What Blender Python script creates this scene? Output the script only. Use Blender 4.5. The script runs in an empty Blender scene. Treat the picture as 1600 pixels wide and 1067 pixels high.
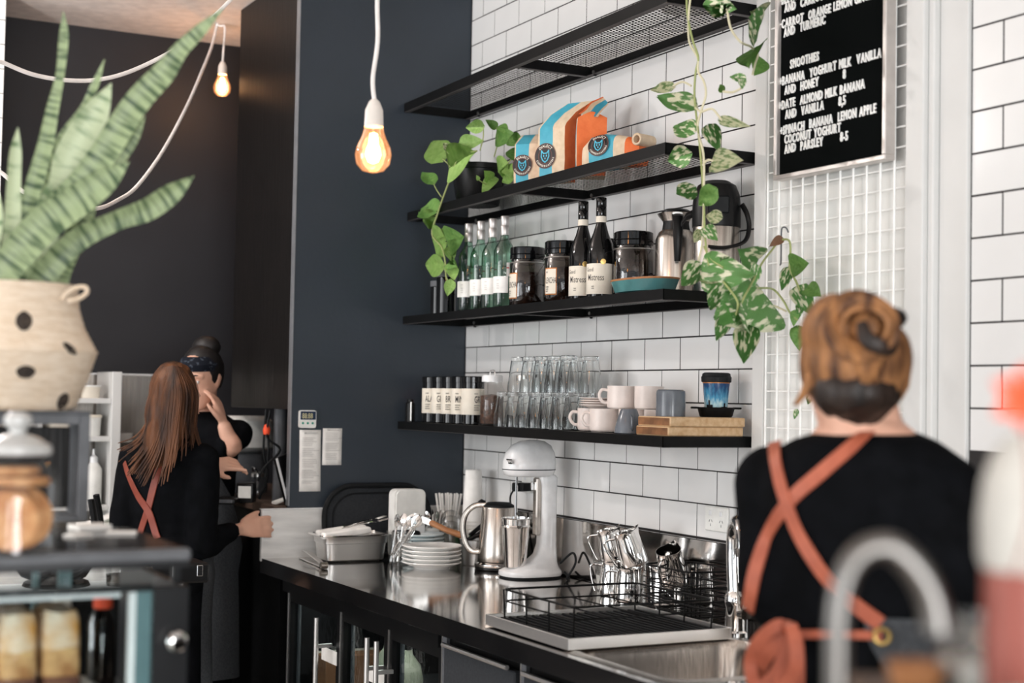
import bpy, bmesh, math, random
from mathutils import Vector as V, Matrix as M, noise as mnoise
from mathutils.bvhtree import BVHTree
rnd = random.Random(7)
S = bpy.context.scene
COL = S.collection
PI = math.pi

# ---------------------------------------------------------------- camera
CAM = V((5.320976, -2.596409, 1.505034))
RIGHT = V((0.4666969, 0.8842320, 0.0181037))
DOWN = V((-0.0248148, 0.0335533, -0.9991288))
FWD = V((-0.8840691, 0.4658411, 0.0376013))
FPX = 2341.5
cd = bpy.data.cameras.new('camera'); co = bpy.data.objects.new('camera', cd); COL.objects.link(co)
rot = M((RIGHT, -DOWN, -FWD)).transposed()
co.matrix_world = M.Translation(CAM) @ rot.to_4x4()
cd.sensor_width = 36; cd.lens = FPX / 1600 * 36; cd.clip_start = .05
cd.dof.use_dof = True; cd.dof.focus_distance = 4.6; cd.dof.aperture_fstop = 2.4
S.camera = co

# ---------------------------------------------------------------- world, lights, exposure
S.view_settings.view_transform = 'Standard'; S.view_settings.look = 'None'
S.view_settings.exposure = -0.02; S.view_settings.gamma = 1; S.view_settings.use_curve_mapping = False
W = bpy.data.worlds.new('daylight'); S.world = W; W.use_nodes = True
bg = W.node_tree.nodes['Background']; bg.inputs[0].default_value = (.90, .95, 1, 1); bg.inputs[1].default_value = 1.0
def area(name, loc, target, sx, sy, power, col=(1, .97, .93)):
    l = bpy.data.lights.new(name, 'AREA'); l.shape = 'RECTANGLE'; l.size = sx; l.size_y = sy; l.energy = power; l.color = col
    o = bpy.data.objects.new(name, l); COL.objects.link(o); o.location = loc
    o.rotation_euler = (V(target) - V(loc)).to_track_quat('-Z', 'Y').to_euler(); return o
# shop-front windows behind the camera and along the street side
area('window_light_front', (9.2, -2.75, 1.15), (0, -.6, 1.05), 1.8, 1.9, 195, (.97, .99, 1))
area('window_light_front', (9.2, -5.2, 1.15), (0, -1.8, 1.1), 1.6, 1.9, 60, (.97, .99, 1))
area('window_light_side', (3.4, -7.0, 1.5), (1.8, 0, 1.1), 2.0, 2.3, 50, (.98, .99, 1))
area('window_light_side', (1.0, -7.0, 1.5), (.8, 0, 1.1), 2.0, 2.3, 105, (.98, .99, 1))
# unseen fill lamp, added to brighten the ceiling at the left
for bx, by in ((.0, -2.35),):
    l = bpy.data.lights.new('ceiling_fill', 'POINT'); l.energy = 50; l.color = (1, .95, .92); l.shadow_soft_size = .05
    o = bpy.data.objects.new('ceiling_fill', l); COL.objects.link(o); o.location = (bx, by, 2.80)

# ---------------------------------------------------------------- small helpers
def lin(c):
    def g(x):
        x /= 255
        return x / 12.92 if x <= .04045 else ((x + .055) / 1.055) ** 2.4
    return (g(c[0]), g(c[1]), g(c[2]), 1)
def mat(name, c, rough=.5, metal=0, c2=None, scale=20, bump=0, bscale=None, stretch=None, spec=.5, detail=3, lo=.35, hi=.65, trans=0, coat=0, emit=None, ior=1.45, coord='Object'):
    m = bpy.data.materials.new(name); m.use_nodes = True
    n = m.node_tree.nodes; k = m.node_tree.links; p = n['Principled BSDF']
    p.inputs['Base Color'].default_value = lin(c); p.inputs['Roughness'].default_value = rough
    p.inputs['Metallic'].default_value = metal; p.inputs['Specular IOR Level'].default_value = spec
    p.inputs['Transmission Weight'].default_value = trans; p.inputs['Coat Weight'].default_value = coat; p.inputs['IOR'].default_value = ior
    if emit: p.inputs['Emission Color'].default_value = lin(emit[0]); p.inputs['Emission Strength'].default_value = emit[1]
    tc = n.new('ShaderNodeTexCoord'); mp = n.new('ShaderNodeMapping'); k.new(tc.outputs[coord], mp.inputs['Vector'])
    if stretch: mp.inputs['Scale'].default_value = stretch
    nz = n.new('ShaderNodeTexNoise'); nz.inputs['Scale'].default_value = scale; nz.inputs['Detail'].default_value = detail
    k.new(mp.outputs['Vector'], nz.inputs['Vector'])
    if c2 is None: c2 = tuple(min(255, v * 1.06 + 1) for v in c)
    r = n.new('ShaderNodeValToRGB'); r.color_ramp.elements[0].position = lo; r.color_ramp.elements[1].position = hi
    r.color_ramp.elements[0].color = lin(c); r.color_ramp.elements[1].color = lin(c2)
    k.new(nz.outputs['Fac'], r.inputs['Fac']); k.new(r.outputs['Color'], p.inputs['Base Color'])
    if bump:
        nb = n.new('ShaderNodeTexNoise'); nb.inputs['Scale'].default_value = bscale or scale; nb.inputs['Detail'].default_value = detail
        k.new(mp.outputs['Vector'], nb.inputs['Vector'])
        b = n.new('ShaderNodeBump'); b.inputs['Strength'].default_value = bump; b.inputs['Distance'].default_value = .01
        k.new(nb.outputs['Fac'], b.inputs['Height']); k.new(b.outputs['Normal'], p.inputs['Normal'])
    return m
def glassmat(name, tint=(.93, .95, .95), edge=.35, rough=.02, dark=(.35, .37, .37), hi=.55):
    """thin clear glass: see-through in the middle, mirror-like and denser towards grazing angles"""
    m = bpy.data.materials.new(name); m.use_nodes = True
    n = m.node_tree.nodes; k = m.node_tree.links; n.clear()
    out = n.new('ShaderNodeOutputMaterial'); lw = n.new('ShaderNodeLayerWeight'); lw.inputs['Blend'].default_value = edge
    nz = n.new('ShaderNodeTexNoise'); nz.inputs['Scale'].default_value = 30; tc = n.new('ShaderNodeTexCoord'); k.new(tc.outputs['Object'], nz.inputs['Vector'])
    bp = n.new('ShaderNodeBump'); bp.inputs['Strength'].default_value = .12; bp.inputs['Distance'].default_value = .01; k.new(nz.outputs['Fac'], bp.inputs['Height'])
    t = n.new('ShaderNodeBsdfTransparent'); mx = n.new('ShaderNodeMix'); mx.data_type = 'RGBA'
    mx.inputs[6].default_value = (*tint, 1); mx.inputs[7].default_value = (*dark, 1)
    k.new(lw.outputs['Facing'], mx.inputs[0]); k.new(mx.outputs[2], t.inputs['Color'])
    g = n.new('ShaderNodeBsdfGlossy'); g.inputs['Roughness'].default_value = rough; k.new(bp.outputs['Normal'], g.inputs['Normal'])
    mr = n.new('ShaderNodeMapRange'); mr.inputs['To Min'].default_value = .05; mr.inputs['To Max'].default_value = hi
    k.new(lw.outputs['Facing'], mr.inputs['Value'])
    s = n.new('ShaderNodeMixShader'); k.new(mr.outputs['Result'], s.inputs['Fac'])
    k.new(t.outputs[0], s.inputs[1]); k.new(g.outputs[0], s.inputs[2]); k.new(s.outputs[0], out.inputs['Surface'])
    return m

MT = {}
def D(key, *a, **k): MT[key] = mat(key, *a, **k)
D('tile', (226, 226, 225), .16, c2=(232, 232, 231), scale=3, bump=.03, bscale=9, spec=.5)
D('grout', (38, 36, 36), .9)
D('navy', (46, 54, 62), .36, c2=(49, 57, 66), scale=4, bump=.05, bscale=60)
D('black_wood', (24, 20, 19), .42, c2=(12, 11, 11), scale=6, stretch=(22, 22, 1), bump=.12, spec=.25)
D('dark_wall', (35, 35, 39), .55, c2=(40, 40, 44), scale=3)
D('ceiling', (240, 230, 224), .9)
D('floor', (206, 199, 192), .6, c2=(194, 187, 180), scale=5)
D('white_paint', (214, 214, 212), .45, c2=(209, 209, 207), scale=6)
D('off_white_board', (232, 232, 229), .6, c2=(226, 226, 223), scale=5)
D('edge_trim', (150, 152, 156), .35, metal=.6)
D('black_metal', (11, 12, 12), .42, c2=(17, 17, 18), scale=40, spec=.16)
D('sheet_black', (12, 11, 11), .6, c2=(17, 16, 16), scale=40, spec=.06)
D('shelf_flange', (62, 58, 58), .5, c2=(74, 70, 70), scale=30)
D('steel', (226, 224, 221), .36, 1, c2=(212, 210, 208), scale=60, stretch=(1, 30, 30), bump=.02)
D('bench_steel', (206, 203, 200), .09, 1, c2=(192, 189, 186), scale=2.5, bump=.012, bscale=3)
D('upstand_steel', (240, 240, 238), .34, .2, c2=(216, 216, 214), scale=5, stretch=(1, 1, 6), bump=.02)
D('chrome', (225, 223, 221), .07, 1)
D('brushed', (205, 198, 190), .26, 1, c2=(180, 172, 165), scale=14, stretch=(12, 12, .4))
D('white_enamel', (232, 233, 234), .16, coat=.3)
D('white_ceramic', (236, 235, 232), .18)
D('blue_white_ceramic', (214, 224, 226), .18)
D('pink_ceramic', (222, 211, 205), .35)
D('slate_ceramic', (92, 97, 104), .2, c2=(110, 116, 124), scale=12)
D('teal_ceramic', (86, 140, 140), .25, c2=(70, 116, 118), scale=14)
D('black_plastic', (13, 13, 14), .35, spec=.3)
D('silver_matte', (196, 192, 190), .42, .85)
D('black_rubber', (18, 20, 22), .6, c2=(24, 26, 28), scale=60, spec=.25)
D('tray_fabric', (36, 39, 43), .85, c2=(44, 47, 51), scale=120)
D('white_plastic', (228, 228, 224), .4)
D('paper', (238, 236, 232), .8)
D('cream_paper', (226, 218, 203), .8, c2=(231, 224, 210), scale=30)
D('copper_edge', (176, 112, 58), .4, .3)
D('kraft', (214, 190, 160), .8, c2=(226, 204, 177), scale=50, bump=.25, bscale=30)
D('bag_blue', (64, 160, 184), .5, c2=(76, 172, 194), scale=30, bump=.3, bscale=30)
D('bag_orange', (226, 108, 50), .6, c2=(236, 122, 62), scale=30, bump=.3, bscale=30)
D('logo_black', (26, 22, 22), .5)
D('logo_brown', (92, 50, 42), .5)
D('logo_cream', (236, 226, 212), .6)
D('logo_blue', (70, 176, 204), .5)
D('ink', (52, 48, 46), .8)
D('faint_ink', (176, 174, 172), .8)
D('letter_white', (240, 240, 238), .5)
D('felt', (8, 11, 11), .95, c2=(12, 14, 14), scale=200, stretch=(1, 1, 20), spec=.05)
D('silver_frame', (206, 200, 196), .4, .6)
D('leaf', (146, 188, 98), .42, c2=(172, 206, 122), scale=9, bump=.12, bscale=24)
D('leaf_dark', (106, 154, 76), .45, c2=(132, 174, 94), scale=9, bump=.12, bscale=24)
D('leaf_variegated', (98, 150, 80), .42, c2=(232, 232, 206), scale=3.4, stretch=(.8, 3.0, 1), lo=.52, hi=.58, bump=.12, bscale=24)
D('leaf_pale', (206, 208, 172), .45, c2=(120, 150, 92), scale=5, stretch=(.8, 3.2, 1), lo=.48, hi=.58, bump=.12)
D('stem', (150, 160, 104), .5)
D('stem_pale', (205, 200, 170), .5)
D('stem_brown', (142, 108, 84), .6)
D('snake_leaf', (152, 168, 126), .45, c2=(62, 84, 54), scale=9, stretch=(1.2, 9, 1), lo=.47, hi=.62, bump=.08, detail=6, coord='UV')
D('snake_pale', (190, 202, 166), .45, c2=(112, 136, 98), scale=9, stretch=(1.6, 6, 1), lo=.5, hi=.66, bump=.08, detail=6, coord='UV')
D('basket_weave', (240, 222, 200), .85, c2=(226, 204, 178), scale=26, stretch=(1, 1, 5), bump=.5, bscale=70)
D('basket_dark', (44, 38, 34), .85, c2=(66, 56, 48), scale=80, bump=.5)
D('wood_board', (216, 186, 148), .5, c2=(188, 150, 108), scale=5, stretch=(1.5, 14, 14), lo=.3, hi=.7)
D('wood_end', (150, 104, 66), .6, c2=(108, 72, 44), scale=22)
D('wood_handle', (178, 124, 80), .5, c2=(152, 100, 62), scale=20, stretch=(1, 8, 8))
D('counter_wood', (92, 74, 62), .5, c2=(72, 56, 47), scale=6, stretch=(1, 10, 10))
D('red', (190, 24, 30), .3)
D('cookie', (206, 158, 112), .85, c2=(178, 122, 78), scale=30, bump=.6, bscale=50)
D('cake', (226, 186, 130), .85, c2=(166, 118, 74), scale=26, bump=.7, bscale=40)
D('cake_top', (236, 222, 200), .85, c2=(206, 150, 80), scale=18, bump=.6, bscale=40)
D('cake_crust', (128, 84, 62), .8, c2=(92, 58, 46), scale=30, bump=.7, bscale=40)
D('marble', (228, 220, 206), .4, c2=(200, 192, 180), scale=8)
D('skin', (226, 178, 154), .5, c2=(218, 166, 142), scale=14)
D('black_cloth', (11, 12, 14), .9, c2=(16, 17, 20), scale=26, bump=.3, bscale=18, spec=.06)
D('denim', (84, 87, 91), .9, c2=(102, 105, 109), scale=160, bump=.2)
D('tan_leather', (182, 98, 72), .5, c2=(166, 86, 62), scale=30, bump=.1)
D('red_leather', (140, 66, 48), .5, c2=(126, 56, 42), scale=30)
D('hair_blonde', (166, 116, 74), .5, spec=.3, c2=(72, 46, 32), scale=7, stretch=(6, 6, 1.4), lo=.38, hi=.67, bump=.4, bscale=26)
D('hair_dark', (24, 18, 15), .5, c2=(46, 33, 26), scale=8, stretch=(4, 4, 1), bump=.3)
D('hair_brown', (104, 66, 42), .5, c2=(44, 28, 20), spec=.25, scale=6, stretch=(4, 4, .6), lo=.35, hi=.65, bump=.3, bscale=22)
D('hair_black', (22, 19, 19), .5)
D('headband', (28, 34, 48), .8, c2=(96, 106, 120), scale=70, lo=.56, hi=.66)
D('white_cable', (230, 224, 220), .5)
D('lamp_white', (222, 214, 206), .4)
D('rack_grey', (96, 98, 102), .5, c2=(84, 86, 90), scale=20)
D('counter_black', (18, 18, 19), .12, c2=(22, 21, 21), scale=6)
D('case_black', (20, 21, 23), .3)
D('teal_metal', (96, 124, 128), .4)
D('milk_green', (176, 180, 158), .45, c2=(186, 190, 168), scale=8)
D('box_brown', (150, 104, 72), .7)
D('terracotta', (150, 84, 72), .5, c2=(128, 66, 58), scale=6)
D('cream_glaze', (180, 177, 170), .6)
D('near_steel', (118, 115, 112), .34, 1)
D('frosted', (184, 184, 182), .25)
D('orange_petal', (236, 84, 48), .6)
D('mint', (132, 176, 152), .5)
D('green_paper', (76, 150, 96), .6)
D('lcd', (28, 44, 70), .2)
D('lcd_digit', (196, 190, 150), .5)
D('teal_dot', (40, 140, 120), .5)
D('eye_white', (236, 232, 228), .3)
D('lips', (176, 96, 88), .5)
D('coffee_beans', (46, 30, 22), .6, c2=(88, 58, 40), scale=90, bump=.6)
D('gold', (196, 164, 100), .3, .8)
D('reactive_blue', (44, 104, 150), .25, c2=(186, 218, 226), scale=26, stretch=(1, 1, .35), lo=.38, hi=.62)
D('wire_white', (240, 240, 238), .4)
D('filament', (255, 190, 110), .5, emit=((255, 176, 92), 60))
MT['glass'] = glassmat('glass', (.99, .995, .995), .22, .02, (.90, .92, .92), hi=.17)
MT['tumbler_glass'] = mat('tumbler_glass', (250, 252, 252), .0, trans=1.0, c2=(250, 252, 252), ior=1.38)
MT['clear_plastic'] = glassmat('clear_plastic', (.95, .95, .94), .3, .12, (.6, .6, .6))
MT['green_glass'] = glassmat('green_glass', (.62, .80, .70), .3, .02, (.10, .26, .20))
MT['pane_glass'] = glassmat('pane_glass', (.95, .98, .98), .15, .01, (.7, .8, .8))
MT['fridge_glass'] = glassmat('fridge_glass', (.84, .88, .88), .12, .01, (.4, .46, .46), hi=.35)
MT['smoky_glass'] = glassmat('smoky_glass', (.36, .31, .28), .3, .02, (.04, .03, .03), hi=.75)
MT['bulb_glass'] = glassmat('bulb_glass', (1, .86, .70), .3, .02, (.95, .6, .36))
def glow(m, c, s):
    n = m.node_tree.nodes; k = m.node_tree.links; out = [x for x in n if x.type == 'OUTPUT_MATERIAL'][0]; src = out.inputs['Surface'].links[0].from_socket
    e = n.new('ShaderNodeEmission'); e.inputs['Color'].default_value = lin(c); e.inputs['Strength'].default_value = s
    a = n.new('ShaderNodeAddShader'); k.new(src, a.inputs[0]); k.new(e.outputs[0], a.inputs[1]); k.new(a.outputs[0], out.inputs['Surface'])
glow(MT['bulb_glass'], (255, 172, 108), .42)
m = MT['reactive_blue']; n = m.node_tree.nodes; k = m.node_tree.links   # glaze runs from deep blue at the rim to pale at the foot
tc = [x for x in n if x.type == 'TEX_COORD'][0]; rp = [x for x in n if x.type == 'VALTORGB'][0]; nz = [x for x in n if x.type == 'TEX_NOISE'][0]; nz.inputs['Scale'].default_value = 110
sx_ = n.new('ShaderNodeSeparateXYZ'); k.new(tc.outputs['Object'], sx_.inputs[0])
ma = n.new('ShaderNodeMath'); ma.operation = 'MULTIPLY_ADD'; ma.inputs[1].default_value = 11.5; ma.inputs[2].default_value = -.45; k.new(sx_.outputs['Z'], ma.inputs[0])
mb = n.new('ShaderNodeMath'); mb.operation = 'ADD'; k.new(ma.outputs[0], mb.inputs[0]); k.new(nz.outputs['Fac'], mb.inputs[1]); k.new(mb.outputs[0], rp.inputs['Fac'])
rp.color_ramp.elements[0].position = .25; rp.color_ramp.elements[0].color = lin((196, 222, 222)); rp.color_ramp.elements[1].position = 1.0; rp.color_ramp.elements[1].color = lin((18, 60, 104))
el = rp.color_ramp.elements.new(.62); el.color = lin((70, 142, 178))
for nm, c, r in (('dark_bottle', (10, 10, 11), .06),): D(nm, c, r)

def at(px, py, Y=None, X=None, Z=None, d=None):
    """point of the room seen at a place of the photograph, on a plane of the room or at a depth"""
    v = FWD + RIGHT * ((px - 800) / FPX) + DOWN * ((py - 533.5) / FPX)
    if d is not None: return CAM + v * d
    t = (Y - CAM.y) / v.y if Y is not None else (X - CAM.x) / v.x if X is not None else (Z - CAM.z) / v.z
    return CAM + v * t

def empty(name, loc=(0, 0, 0), rz=0):
    o = bpy.data.objects.new(name, None); COL.objects.link(o); o.location = loc; o.rotation_euler = (0, 0, rz); o.empty_display_size = .05
    return o
def tag(o, label, cat, group=None):
    o['label'] = label; o['category'] = cat
    if group: o['group'] = group
    return o
def thing(name, label, cat, loc=(0, 0, 0), rz=0, group=None): return tag(empty(name, loc, rz), label, cat, group)
def obj(name, bm, m, parent=None, smooth=True, world=False, ang=35, kind=None, recalc=True):
    if recalc: bmesh.ops.recalc_face_normals(bm, faces=bm.faces)
    if world and parent is not None: bmesh.ops.translate(bm, verts=bm.verts, vec=-V(parent.location))
    me = bpy.data.meshes.new(name); bm.to_mesh(me); bm.free()
    for x in (m if isinstance(m, (list, tuple)) else [m]): me.materials.append(MT[x])
    if smooth:
        me.polygons.foreach_set('use_smooth', [True] * len(me.polygons)); me.set_sharp_from_angle(angle=math.radians(ang))
    o = bpy.data.objects.new(name, me); COL.objects.link(o)
    if parent is not None: o.parent = parent
    if kind: o['kind'] = kind
    return o
def struct(name, bm, m, **k):
    o = obj(name, bm, m, **k); o['kind'] = 'structure'; return o
def link(name, me, parent=None, mtx=None):
    o = bpy.data.objects.new(name, me); COL.objects.link(o)
    if parent is not None: o.parent = parent
    if mtx is not None: o.matrix_local = mtx
    return o
def dup(root, loc, rz=0, label=None, group=None):
    r = root.copy(); COL.objects.link(r); r.location = loc; r.rotation_euler = (0, 0, rz)
    if label: r['label'] = label
    if group: r['group'] = group
    for ch in list(root.children):
        c = ch.copy(); COL.objects.link(c); c.parent = r
        for g in list(ch.children):
            d = g.copy(); COL.objects.link(d); d.parent = c
    return r
def BM(): return bmesh.new()
def box(bm, x0, x1, y0, y1, z0, z1, bev=0, mi=0, seg=1, mtx=None):
    r = bmesh.ops.create_cube(bm, size=1); vs = r['verts']
    for v in vs: v.co = V((x0 + (v.co.x + .5) * (x1 - x0), y0 + (v.co.y + .5) * (y1 - y0), z0 + (v.co.z + .5) * (z1 - z0)))
    fs = set(f for v in vs for f in v.link_faces)
    if bev:
        es = list(set(e for v in vs for e in v.link_edges))
        b = bmesh.ops.bevel(bm, geom=es, offset=bev, segments=seg, affect='EDGES', profile=.5)
        fs = set(b['faces']) | set(f for f in fs if f.is_valid); vs = list(set(v for f in fs for v in f.verts))
    for f in fs:
        if f.is_valid: f.material_index = mi
    if mtx: bmesh.ops.transform(bm, matrix=mtx, verts=vs)
    return vs
def lathe(bm, prof, n=24, c=(0, 0, 0), mi=0, mtx=None, a0=0, a1=2 * PI, sq=None):
    """revolve (r, z) profile; ends at r = 0 close"""
    full = abs(a1 - a0 - 2 * PI) < 1e-6; m = n if full else n + 1; rows = []; new = []
    for r, z in prof:
        if r < 1e-6: v = bm.verts.new((c[0], c[1], c[2] + z)); rows.append([v]); new.append(v)
        else:
            row = []
            for i in range(m):
                a = a0 + (a1 - a0) * i / n; cx, cy = math.cos(a), math.sin(a)
                if sq: e = 2 / sq[2]; cx = math.copysign(abs(cx) ** e, cx) * sq[0]; cy = math.copysign(abs(cy) ** e, cy) * sq[1]
                row.append(bm.verts.new((c[0] + r * cx, c[1] + r * cy, c[2] + z)))
            rows.append(row); new += row
    for a, b in zip(rows, rows[1:]):
        for i in range(n):
            j = (i + 1) % m
            if len(a) == 1 and len(b) == 1: continue
            q = [a[0], b[i], b[j]] if len(a) == 1 else [a[i], b[0], a[j]] if len(b) == 1 else [a[i], b[i], b[j], a[j]]
            f = bm.faces.new(q); f.material_index = mi
    if mtx: bmesh.ops.transform(bm, matrix=mtx, verts=new)
    return new
def loft(bm, rings, n=14, cap=True, mi=0, p=2.0):
    """rings of (centre, axis a, axis b): closed superellipse sections"""
    rows = []
    for c, a, b in rings:
        row = []
        for i in range(n):
            t = 2 * PI * i / n; e = 2 / p
            ca = math.copysign(abs(math.cos(t)) ** e, math.cos(t)); sa = math.copysign(abs(math.sin(t)) ** e, math.sin(t))
            row.append(bm.verts.new(V(c) + V(a) * ca + V(b) * sa))
        rows.append(row)
    for a, b in zip(rows, rows[1:]):
        for i in range(n):
            j = (i + 1) % n; f = bm.faces.new((a[i], a[j], b[j], b[i])); f.material_index = mi
    if cap:
        bm.faces.new(rows[0][::-1]).material_index = mi; bm.faces.new(rows[-1]).material_index = mi
    return rows
def tube(bm, pts, r, n=8, cap=True, mi=0, closed=False, flat=1):
    pts = [V(p) for p in pts]; k = len(pts); rs = r if isinstance(r, (list, tuple)) else [r] * k
    rings = []; up = None
    for i, p in enumerate(pts):
        t = (pts[(i + 1) % k] - pts[i - 1]) if closed else (pts[min(i + 1, k - 1)] - pts[max(i - 1, 0)])
        t.normalize()
        if up is None: up = t.orthogonal().normalized()
        a = (up - t * up.dot(t)); a = a.normalized() if a.length > 1e-6 else t.orthogonal().normalized(); up = a
        rings.append((p, a * rs[i], t.cross(a) * rs[i] * flat))
    rows = loft(bm, rings, n, cap and not closed, mi)
    if closed:
        a, b = rows[-1], rows[0]
        off = min(range(n), key=lambda o: (a[0].co - b[o].co).length)
        for i in range(n): bm.faces.new((a[i], a[(i + 1) % n], b[(i + 1 + off) % n], b[(i + off) % n])).material_index = mi
def spline(pts, m=6):
    """Catmull-Rom through points"""
    P = [V(p) for p in pts]; out = []
    for i in range(len(P) - 1):
        a = P[max(i - 1, 0)]; b = P[i]; c = P[i + 1]; d = P[min(i + 2, len(P) - 1)]
        for j in range(m):
            t = j / m
            out.append(.5 * ((2 * b) + (c - a) * t + (2 * a - 5 * b + 4 * c - d) * t * t + (3 * b - a - 3 * c + d) * t ** 3))
    out.append(P[-1]); return out
def prism(bm, poly, z0, z1, mtx=None, mi=0):
    a = [bm.verts.new((x, y, z0)) for x, y in poly]; b = [bm.verts.new((x, y, z1)) for x, y in poly]; n = len(poly)
    fs = [bm.faces.new(a[::-1]), bm.faces.new(b)] + [bm.faces.new((a[i], a[(i + 1) % n], b[(i + 1) % n], b[i])) for i in range(n)]
    for f in fs: f.material_index = mi
    if mtx: bmesh.ops.transform(bm, matrix=mtx, verts=a + b)
def rrect(w, h, r, k=5):
    out = []
    for cx, cy, a in ((w / 2 - r, h / 2 - r, 0), (-w / 2 + r, h / 2 - r, 90), (-w / 2 + r, -h / 2 + r, 180), (w / 2 - r, -h / 2 + r, 270)):
        for i in range(k + 1):
            t = math.radians(a + 90 * i / k); out.append((cx + r * math.cos(t), cy + r * math.sin(t)))
    return out
def frame(o, x, z):
    """matrix with x axis, z axis (made square) and origin"""
    x = V(x).normalized(); z = V(z); z = (z - x * z.dot(x)).normalized(); y = z.cross(x)
    m = M((x, y, z)).transposed().to_4x4(); m.translation = V(o); return m
_glyph = {}
def glyph(s, bold=0, ext=0):
    key = (s, bold, ext)
    if key not in _glyph:
        c = bpy.data.curves.new('t', 'FONT'); c.body = s; c.size = 1; c.offset = bold; c.extrude = ext; c.resolution_u = 2
        o = bpy.data.objects.new('t', c); COL.objects.link(o); dg = bpy.context.evaluated_depsgraph_get()
        me = bpy.data.meshes.new_from_object(o.evaluated_get(dg)); bpy.data.objects.remove(o); bpy.data.curves.remove(c)
        xs = [v.co.x for v in me.vertices] or [0]
        _glyph[key] = (me, min(xs), max(xs))
    return _glyph[key]
def text(bm, s, f, bold=0, ext=0):
    """add lettering; f maps (x, y, z) of unit-size text to a point"""
    me, a, b = glyph(s, bold, ext); vs = [bm.verts.new(f(v.co.x, v.co.y, v.co.z)) for v in me.vertices]
    for p in me.polygons:
        try: bm.faces.new([vs[i] for i in p.vertices])
        except ValueError: pass
    return b
def baked(o):
    dg = bpy.context.evaluated_depsgraph_get(); me = bpy.data.meshes.new_from_object(o.evaluated_get(dg))
    old = o.data; o.modifiers.clear(); o.data = me; bpy.data.meshes.remove(old)
    me.polygons.foreach_set('use_smooth', [True] * len(me.polygons)); return o
def remesh(o, size, smooth=4):
    r = o.modifiers.new('r', 'REMESH'); r.mode = 'VOXEL'; r.voxel_size = size; r.use_smooth_shade = True
    s = o.modifiers.new('s', 'SMOOTH'); s.iterations = smooth; s.factor = .5
    return baked(o)

# ================================================================ the room
CEIL = 3.114
bm = BM(); box(bm, -1.5, 9.5, -7.2, .2, -.08, 0); struct('floor', bm, 'floor', smooth=False)
bm = BM(); box(bm, -1.5, 9.5, -7.2, .2, CEIL, CEIL + .08); struct('ceiling', bm, 'ceiling', smooth=False)
bm = BM(); box(bm, -1.5, -1.4, -7.2, .2, 0, CEIL); struct('wall_left', bm, 'dark_wall', smooth=False)

# tiled wall: every tile its own piece, grout recessed behind
wall = struct('wall_back', (lambda b: (box(b, -1.4, 9.5, .0008, .15, 0, CEIL), b)[1])(BM()), 'grout', smooth=False)
G = .0032
def tile_mesh(w, h, t=.008):
    b = BM(); box(b, G / 2, w - G / 2, 0, t, G / 2, h - G / 2)
    es = [e for e in b.edges if all(v.co.y < 1e-5 for v in e.verts)]
    bmesh.ops.bevel(b, geom=es, offset=.0012, segments=1, affect='EDGES', profile=.5)
    me = bpy.data.meshes.new('tile'); b.to_mesh(me); b.free(); me.materials.append(MT['tile'])
    return me
tmesh = {}
def tile(x0, x1, z, h=.1, par=None):
    k = (round(x1 - x0, 3), h)
    if k not in tmesh: tmesh[k] = tile_mesh(*k)
    j = lambda a: rnd.uniform(-a, a)
    o = link('tile', tmesh[k], par or wall); o.location = (x0, j(.0003), z); o.rotation_euler = (j(.0012), 0, j(.0012))
def course(i, xa, xb, off):
    z = 1.7 + i * .1; x = xa - ((xa - off) % .2)
    while x < xb - .004:
        a, b = max(x, xa), min(x + .2, xb)
        if b - a > .012: tile(a, b, z)
        x += .2
for i in range(-6, 14):
    zmax = 3.06 - .235 * 0
    course(i, 0.002, 1.9, 0 if i % 2 == 0 else .1)
panel_wall = struct('wall_right', (lambda b: (box(b, 2.7, 4.2, .0005, .0007, .0, CEIL), b)[1])(BM()), 'grout', smooth=False)
for i in range(-3, 13):
    z = 1.7 + i * .1; x = 2.706; nx = 2.805 if i % 2 == 0 else 2.905
    while x < 3.0: tile(x, nx, z, .1, panel_wall); x, nx = nx, nx + .2

# navy end panel with the tall black cupboard beside it
bm = BM(); box(bm, -.028, -.001, -.715, .0, .9, CEIL, .0015); struct('wall_end', bm, 'navy')
bm = BM(); box(bm, -.030, .0015, -.7195, -.7152, 1.09, CEIL); struct('trim_1', bm, 'edge_trim', smooth=False)
t = thing('overhead_cupboard', 'tall black stained timber cupboard reaching the ceiling beside the navy panel', 'cupboard', (-.37, -.36, 1.45))
bm = BM(); box(bm, -.735, -.031, -.70, -.003, 1.45, CEIL - .002); obj('body', bm, 'black_wood', t, world=True, smooth=False)
bm = BM(); box(bm, -.737, -.0305, -.7185, -.7005, 1.447, CEIL - .004, .001); obj('front_panel', bm, 'black_wood', t, world=True, smooth=False)
# white painted mesh bay: posts, board, flat panel
bm = BM(); box(bm, 1.902, 1.955, -.030, .02, .9, CEIL, .003); struct('trim_2', bm, 'white_paint')
bm = BM(); box(bm, 1.955, 2.53, -.004, .02, .9, CEIL); struct('trim_3', bm, 'off_white_board', smooth=False)
bm = BM(); box(bm, 2.53, 2.592, -.045, .02, .9, CEIL, .003); box(bm, 2.592, 2.612, -.03, .02, .9, CEIL, .003); struct('trim_4', bm, 'white_paint')
bm = BM(); box(bm, 2.613, 2.7045, -.012, .02, .9, CEIL, .002); struct('trim_5', bm, 'white_paint')

# left tiled pier edge
bm = BM(); box(bm, -1.2, -.99, -2.4, -1.625, 0, CEIL); pier = struct('wall_side', bm, 'grout', smooth=False)
pm, pmh = tile_mesh(.2, .1), tile_mesh(.1, .1)
for i in range(8, 31):
    for k in range(2):
        w_ = .1 if k == 0 and i % 2 else .2; yy = -1.622 - (0 if k == 0 else .1 if i % 2 else .2)
        o = link('tile', pm if w_ == .2 else pmh, pier, M.Translation((-.986, yy - w_, i * .1)) @ M.Rotation(PI / 2, 4, 'Z'))

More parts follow.
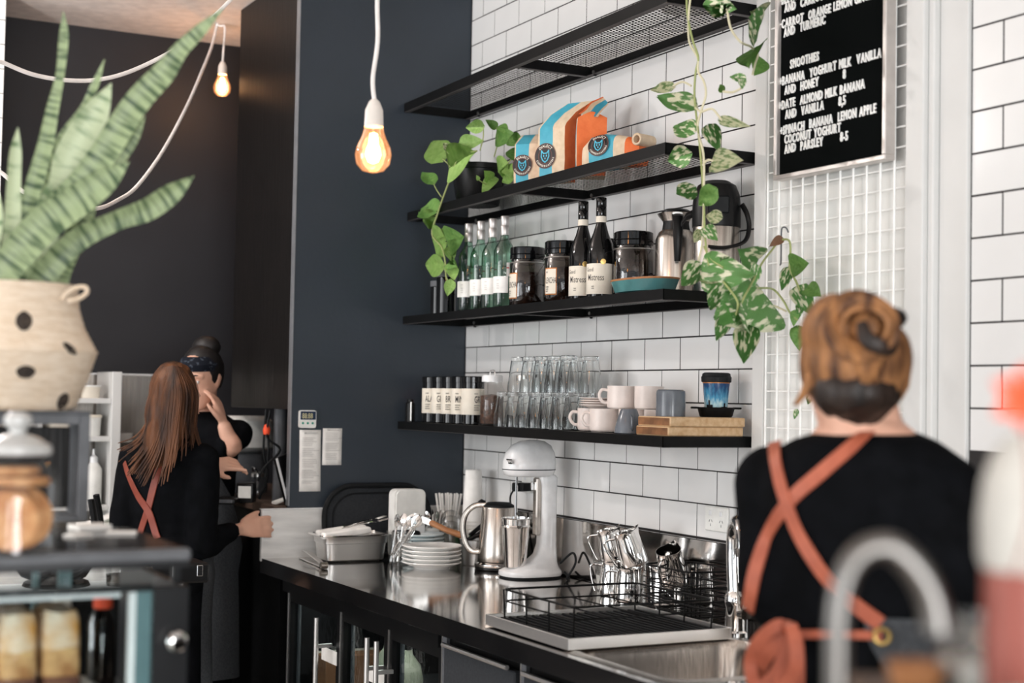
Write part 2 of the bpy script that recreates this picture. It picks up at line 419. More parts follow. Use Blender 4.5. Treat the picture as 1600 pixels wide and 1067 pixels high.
# ---------------------------------------------------------------- shelves
def perf(bm, x0, x1, yf0, yf1, yb, z, pitch=.018, r=.0070):
    """perforated sheet: staggered hexagonal holes, really open"""
    row = pitch * .866; ny = int((yb - max(yf0, yf1)) / row); nx = int((x1 - x0) / pitch); hw = pitch / 2; hh = row / 2
    for j in range(ny):
        cy = yb - (j + .5) * row; off = hw if j % 2 else 0
        for i in range(nx - (1 if j % 2 else 0)):
            cx = x0 + (i + .5) * pitch + off
            o = [bm.verts.new((cx + sx * hw, cy + sy * hh, z)) for sx, sy in ((-1, -1), (0, -1), (1, -1), (1, 1), (0, 1), (-1, 1))]
            h = [bm.verts.new((cx + r * math.cos(a), cy + r * math.sin(a), z)) for a in [math.radians(q) for q in (210, 270, 330, 30, 90, 150)]]
            for k in range(6): bm.faces.new((o[k], o[(k + 1) % 6], h[(k + 1) % 6], h[k]))
def shelf(z0, z1, dl, dr, label, x1=1.884):
    t = thing('wall_shelf', label, 'shelf', (x1 / 2, 0, z0), group='black metal shelves on the tiled wall')
    H = z1 - z0; xm = .935
    def slab(name, pts, za, zb, m='black_metal'):
        b = BM(); prism(b, pts, za, zb); return obj(name, b, m, t, world=True, smooth=False)
    fy = lambda x: -(dl + (dr - dl) * x / x1)
    slab('front_lip', [(.001, fy(0)), (x1, fy(x1)), (x1, fy(x1) + .003), (.001, fy(0) + .003)], z0, z1)
    slab('flange', [(.001, fy(0) + .001), (x1, fy(x1) + .001), (x1, fy(x1) + .019), (.001, fy(0) + .019)], z0 - .0015, z0 + .0005, 'shelf_flange')
    slab('back_lip', [(.001, -.0045), (x1, -.0045), (x1, -.0015), (.001, -.0015)], z0, z1)
    slab('flange', [(.001, -.022), (x1, -.022), (x1, -.002), (.001, -.002)], z0 - .0015, z0 + .0005, 'shelf_flange')
    slab('end_lip', [(.001, fy(0)), (.004, fy(0)), (.004, -.002), (.001, -.002)], z0, z1)
    slab('end_lip', [(x1 - .003, fy(x1)), (x1, fy(x1)), (x1, -.002), (x1 - .003, -.002)], z0, z1)
    slab('flange', [(x1 - .017, fy(x1)), (x1, fy(x1)), (x1, -.002), (x1 - .017, -.002)], z0 - .0017, z0 + .0003, 'shelf_flange')
    slab('cross_bar', [(xm - .002, fy(xm)), (xm + .002, fy(xm)), (xm + .002, -.002), (xm - .002, -.002)], z0, z1)
    slab('flange', [(xm - .009, fy(xm) + .004), (xm + .009, fy(xm) + .004), (xm + .009, -.003), (xm - .009, -.003)], z0 - .0017, z0 + .0003, 'shelf_flange')
    for a, b in ((.012, xm - .005), (xm + .005, x1 - .006)):
        q = BM(); perf(q, a, b, fy(a) + .012, fy(b) + .012, -.01, z1 - .0006); obj('perforated_sheet', q, 'sheet_black', t, world=True, smooth=False, recalc=False)
        slab('sheet_border', [(a - .01, fy(a)), (b + .006, fy(b)), (b + .006, max(fy(a), fy(b)) + .024), (a - .01, max(fy(a), fy(b)) + .024)], z1 - .0009, z1 - .0001)
    for x in (.085, xm + .03):
        q = BM(); lathe(q, [(0, 0), (.006, 0), (.006, .004), (0, .005)], 8, mtx=M.Translation((x, -.005, z0 + .012)) @ M.Rotation(PI / 2, 4, 'X')); obj('bolt', q, 'steel', t, world=True)
        q = BM(); lathe(q, [(0, 0), (.007, 0), (.005, -.005), (0, -.006)], 8, mtx=M.Translation((x + .02, -.012, z0 - .001))); obj('bolt', q, 'black_metal', t, world=True)
    return t
shelf(2.606, 2.640, .285, .32, 'topmost black metal shelf, its perforated underside in full view')
shelf(2.184, 2.216, .262, .32, 'second black shelf from the top, carrying the orange coffee bags')
shelf(1.783, 1.812, .272, .32, 'third black shelf from the top, carrying bottles and flasks')
S4T = 1.407
shelf(1.378, S4T, .284, .315, 'lowest black shelf, carrying the tumblers and mugs')
SH2, SH3, SH4 = 2.216, 1.812, 1.407

# ================================================================ steel workbench with sink
BZ = .9
bench = thing('steel_worktop', 'long polished steel worktop with inset sink along the tiled wall', 'worktop', (2, -.41, .85))
SX0, SX1, SY0, SY1 = 2.17, 2.62, -.765, -.285
bm = BM()
for a, b, c, d in ((0, SX0, -.82, -.034), (SX1, 4.1, -.82, -.034), (SX0, SX1, -.82, SY0), (SX0, SX1, SY1, -.034)): box(bm, a, b, c, d, BZ - .003, BZ)
bmesh.ops.remove_doubles(bm, verts=bm.verts, dist=1e-5)
obj('worktop', bm, 'bench_steel', bench, world=True, smooth=False)
bm = BM(); box(bm, .0, 4.1, -.8225, -.8205, BZ - .052, BZ + .001, .0006); obj('front_edge', bm, 'counter_black', bench, world=True, smooth=False)  # steel edge coloured black for the dark reflection in it
bm = BM(); box(bm, 0, 4.1, -.82, -.775, BZ - .050, BZ - .004); obj('rail', bm, 'black_metal', bench, world=True, smooth=False)
bm = BM(); box(bm, .0, 1.9, -.034, -.001, BZ, 1.098, .002); box(bm, 1.902, 4.1, -.034, -.031, BZ, 1.098); sp = thing('splashback', 'low reflecting steel splashback along the foot of the tiled wall', 'splashback', (0, 0, .9)); obj('back_panel', bm, 'bench_steel', sp, world=True)
bm = BM(); box(bm, .001, .018, -.826, -.036, BZ - .01, 1.078, .002); sp2 = thing('side_splashback', 'pale steel end panel against the navy wall at the left bench end', 'splashback', (.01, -.43, .9)); obj('panel', bm, 'upstand_steel', sp2, world=True)
bm = BM(); box(bm, -.004, .0195, -.828, -.036, 1.0785, 1.082); obj('cap', bm, 'white_enamel', sp2, world=True, smooth=False)
def rr(bm, rings, p=7, n=40, mi=0):
    """open stack of rounded rectangles (cx, cy, z, half x, half y)"""
    return loft(bm, [((c[0], c[1], c[2]), V((c[3], 0, 0)), V((0, c[4], 0))) for c in rings], n, False, mi, p)
sx, sy = (SX0 + SX1) / 2, (SY0 + SY1) / 2; hx, hy = (SX1 - SX0) / 2, (SY1 - SY0) / 2
bm = BM()
rows = rr(bm, [(sx, sy, BZ + .0005, hx + .035, hy + .03), (sx, sy, BZ + .004, hx + .012, hy + .012), (sx, sy, BZ + .002, hx - .002, hy - .002), (sx, sy, BZ - .02, hx - .012, hy - .012), (sx, sy, BZ - .13, hx - .025, hy - .025), (sx, sy, BZ - .155, hx - .06, hy - .06), (sx, sy, BZ - .16, .04, .04)], 8)
bm.faces.new(rows[-1]); obj('sink_basin', bm, 'brushed', bench, world=True, ang=50)

# under-bench fridge with glass doors, then the black doors
fr = thing('bench_fridge', 'glass-doored black fridge under the left half of the steel workbench', 'fridge', (.75, -.4, 0))
bm = BM()
box(bm, .09, 1.425, -.70, -.06, .04, .06); box(bm, .09, 1.425, -.70, -.06, .80, .845); box(bm, .09, 1.425, -.08, -.06, .06, .80); box(bm, .09, .11, -.70, -.08, .06, .8); box(bm, 1.405, 1.425, -.70, -.08, .06, .8)
obj('cabinet', bm, 'black_metal', fr, world=True, smooth=False)
bm = BM(); box(bm, .09, 1.425, -.765, -.70, .79, .845); obj('control_panel', bm, 'black_plastic', fr, world=True, smooth=False)
bm = BM(); box(bm, .13, 1.39, -.66, -.1, .45, .456); obj('shelf_plate', bm, 'rack_grey', fr, world=True, smooth=False)
for i, (a, b) in enumerate(((.10, .615), (.62, 1.02), (1.025, 1.42))):
    d = BM(); w = .03
    box(d, a, a + w, -.745, -.705, .06, .785); box(d, b - w, b, -.745, -.705, .06, .785); box(d, a + w, b - w, -.745, -.705, .755, .785); box(d, a + w, b - w, -.745, -.705, .06, .09)
    dr = obj('door', d, 'black_plastic', fr, world=True, smooth=False)
    q = BM(); box(q, a + w, b - w, -.73, -.722, .09, .755); g = obj('pane', q, 'fridge_glass', dr, smooth=False); g.location = -V(fr.location)
    q = BM(); box(q, a, a + .006, -.748, -.70, .06, .787); g = obj('edge_strip', q, 'steel', dr, smooth=False); g.location = -V(fr.location)
    q = BM(); box(q, a + .034, a + .05, -.72, -.712, .1, .75); g = obj('gasket', q, 'rack_grey', dr, smooth=False); g.location = -V(fr.location)
    hxs = (.54,) if i == 0 else (.985,) if i == 1 else (1.06,)
    for hxx in hxs:
        q = BM(); tube(q, [(hxx, -.80, .10), (hxx, -.80, .755)], .0085, 10)
        for z in (.2, .66): box(q, hxx - .006, hxx + .006, -.80, -.744, z - .006, z + .006)
        g = obj('handle', q, 'steel', dr); g.location = -V(fr.location)
    q = BM(); box(q, b - .16, b - .02, -.7475, -.7455, .60, .645); g = obj('sticker', q, 'paper', dr, smooth=False); g.location = -V(fr.location)
def milk(x, y, z, label):
    t = thing('milk_bottle', label, 'bottle', (x, y, z), .2, 'milk bottles in the bench fridge')
    b = BM(); rows = loft(b, [((0, 0, h), V((w, 0, 0)), V((0, w, 0))) for h, w in ((0, .042), (.006, .048), (.15, .048), (.19, .04), (.225, .018), (.24, .017))], 20, True, 0, 4); obj('body', b, 'milk_green', t)
    b = BM(); lathe(b, [(0, .262), (.019, .262), (.02, .24), (.017, .238)], 14); obj('cap', b, 'black_plastic', t)
    b = BM(); box(b, -.049, .049, -.0495, -.0485, .05, .13); obj('label_band', b, 'black_plastic', t, smooth=False)
milk(at(609, 1040, Y=-.63).x, -.63, .4563, 'pale green milk bottle left in the right door of the fridge')
milk(at(634, 1050, Y=-.63).x, -.63, .4563, 'pale green milk bottle with black label right in the right door of the fridge')
fl = bpy.data.lights.new('fridge_fill', 'AREA'); fl.shape = 'RECTANGLE'; fl.size = 1.2; fl.size_y = .03; fl.energy = 2.4; fl.color = (1, 1, .95); flo = bpy.data.objects.new('fridge_fill', fl); COL.objects.link(flo); flo.location = (.75, -.64, .795)  # added fill light that brightens the bottles behind the fridge glass
t = thing('cardboard_box', 'brown cardboard box on the shelf behind the middle fridge door', 'box', (at(528, 1060, Y=-.56).x, -.53, .4563))
bm = BM(); box(bm, -.11, .11, -.12, .12, 0, .11, .003); obj('carton', bm, 'box_brown', t)
bm = BM(); box(bm, -.02, .02, -.1205, .1205, .105, .1108); obj('tape', bm, 'cream_paper', t, smooth=False)
def cabinet(a, b, label):
    t = thing('under_bench_cabinet', label, 'cabinet', ((a + b) / 2, -.4, 0), group='black cabinets under the bench')
    q = BM(); box(q, a, a + .018, -.74, -.06, .04, .845); box(q, b - .018, b, -.74, -.06, .04, .845); box(q, a + .018, b - .018, -.078, -.06, .04, .845); box(q, a + .018, b - .018, -.74, -.078, .04, .058); box(q, a + .018, b - .018, -.74, -.722, .058, .845)
    obj('body', q, 'black_metal', t, world=True, smooth=False)
    q = BM(); box(q, a + .035, b - .008, -.765, -.7405, .08, .80, .004); d = obj('door', q, 'tray_fabric', t, world=True)
    q = BM(); tube(q, [(a + .05, -.775, .808), (b - .03, -.775, .808)], .007, 8); g = obj('handle', q, 'steel', d); g.location = -V(t.location)
    q = BM(); box(q, a + .002, a + .028, -.755, -.7405, .06, .84, .002); obj('post', q, 'rack_grey', t, world=True)
    q = BM(); box(q, a + .004, a + .008, -.7575, -.755, .06, .838); obj('edge_strip', q, 'steel', t, world=True, smooth=False)
cabinet(1.43, 1.90, 'dark grey under-bench cabinet next to the glass fridge')
cabinet(1.905, 2.88, 'wide dark under-bench cabinet below the sink')
cabinet(2.885, 4.08, 'dark under-bench cabinet at the right, behind the fair-haired person')

# ================================================================ goods on the lowest shelf (4th from top)
def textwrap(bm, s, size, r, a0, z, condense=.7, bold=.01):
    """lettering bent round a cylinder of radius r (local), starting at angle a0"""
    text(bm, s, lambda x, y, zz: V((r * math.cos(a0 + x * size * condense / r), r * math.sin(a0 + x * size * condense / r), z + y * size)), bold)
def tea_tin(x, y, s, label, rz=0):
    t = thing('tea_tin', label, 'tin', (x, y, SH4), rz, 'tea tins on the lowest shelf')
    b = BM(); lathe(b, [(0, 0), (.038, 0), (.041, .003), (.041, .15), (.039, .152)], 28); obj('body', b, 'dark_bottle', t)
    b = BM(); lathe(b, [(.040, .150), (.0425, .151), (.0425, .170), (.040, .173), (0, .173)], 28); obj('lid', b, 'dark_bottle', t)
    b = BM(); lathe(b, [(.0414, .035), (.0416, .0355), (.0416, .128), (.0414, .1285)], 28); l = obj('paper_label', b, 'cream_paper', t)
    b = BM(); a0 = math.radians(-62)
    textwrap(b, s, .034, .0419, a0, .078, .52, .012)
    for k, w in ((.108, .02), (.066, .03), (.058, .024), (.05, .028)): textwrap(b, 'l' * int(w / .0016), .006, .0419, a0, k, .9)
    g = obj('lettering', b, 'ink', t, smooth=False, recalc=False, kind='stuff')
for i, s in enumerate(('ALACHAI', 'GINGER', 'BREAKFAST', 'MINT', 'GREEN')):
    tea_tin(.136 + .0856 * i, -.2, s, 'black tea tin with cream label, %s from the left in its row' % ('first', 'second', 'third', 'fourth', 'fifth')[i], (-.1, .1, .0, -.05, .75)[i])
t = thing('pepper_mill', 'red-topped mill at the far left end of the lowest shelf', 'mill', (.065, -.18, SH4))
bm = BM(); lathe(bm, [(0, 0), (.026, 0), (.026, .01), (.016, .03), (.018, .06), (.012, .085), (0, .085)], 18); obj('stand', bm, 'chrome', t)
bm = BM(); lathe(bm, [(0, .08), (.02, .086), (.026, .105), (.02, .124), (0, .13)], 18); obj('knob', bm, 'red', t)
t = thing('small_canister', 'small dark steel canister left of the tea tins', 'canister', (.05, -.255, SH4))
bm = BM(); lathe(bm, [(0, 0), (.018, 0), (.018, .07), (.012, .076), (.012, .085), (0, .087)], 16); obj('body', bm, 'black_plastic', t)
bm = BM(); tube(bm, [(.02, -.006, .004), (.02, -.006, .075)], .0035, 8); obj('rod', bm, 'steel', t)
def mason(x, y, label, handle, sc=1):
    t = thing('glass_jar', label, 'jar', (x, y, SH4), group='lidded jars on the lowest shelf')
    b = BM(); lathe(b, [(0, .004), (.040, .004), (.044, .01), (.044, .125), (.034, .142), (.034, .155)], 28); obj('vessel', b, 'glass', t)
    b = BM(); lathe(b, [(0, .156), (.036, .156), (.037, .153), (.037, .173), (.035, .176), (0, .176)], 28); obj('lid', b, 'white_enamel' if handle else 'steel', t)
    if handle:
        b = BM(); tube(b, spline([(-.018, 0, .176), (-.014, 0, .192), (.014, 0, .192), (.018, 0, .176)], 5), .0022, 6); obj('lid_handle', b, 'steel', t)
        b = BM(); lathe(b, [(0, .007), (.0405, .007), (.0405, .105), (0, .11)], 24); obj('contents', b, 'coffee_beans', t)
mason(.63, -.2, 'glass jar of coffee beans with white handled lid, before the tumblers', True)
mason(.665, -.085, 'glass jar with plain metal lid behind the coffee bean jar', False)

def tumbler_mesh():
    b = BM(); n = 36
    prof = [(.0, .118), (.0235, .118), (.0255, .116), (.0262, .108), (.0350, .035), (.0368, .030), (.0372, .0), (.0352, .0), (.0345, .03), (.0330, .036), (.0244, .104), (0, .106)]
    lathe(b, prof, n)
    for v in b.verts:   # facets on the upper wall
        if .036 < v.co.z < .112 and v.co.xy.length > .01:
            a = math.atan2(v.co.y, v.co.x); k = 1 - .035 * abs(math.cos(a * 5)); v.co.x *= k; v.co.y *= k
    bmesh.ops.recalc_face_normals(b, faces=b.faces)
    me = bpy.data.meshes.new('tumbler'); b.to_mesh(me); b.free(); me.materials.append(MT['tumbler_glass'])
    me.polygons.foreach_set('use_smooth', [True] * len(me.polygons)); me.set_sharp_from_angle(angle=.6); return me
TUM = tumbler_mesh(); ORD = ('first', 'second', 'third', 'fourth', 'fifth', 'sixth', 'seventh', 'eighth')
def tumbler(x, y, z, label):
    o = link('tumbler', TUM); o.location = (x, y, z); o.rotation_euler = (0, 0, rnd.uniform(0, 6)); tag(o, label, 'tumbler', 'upturned tumblers on the lowest shelf')
for row, yy, x0, n in (('front', -.215, .755, 6), ('middle', -.135, .78, 6)):
    for i in range(n): tumbler(x0 + .0775 * i, yy, SH4 + .0003, 'upturned clear tumbler, %s from left of the lower layer, %s line' % (ORD[i], row))
for row, yy, x0, n in (('front', -.205, .835, 5), ('middle', -.12, .83, 5)):
    for i in range(n): tumbler(x0 + .085 * i, yy, SH4 + .1186, 'upturned clear tumbler, %s from left of the upper layer, %s line' % (ORD[i], row))
def mug(x, y, z, label, kind, rz=0, r=.044, h=.07, grp=None, flip=False, par=False):
    t = thing('mug', label, 'mug', (x, y, z), rz, grp)
    b = BM(); lathe(b, [(0, 0), (r * .86, 0), (r * .97, .004), (r, .012), (r, h), (r - .004, h), (r - .004, .01), (0, .008)], 28); obj('cup_body', b, kind, t)
    b = BM(); tube(b, spline([(r - .003, 0, h * .8), (r + .016, 0, h * .82), (r + .024, 0, h * .55), (r + .012, 0, h * .28), (r - .003, 0, h * .25)], 5), .0042, 8, flat=1.3); obj('handle', b, kind, t)
    return t
PG = 'pinkish cream mugs on the lowest shelf'
hA = math.radians(-120)
mug(1.262, -.17, SH4, 'cream mug on the shelf, leftmost of the lower row, partly hidden', 'pink_ceramic', hA, grp=PG)
mug(1.395, -.205, SH4, 'cream mug on the shelf, middle of the lower row', 'pink_ceramic', hA, grp=PG)
mug(1.49, -.16, SH4, 'cream mug on the shelf behind the dark tapered mug', 'pink_ceramic', 1, grp=PG)
mug(1.585, -.13, SH4, 'cream mug on the shelf at the right end of the lower row', 'pink_ceramic', 1, grp=PG)
mug(1.43, -.165, SH4 + .0705, 'cream mug in the upper row with handle on its left', 'pink_ceramic', hA, grp=PG)
mug(1.53, -.13, SH4 + .0705, 'cream mug in the upper row beside the grey mug', 'pink_ceramic', 1.2, grp=PG)
for i in range(4):
    b = BM(); lathe(b, [(0, .0005), (.032, .0005), (.045, .006), (.06, .0095), (.06, .0115), (.044, .009), (0, .0045)], 30)
    o = obj('saucer', b, 'pink_ceramic'); o.location = (1.295 + .002 * (i % 2), -.165, SH4 + .0703 + .0072 * i)
    tag(o, 'cream saucer in the pile on the mugs, %s from the bottom' % ORD[i], 'saucer', 'saucers on the mugs')
t = thing('mug', 'dark slate tapered mug standing upside down at the shelf front', 'mug', (1.60, -.245, SH4))
bm = BM(); lathe(bm, [(.0385, 0), (.042, .002), (.04, .02), (.026, .066), (.022, .072), (0, .073)], 28); obj('cup_body', bm, 'slate_ceramic', t)
bm = BM(); tube(bm, spline([(.035, -.01, .012), (.05, -.02, .02), (.05, -.02, .045), (.03, -.01, .052)], 4), .004, 8); obj('handle', bm, 'slate_ceramic', t)
# boards, travel cup and little pan
for i in range(2):
    b = BM(); box(b, 0, .165, 0, .255, 0, .0262, .003)
    for f in b.faces:
        if abs(f.normal.y) > .9: f.material_index = 1
    o = obj('wooden_board', b, ('wood_board', 'wood_end')); o.location = (1.712 + .003 * i, -.292 + .004 * i, SH4 + .0003 + .0268 * i)
    tag(o, ('lower', 'upper')[i] + ' of two thick pale wooden boards at the right shelf end', 'board', 'wooden boards on the lowest shelf')
BT = SH4 + .0537
t = mug(1.758, -.205, BT, 'slate grey mug turned over on the wooden boards', 'slate_ceramic', 0, r=.042, h=.076)
t.rotation_euler = (PI, 0, math.radians(110)); t.location.z = BT + .076
t = thing('travel_cup', 'blue glazed travel cup with black lid standing in the little black pan', 'cup', (1.80, -.078, BT + .006))
bm = BM(); lathe(bm, [(0, 0), (.029, 0), (.031, .003), (.0385, .092), (.0365, .092), (.029, .006), (0, .005)], 28); obj('cup_body', bm, 'reactive_blue', t)
bm = BM()
for a0, a1, h in ((-2.3, -1.9, .03), (-1.5, -.9, .042), (-.6, .1, .02), (-.2, .5, .034), (.9, 1.6, .03), (2.1, 2.9, .04)):
    lathe(bm, [(.0313, .002), (.0318 + h * .02, h * .4), (.0322 + h * .06, h * .7)], 6, a0=a0, a1=a1); lathe(bm, [(.0322 + h * .06, h * .7), (.0322 + h * .08, h)], 2, a0=(a0 + a1) / 2 - .08, a1=(a0 + a1) / 2 + .08)
obj('glaze_drips', bm, 'black_plastic', t)
bm = BM(); lathe(bm, [(.0388, .0905), (.0392, .0905), (.0392, .094), (.038, .0945)], 28); obj('copper_rim', bm, 'copper_edge', t)
bm = BM(); lathe(bm, [(.0395, .093), (.0425, .094), (.0435, .108), (.041, .111), (.04, .118), (.034, .121), (0, .119)], 28); obj('lid', bm, 'black_rubber', t)
t = thing('mini_pan', 'small black two-handled pan under the blue travel cup', 'pan', (1.80, -.078, BT))
bm = BM(); lathe(bm, [(0, 0), (.044, 0), (.047, .003), (.054, .028), (.052, .028), (.045, .005), (0, .004)], 28); obj('body', bm, 'black_metal', t)
for s in (-1, 1):
    a = math.radians(62); q = lambda u, w: V((u * math.cos(a) - w * math.sin(a), u * math.sin(a) + w * math.cos(a), .026))
    bm = BM(); tube(bm, [q(s * .05, -.01), q(s * .07, -.009), q(s * .07, .009), q(s * .05, .01)], .003, 6); obj('handle', bm, 'black_metal', t)

# ================================================================ goods on the third shelf
def wine(x, y, z, label, prof, cap, glass, grp, white=True):
    t = thing('wine_bottle', label, 'bottle', (x, y, z), 0, grp)
    b = BM(); lathe(b, prof, 28); obj('body', b, glass, t)
    b = BM(); lathe(b, cap, 20); obj('screw_cap', b, 'silver_matte' if white else 'dark_bottle', t)
    return t
gp = [(0, .012), (.03, .002), (.036, .002), (.0375, .006), (.0375, .188), (.036, .205), (.029, .222), (.0185, .238), (.0148, .25), (.0140, .262)]
gc = [(.0150, .258), (.0155, .259), (.0155, .29), (.0148, .291), (.0155, .292), (.0155, .322), (.014, .325), (0, .325)]
for i, x in enumerate((.42, .52, .612, .705)):
    t = wine(x, -.2, SH3, 'clear green wine bottle with silver cap, %s from the left of four' % ORD[i], gp, gc, 'green_glass', 'green wine bottles on the third shelf')
    b = BM(); lathe(b, [(.0379, .055), (.0381, .0555), (.0381, .112), (.0379, .1125)], 24, a0=math.radians(-175), a1=math.radians(-5)); obj('paper_label', b, 'paper', t)
    b = BM(); lathe(b, [(.0379, .113), (.0381, .1135), (.0381, .160), (.0379, .1605)], 8, a0=math.radians(-15), a1=math.radians(25)); obj('back_label', b, 'paper', t)
    b = BM(); lathe(b, [(.0384, .140), (.0384, .144)], 4, a0=math.radians(-15), a1=math.radians(-2)); obj('stamp', b, 'red', t)
    b = BM()
    for z in (.098, .085, .078, .070): textwrap(b, 'llllllllllllll', .004, .0384, math.radians(-70), z, .9)
    obj('lettering', b, 'faint_ink', t, smooth=False, recalc=False, kind='stuff')
dp = [(0, .01), (.034, .001), (.041, .002), (.0425, .008), (.0425, .14), (.038, .175), (.024, .21), (.0155, .24), (.0145, .262)]
dc = [(.0160, .262), (.0165, .263), (.0165, .29), (.0158, .291), (.0165, .292), (.0165, .318), (.015, .321), (0, .321)]
for i, (x, y) in enumerate(((1.225, -.19), (1.335, -.19))):
    t = wine(x, y, SH3, ('left', 'right')[i] + ' of two black wine bottles with cream script label', dp, dc, 'dark_bottle', 'dark wine bottles on the third shelf', False)
    b = BM(); lathe(b, [(.0162, .243), (.0166, .2435), (.0166, .262), (.0160, .2625)], 18); obj('neck_band', b, 'cream_paper', t)
    b = BM(); lathe(b, [(.0428, .018), (.0431, .0185), (.0431, .112), (.0428, .1125)], 24, a0=math.radians(-150), a1=math.radians(28)); obj('paper_label', b, 'cream_paper', t)
    b = BM(); lathe(b, [(.0, .0), (.009, .0), (.0085, .0025), (0, .003)], 14, mtx=M.Translation((.0428 * math.cos(-.35), .0428 * math.sin(-.35), .118)) @ M.Rotation(-.35, 4, 'Z') @ M.Rotation(PI / 2, 4, 'Y')); obj('medal', b, 'gold', t)
    b = BM(); textwrap(b, 'Good', .018, .0434, math.radians(-100), .088, .7, .0); textwrap(b, 'Mistress', .028, .0434, math.radians(-92), .060, .62, .002)
    for z in (.04, .034): textwrap(b, 'llllllllllllll', .004, .0434, math.radians(-70), z, .8)
    obj('lettering', b, 'ink', t, smooth=False, recalc=False, kind='stuff')
def canister(x, y, label, rz, lab=True, words='LENCHAI'):
    t = thing('storage_jar', label, 'jar', (x, y, SH3), rz, 'dark-lidded storage jars on the third shelf')
    b = BM(); lathe(b, [(0, .003), (.058, .003), (.061, .008), (.061, .150), (.056, .158), (.056, .17)], 32); obj('vessel', b, 'smoky_glass', t)
    b = BM(); lathe(b, [(0, .006), (.0575, .006), (.0575, .12), (0, .128)], 28); obj('contents', b, 'coffee_beans', t)
    b = BM(); lathe(b, [(.0565, .165), (.061, .167), (.061, .180), (.059, .182), (.0605, .184), (.0605, .205), (.057, .208), (0, .208)], 32); obj('lid', b, 'dark_bottle', t)
    b = BM(); lathe(b, [(.0612, .152), (.0625, .154), (.0612, .156)], 32); obj('clamp_ring', b, 'steel', t)
    if lab:
        b = BM(); lathe(b, [(.0613, .03), (.0616, .0305), (.0616, .118), (.0613, .1185)], 10, a0=-.42, a1=.42); obj('label_frame', b, 'copper_edge', t)
        b = BM(); lathe(b, [(.0618, .034), (.0620, .0345), (.0620, .114), (.0618, .1145)], 10, a0=-.37, a1=.37); obj('paper_label', b, 'cream_paper', t)
        b = BM(); textwrap(b, words, .028, .0623, -.34, .068, .42, .006)
        for z, k in ((.102, 7), (.054, 12), (.047, 10), (.04, 8)): textwrap(b, 'l' * k, .006, .0623, -.3, z, .9)
        obj('lettering', b, 'ink', t, smooth=False, recalc=False, kind='stuff')
canister(.810, -.165, 'glass storage jar with framed label next to the green bottles', math.radians(-86))
canister(1.055, -.165, 'storage jar with framed label between glass jar and wine bottles', math.radians(-72))
canister(1.19, -.09, 'storage jar half hidden behind the dark wine bottles', math.radians(-75), words='CHAI')
canister(1.43, -.13, 'dark storage jar right of the wine bottles', 0, False)
for i, (x, y, r, h) in enumerate(((.17, -.2, .032, .13), (.265, -.215, .036, .165), (.335, -.12, .04, .18))):
    t = thing('dark_canister', 'black glass canister under the trailing plant, %s from the left' % ORD[i], 'canister', (x, y, SH3), 0, 'black canisters at the left shelf end')
    b = BM(); lathe(b, [(0, 0), (r, 0), (r, h * .82), (r * .9, h * .84)], 22); obj('body', b, 'dark_bottle', t)
    b = BM(); lathe(b, [(r * .9, h * .83), (r * 1.03, h * .84), (r * 1.03, h), (0, h)], 22); obj('lid', b, 'rack_grey', t)
t = thing('oval_dish', 'shallow teal ceramic dish at the front of the third shelf', 'dish', (1.66, -.236, SH3))
bm = BM(); lathe(bm, [(0, .001), (.6, .001), (.86, .006), (1.0, .042), (.96, .043), (.84, .012), (0, .008)], 40, sq=(.135, .072, 2.4)); obj('bowl_body', bm, 'teal_ceramic', t)
bm = BM(); lathe(bm, [(.985, .038), (1.004, .041), (1.0, .0435), (.96, .0435)], 40, sq=(.135, .072, 2.4)); obj('rim', bm, 'wood_handle', t)
# thermal carafe and airpot
t = thing('thermal_carafe', 'brushed steel thermal carafe with black collar and handle', 'carafe', (1.575, -.072, SH3), math.radians(-30))
bm = BM(); lathe(bm, [(0, 0), (.058, 0), (.061, .004), (.061, .175), (.052, .198), (.041, .206)], 32); obj('body', bm, 'brushed', t)
bm = BM(); lathe(bm, [(.0415, .203), (.042, .206), (.039, .225), (.040, .232)], 28); obj('collar', bm, 'black_plastic', t)
bm = BM(); lathe(bm, [(.0395, .230), (.046, .248), (.050, .256), (.048, .256), (.04, .235)], 28)
for v in bm.verts:
    if v.co.z > .243:
        a = math.atan2(v.co.y, v.co.x); k = max(0, math.cos(a - math.radians(230))) ** 6; v.co.xy *= 1 + .28 * k
obj('pouring_rim', bm, 'brushed', t)
bm = BM(); lathe(bm, [(0, .250), (.045, .252), (.044, .262), (.034, .268), (0, .268)], 24); obj('lid', bm, 'black_plastic', t)
bm = BM()
rows = loft(bm, [(V((.052, 0, .246)), V((0, .018, 0)), V((.008, 0, .004))), (V((.075, 0, .236)), V((0, .017, 0)), V((.008, 0, .005))), (V((.084, 0, .20)), V((0, .015, 0)), V((.007, 0, 0))), (V((.083, 0, .15)), V((0, .012, 0)), V((.006, 0, 0))), (V((.076, 0, .105)), V((0, .009, 0)), V((.005, 0, 0)))], 10)
obj('handle', bm, 'black_plastic', t)
bm = BM(); loft(bm, [(V((.044, 0, .252)), V((0, .017, 0)), V((0, 0, .005))), (V((.062, 0, .249)), V((0, .016, 0)), V((0, 0, .005)))], 10); obj('hinge_plate', bm, 'steel', t)
t = thing('airpot', 'tall steel airpot with black domed pump top and carrying strap', 'flask', (1.80, -.085, SH3), math.radians(-30))
bm = BM(); lathe(bm, [(0, 0), (.066, 0), (.067, .004), (.067, .19), (.066, .192)], 36); obj('body', bm, 'brushed', t)
bm = BM(); lathe(bm, [(.0672, .19), (.0695, .192), (.0695, .25), (.066, .285), (.055, .312), (.034, .325), (0, .328)], 36)
obj('pump_head', bm, 'black_plastic', t)
bm = BM(); box(bm, .066, .0715, -.03, .03, .225, .275, .004); obj('front_plate', bm, 'black_rubber', t)
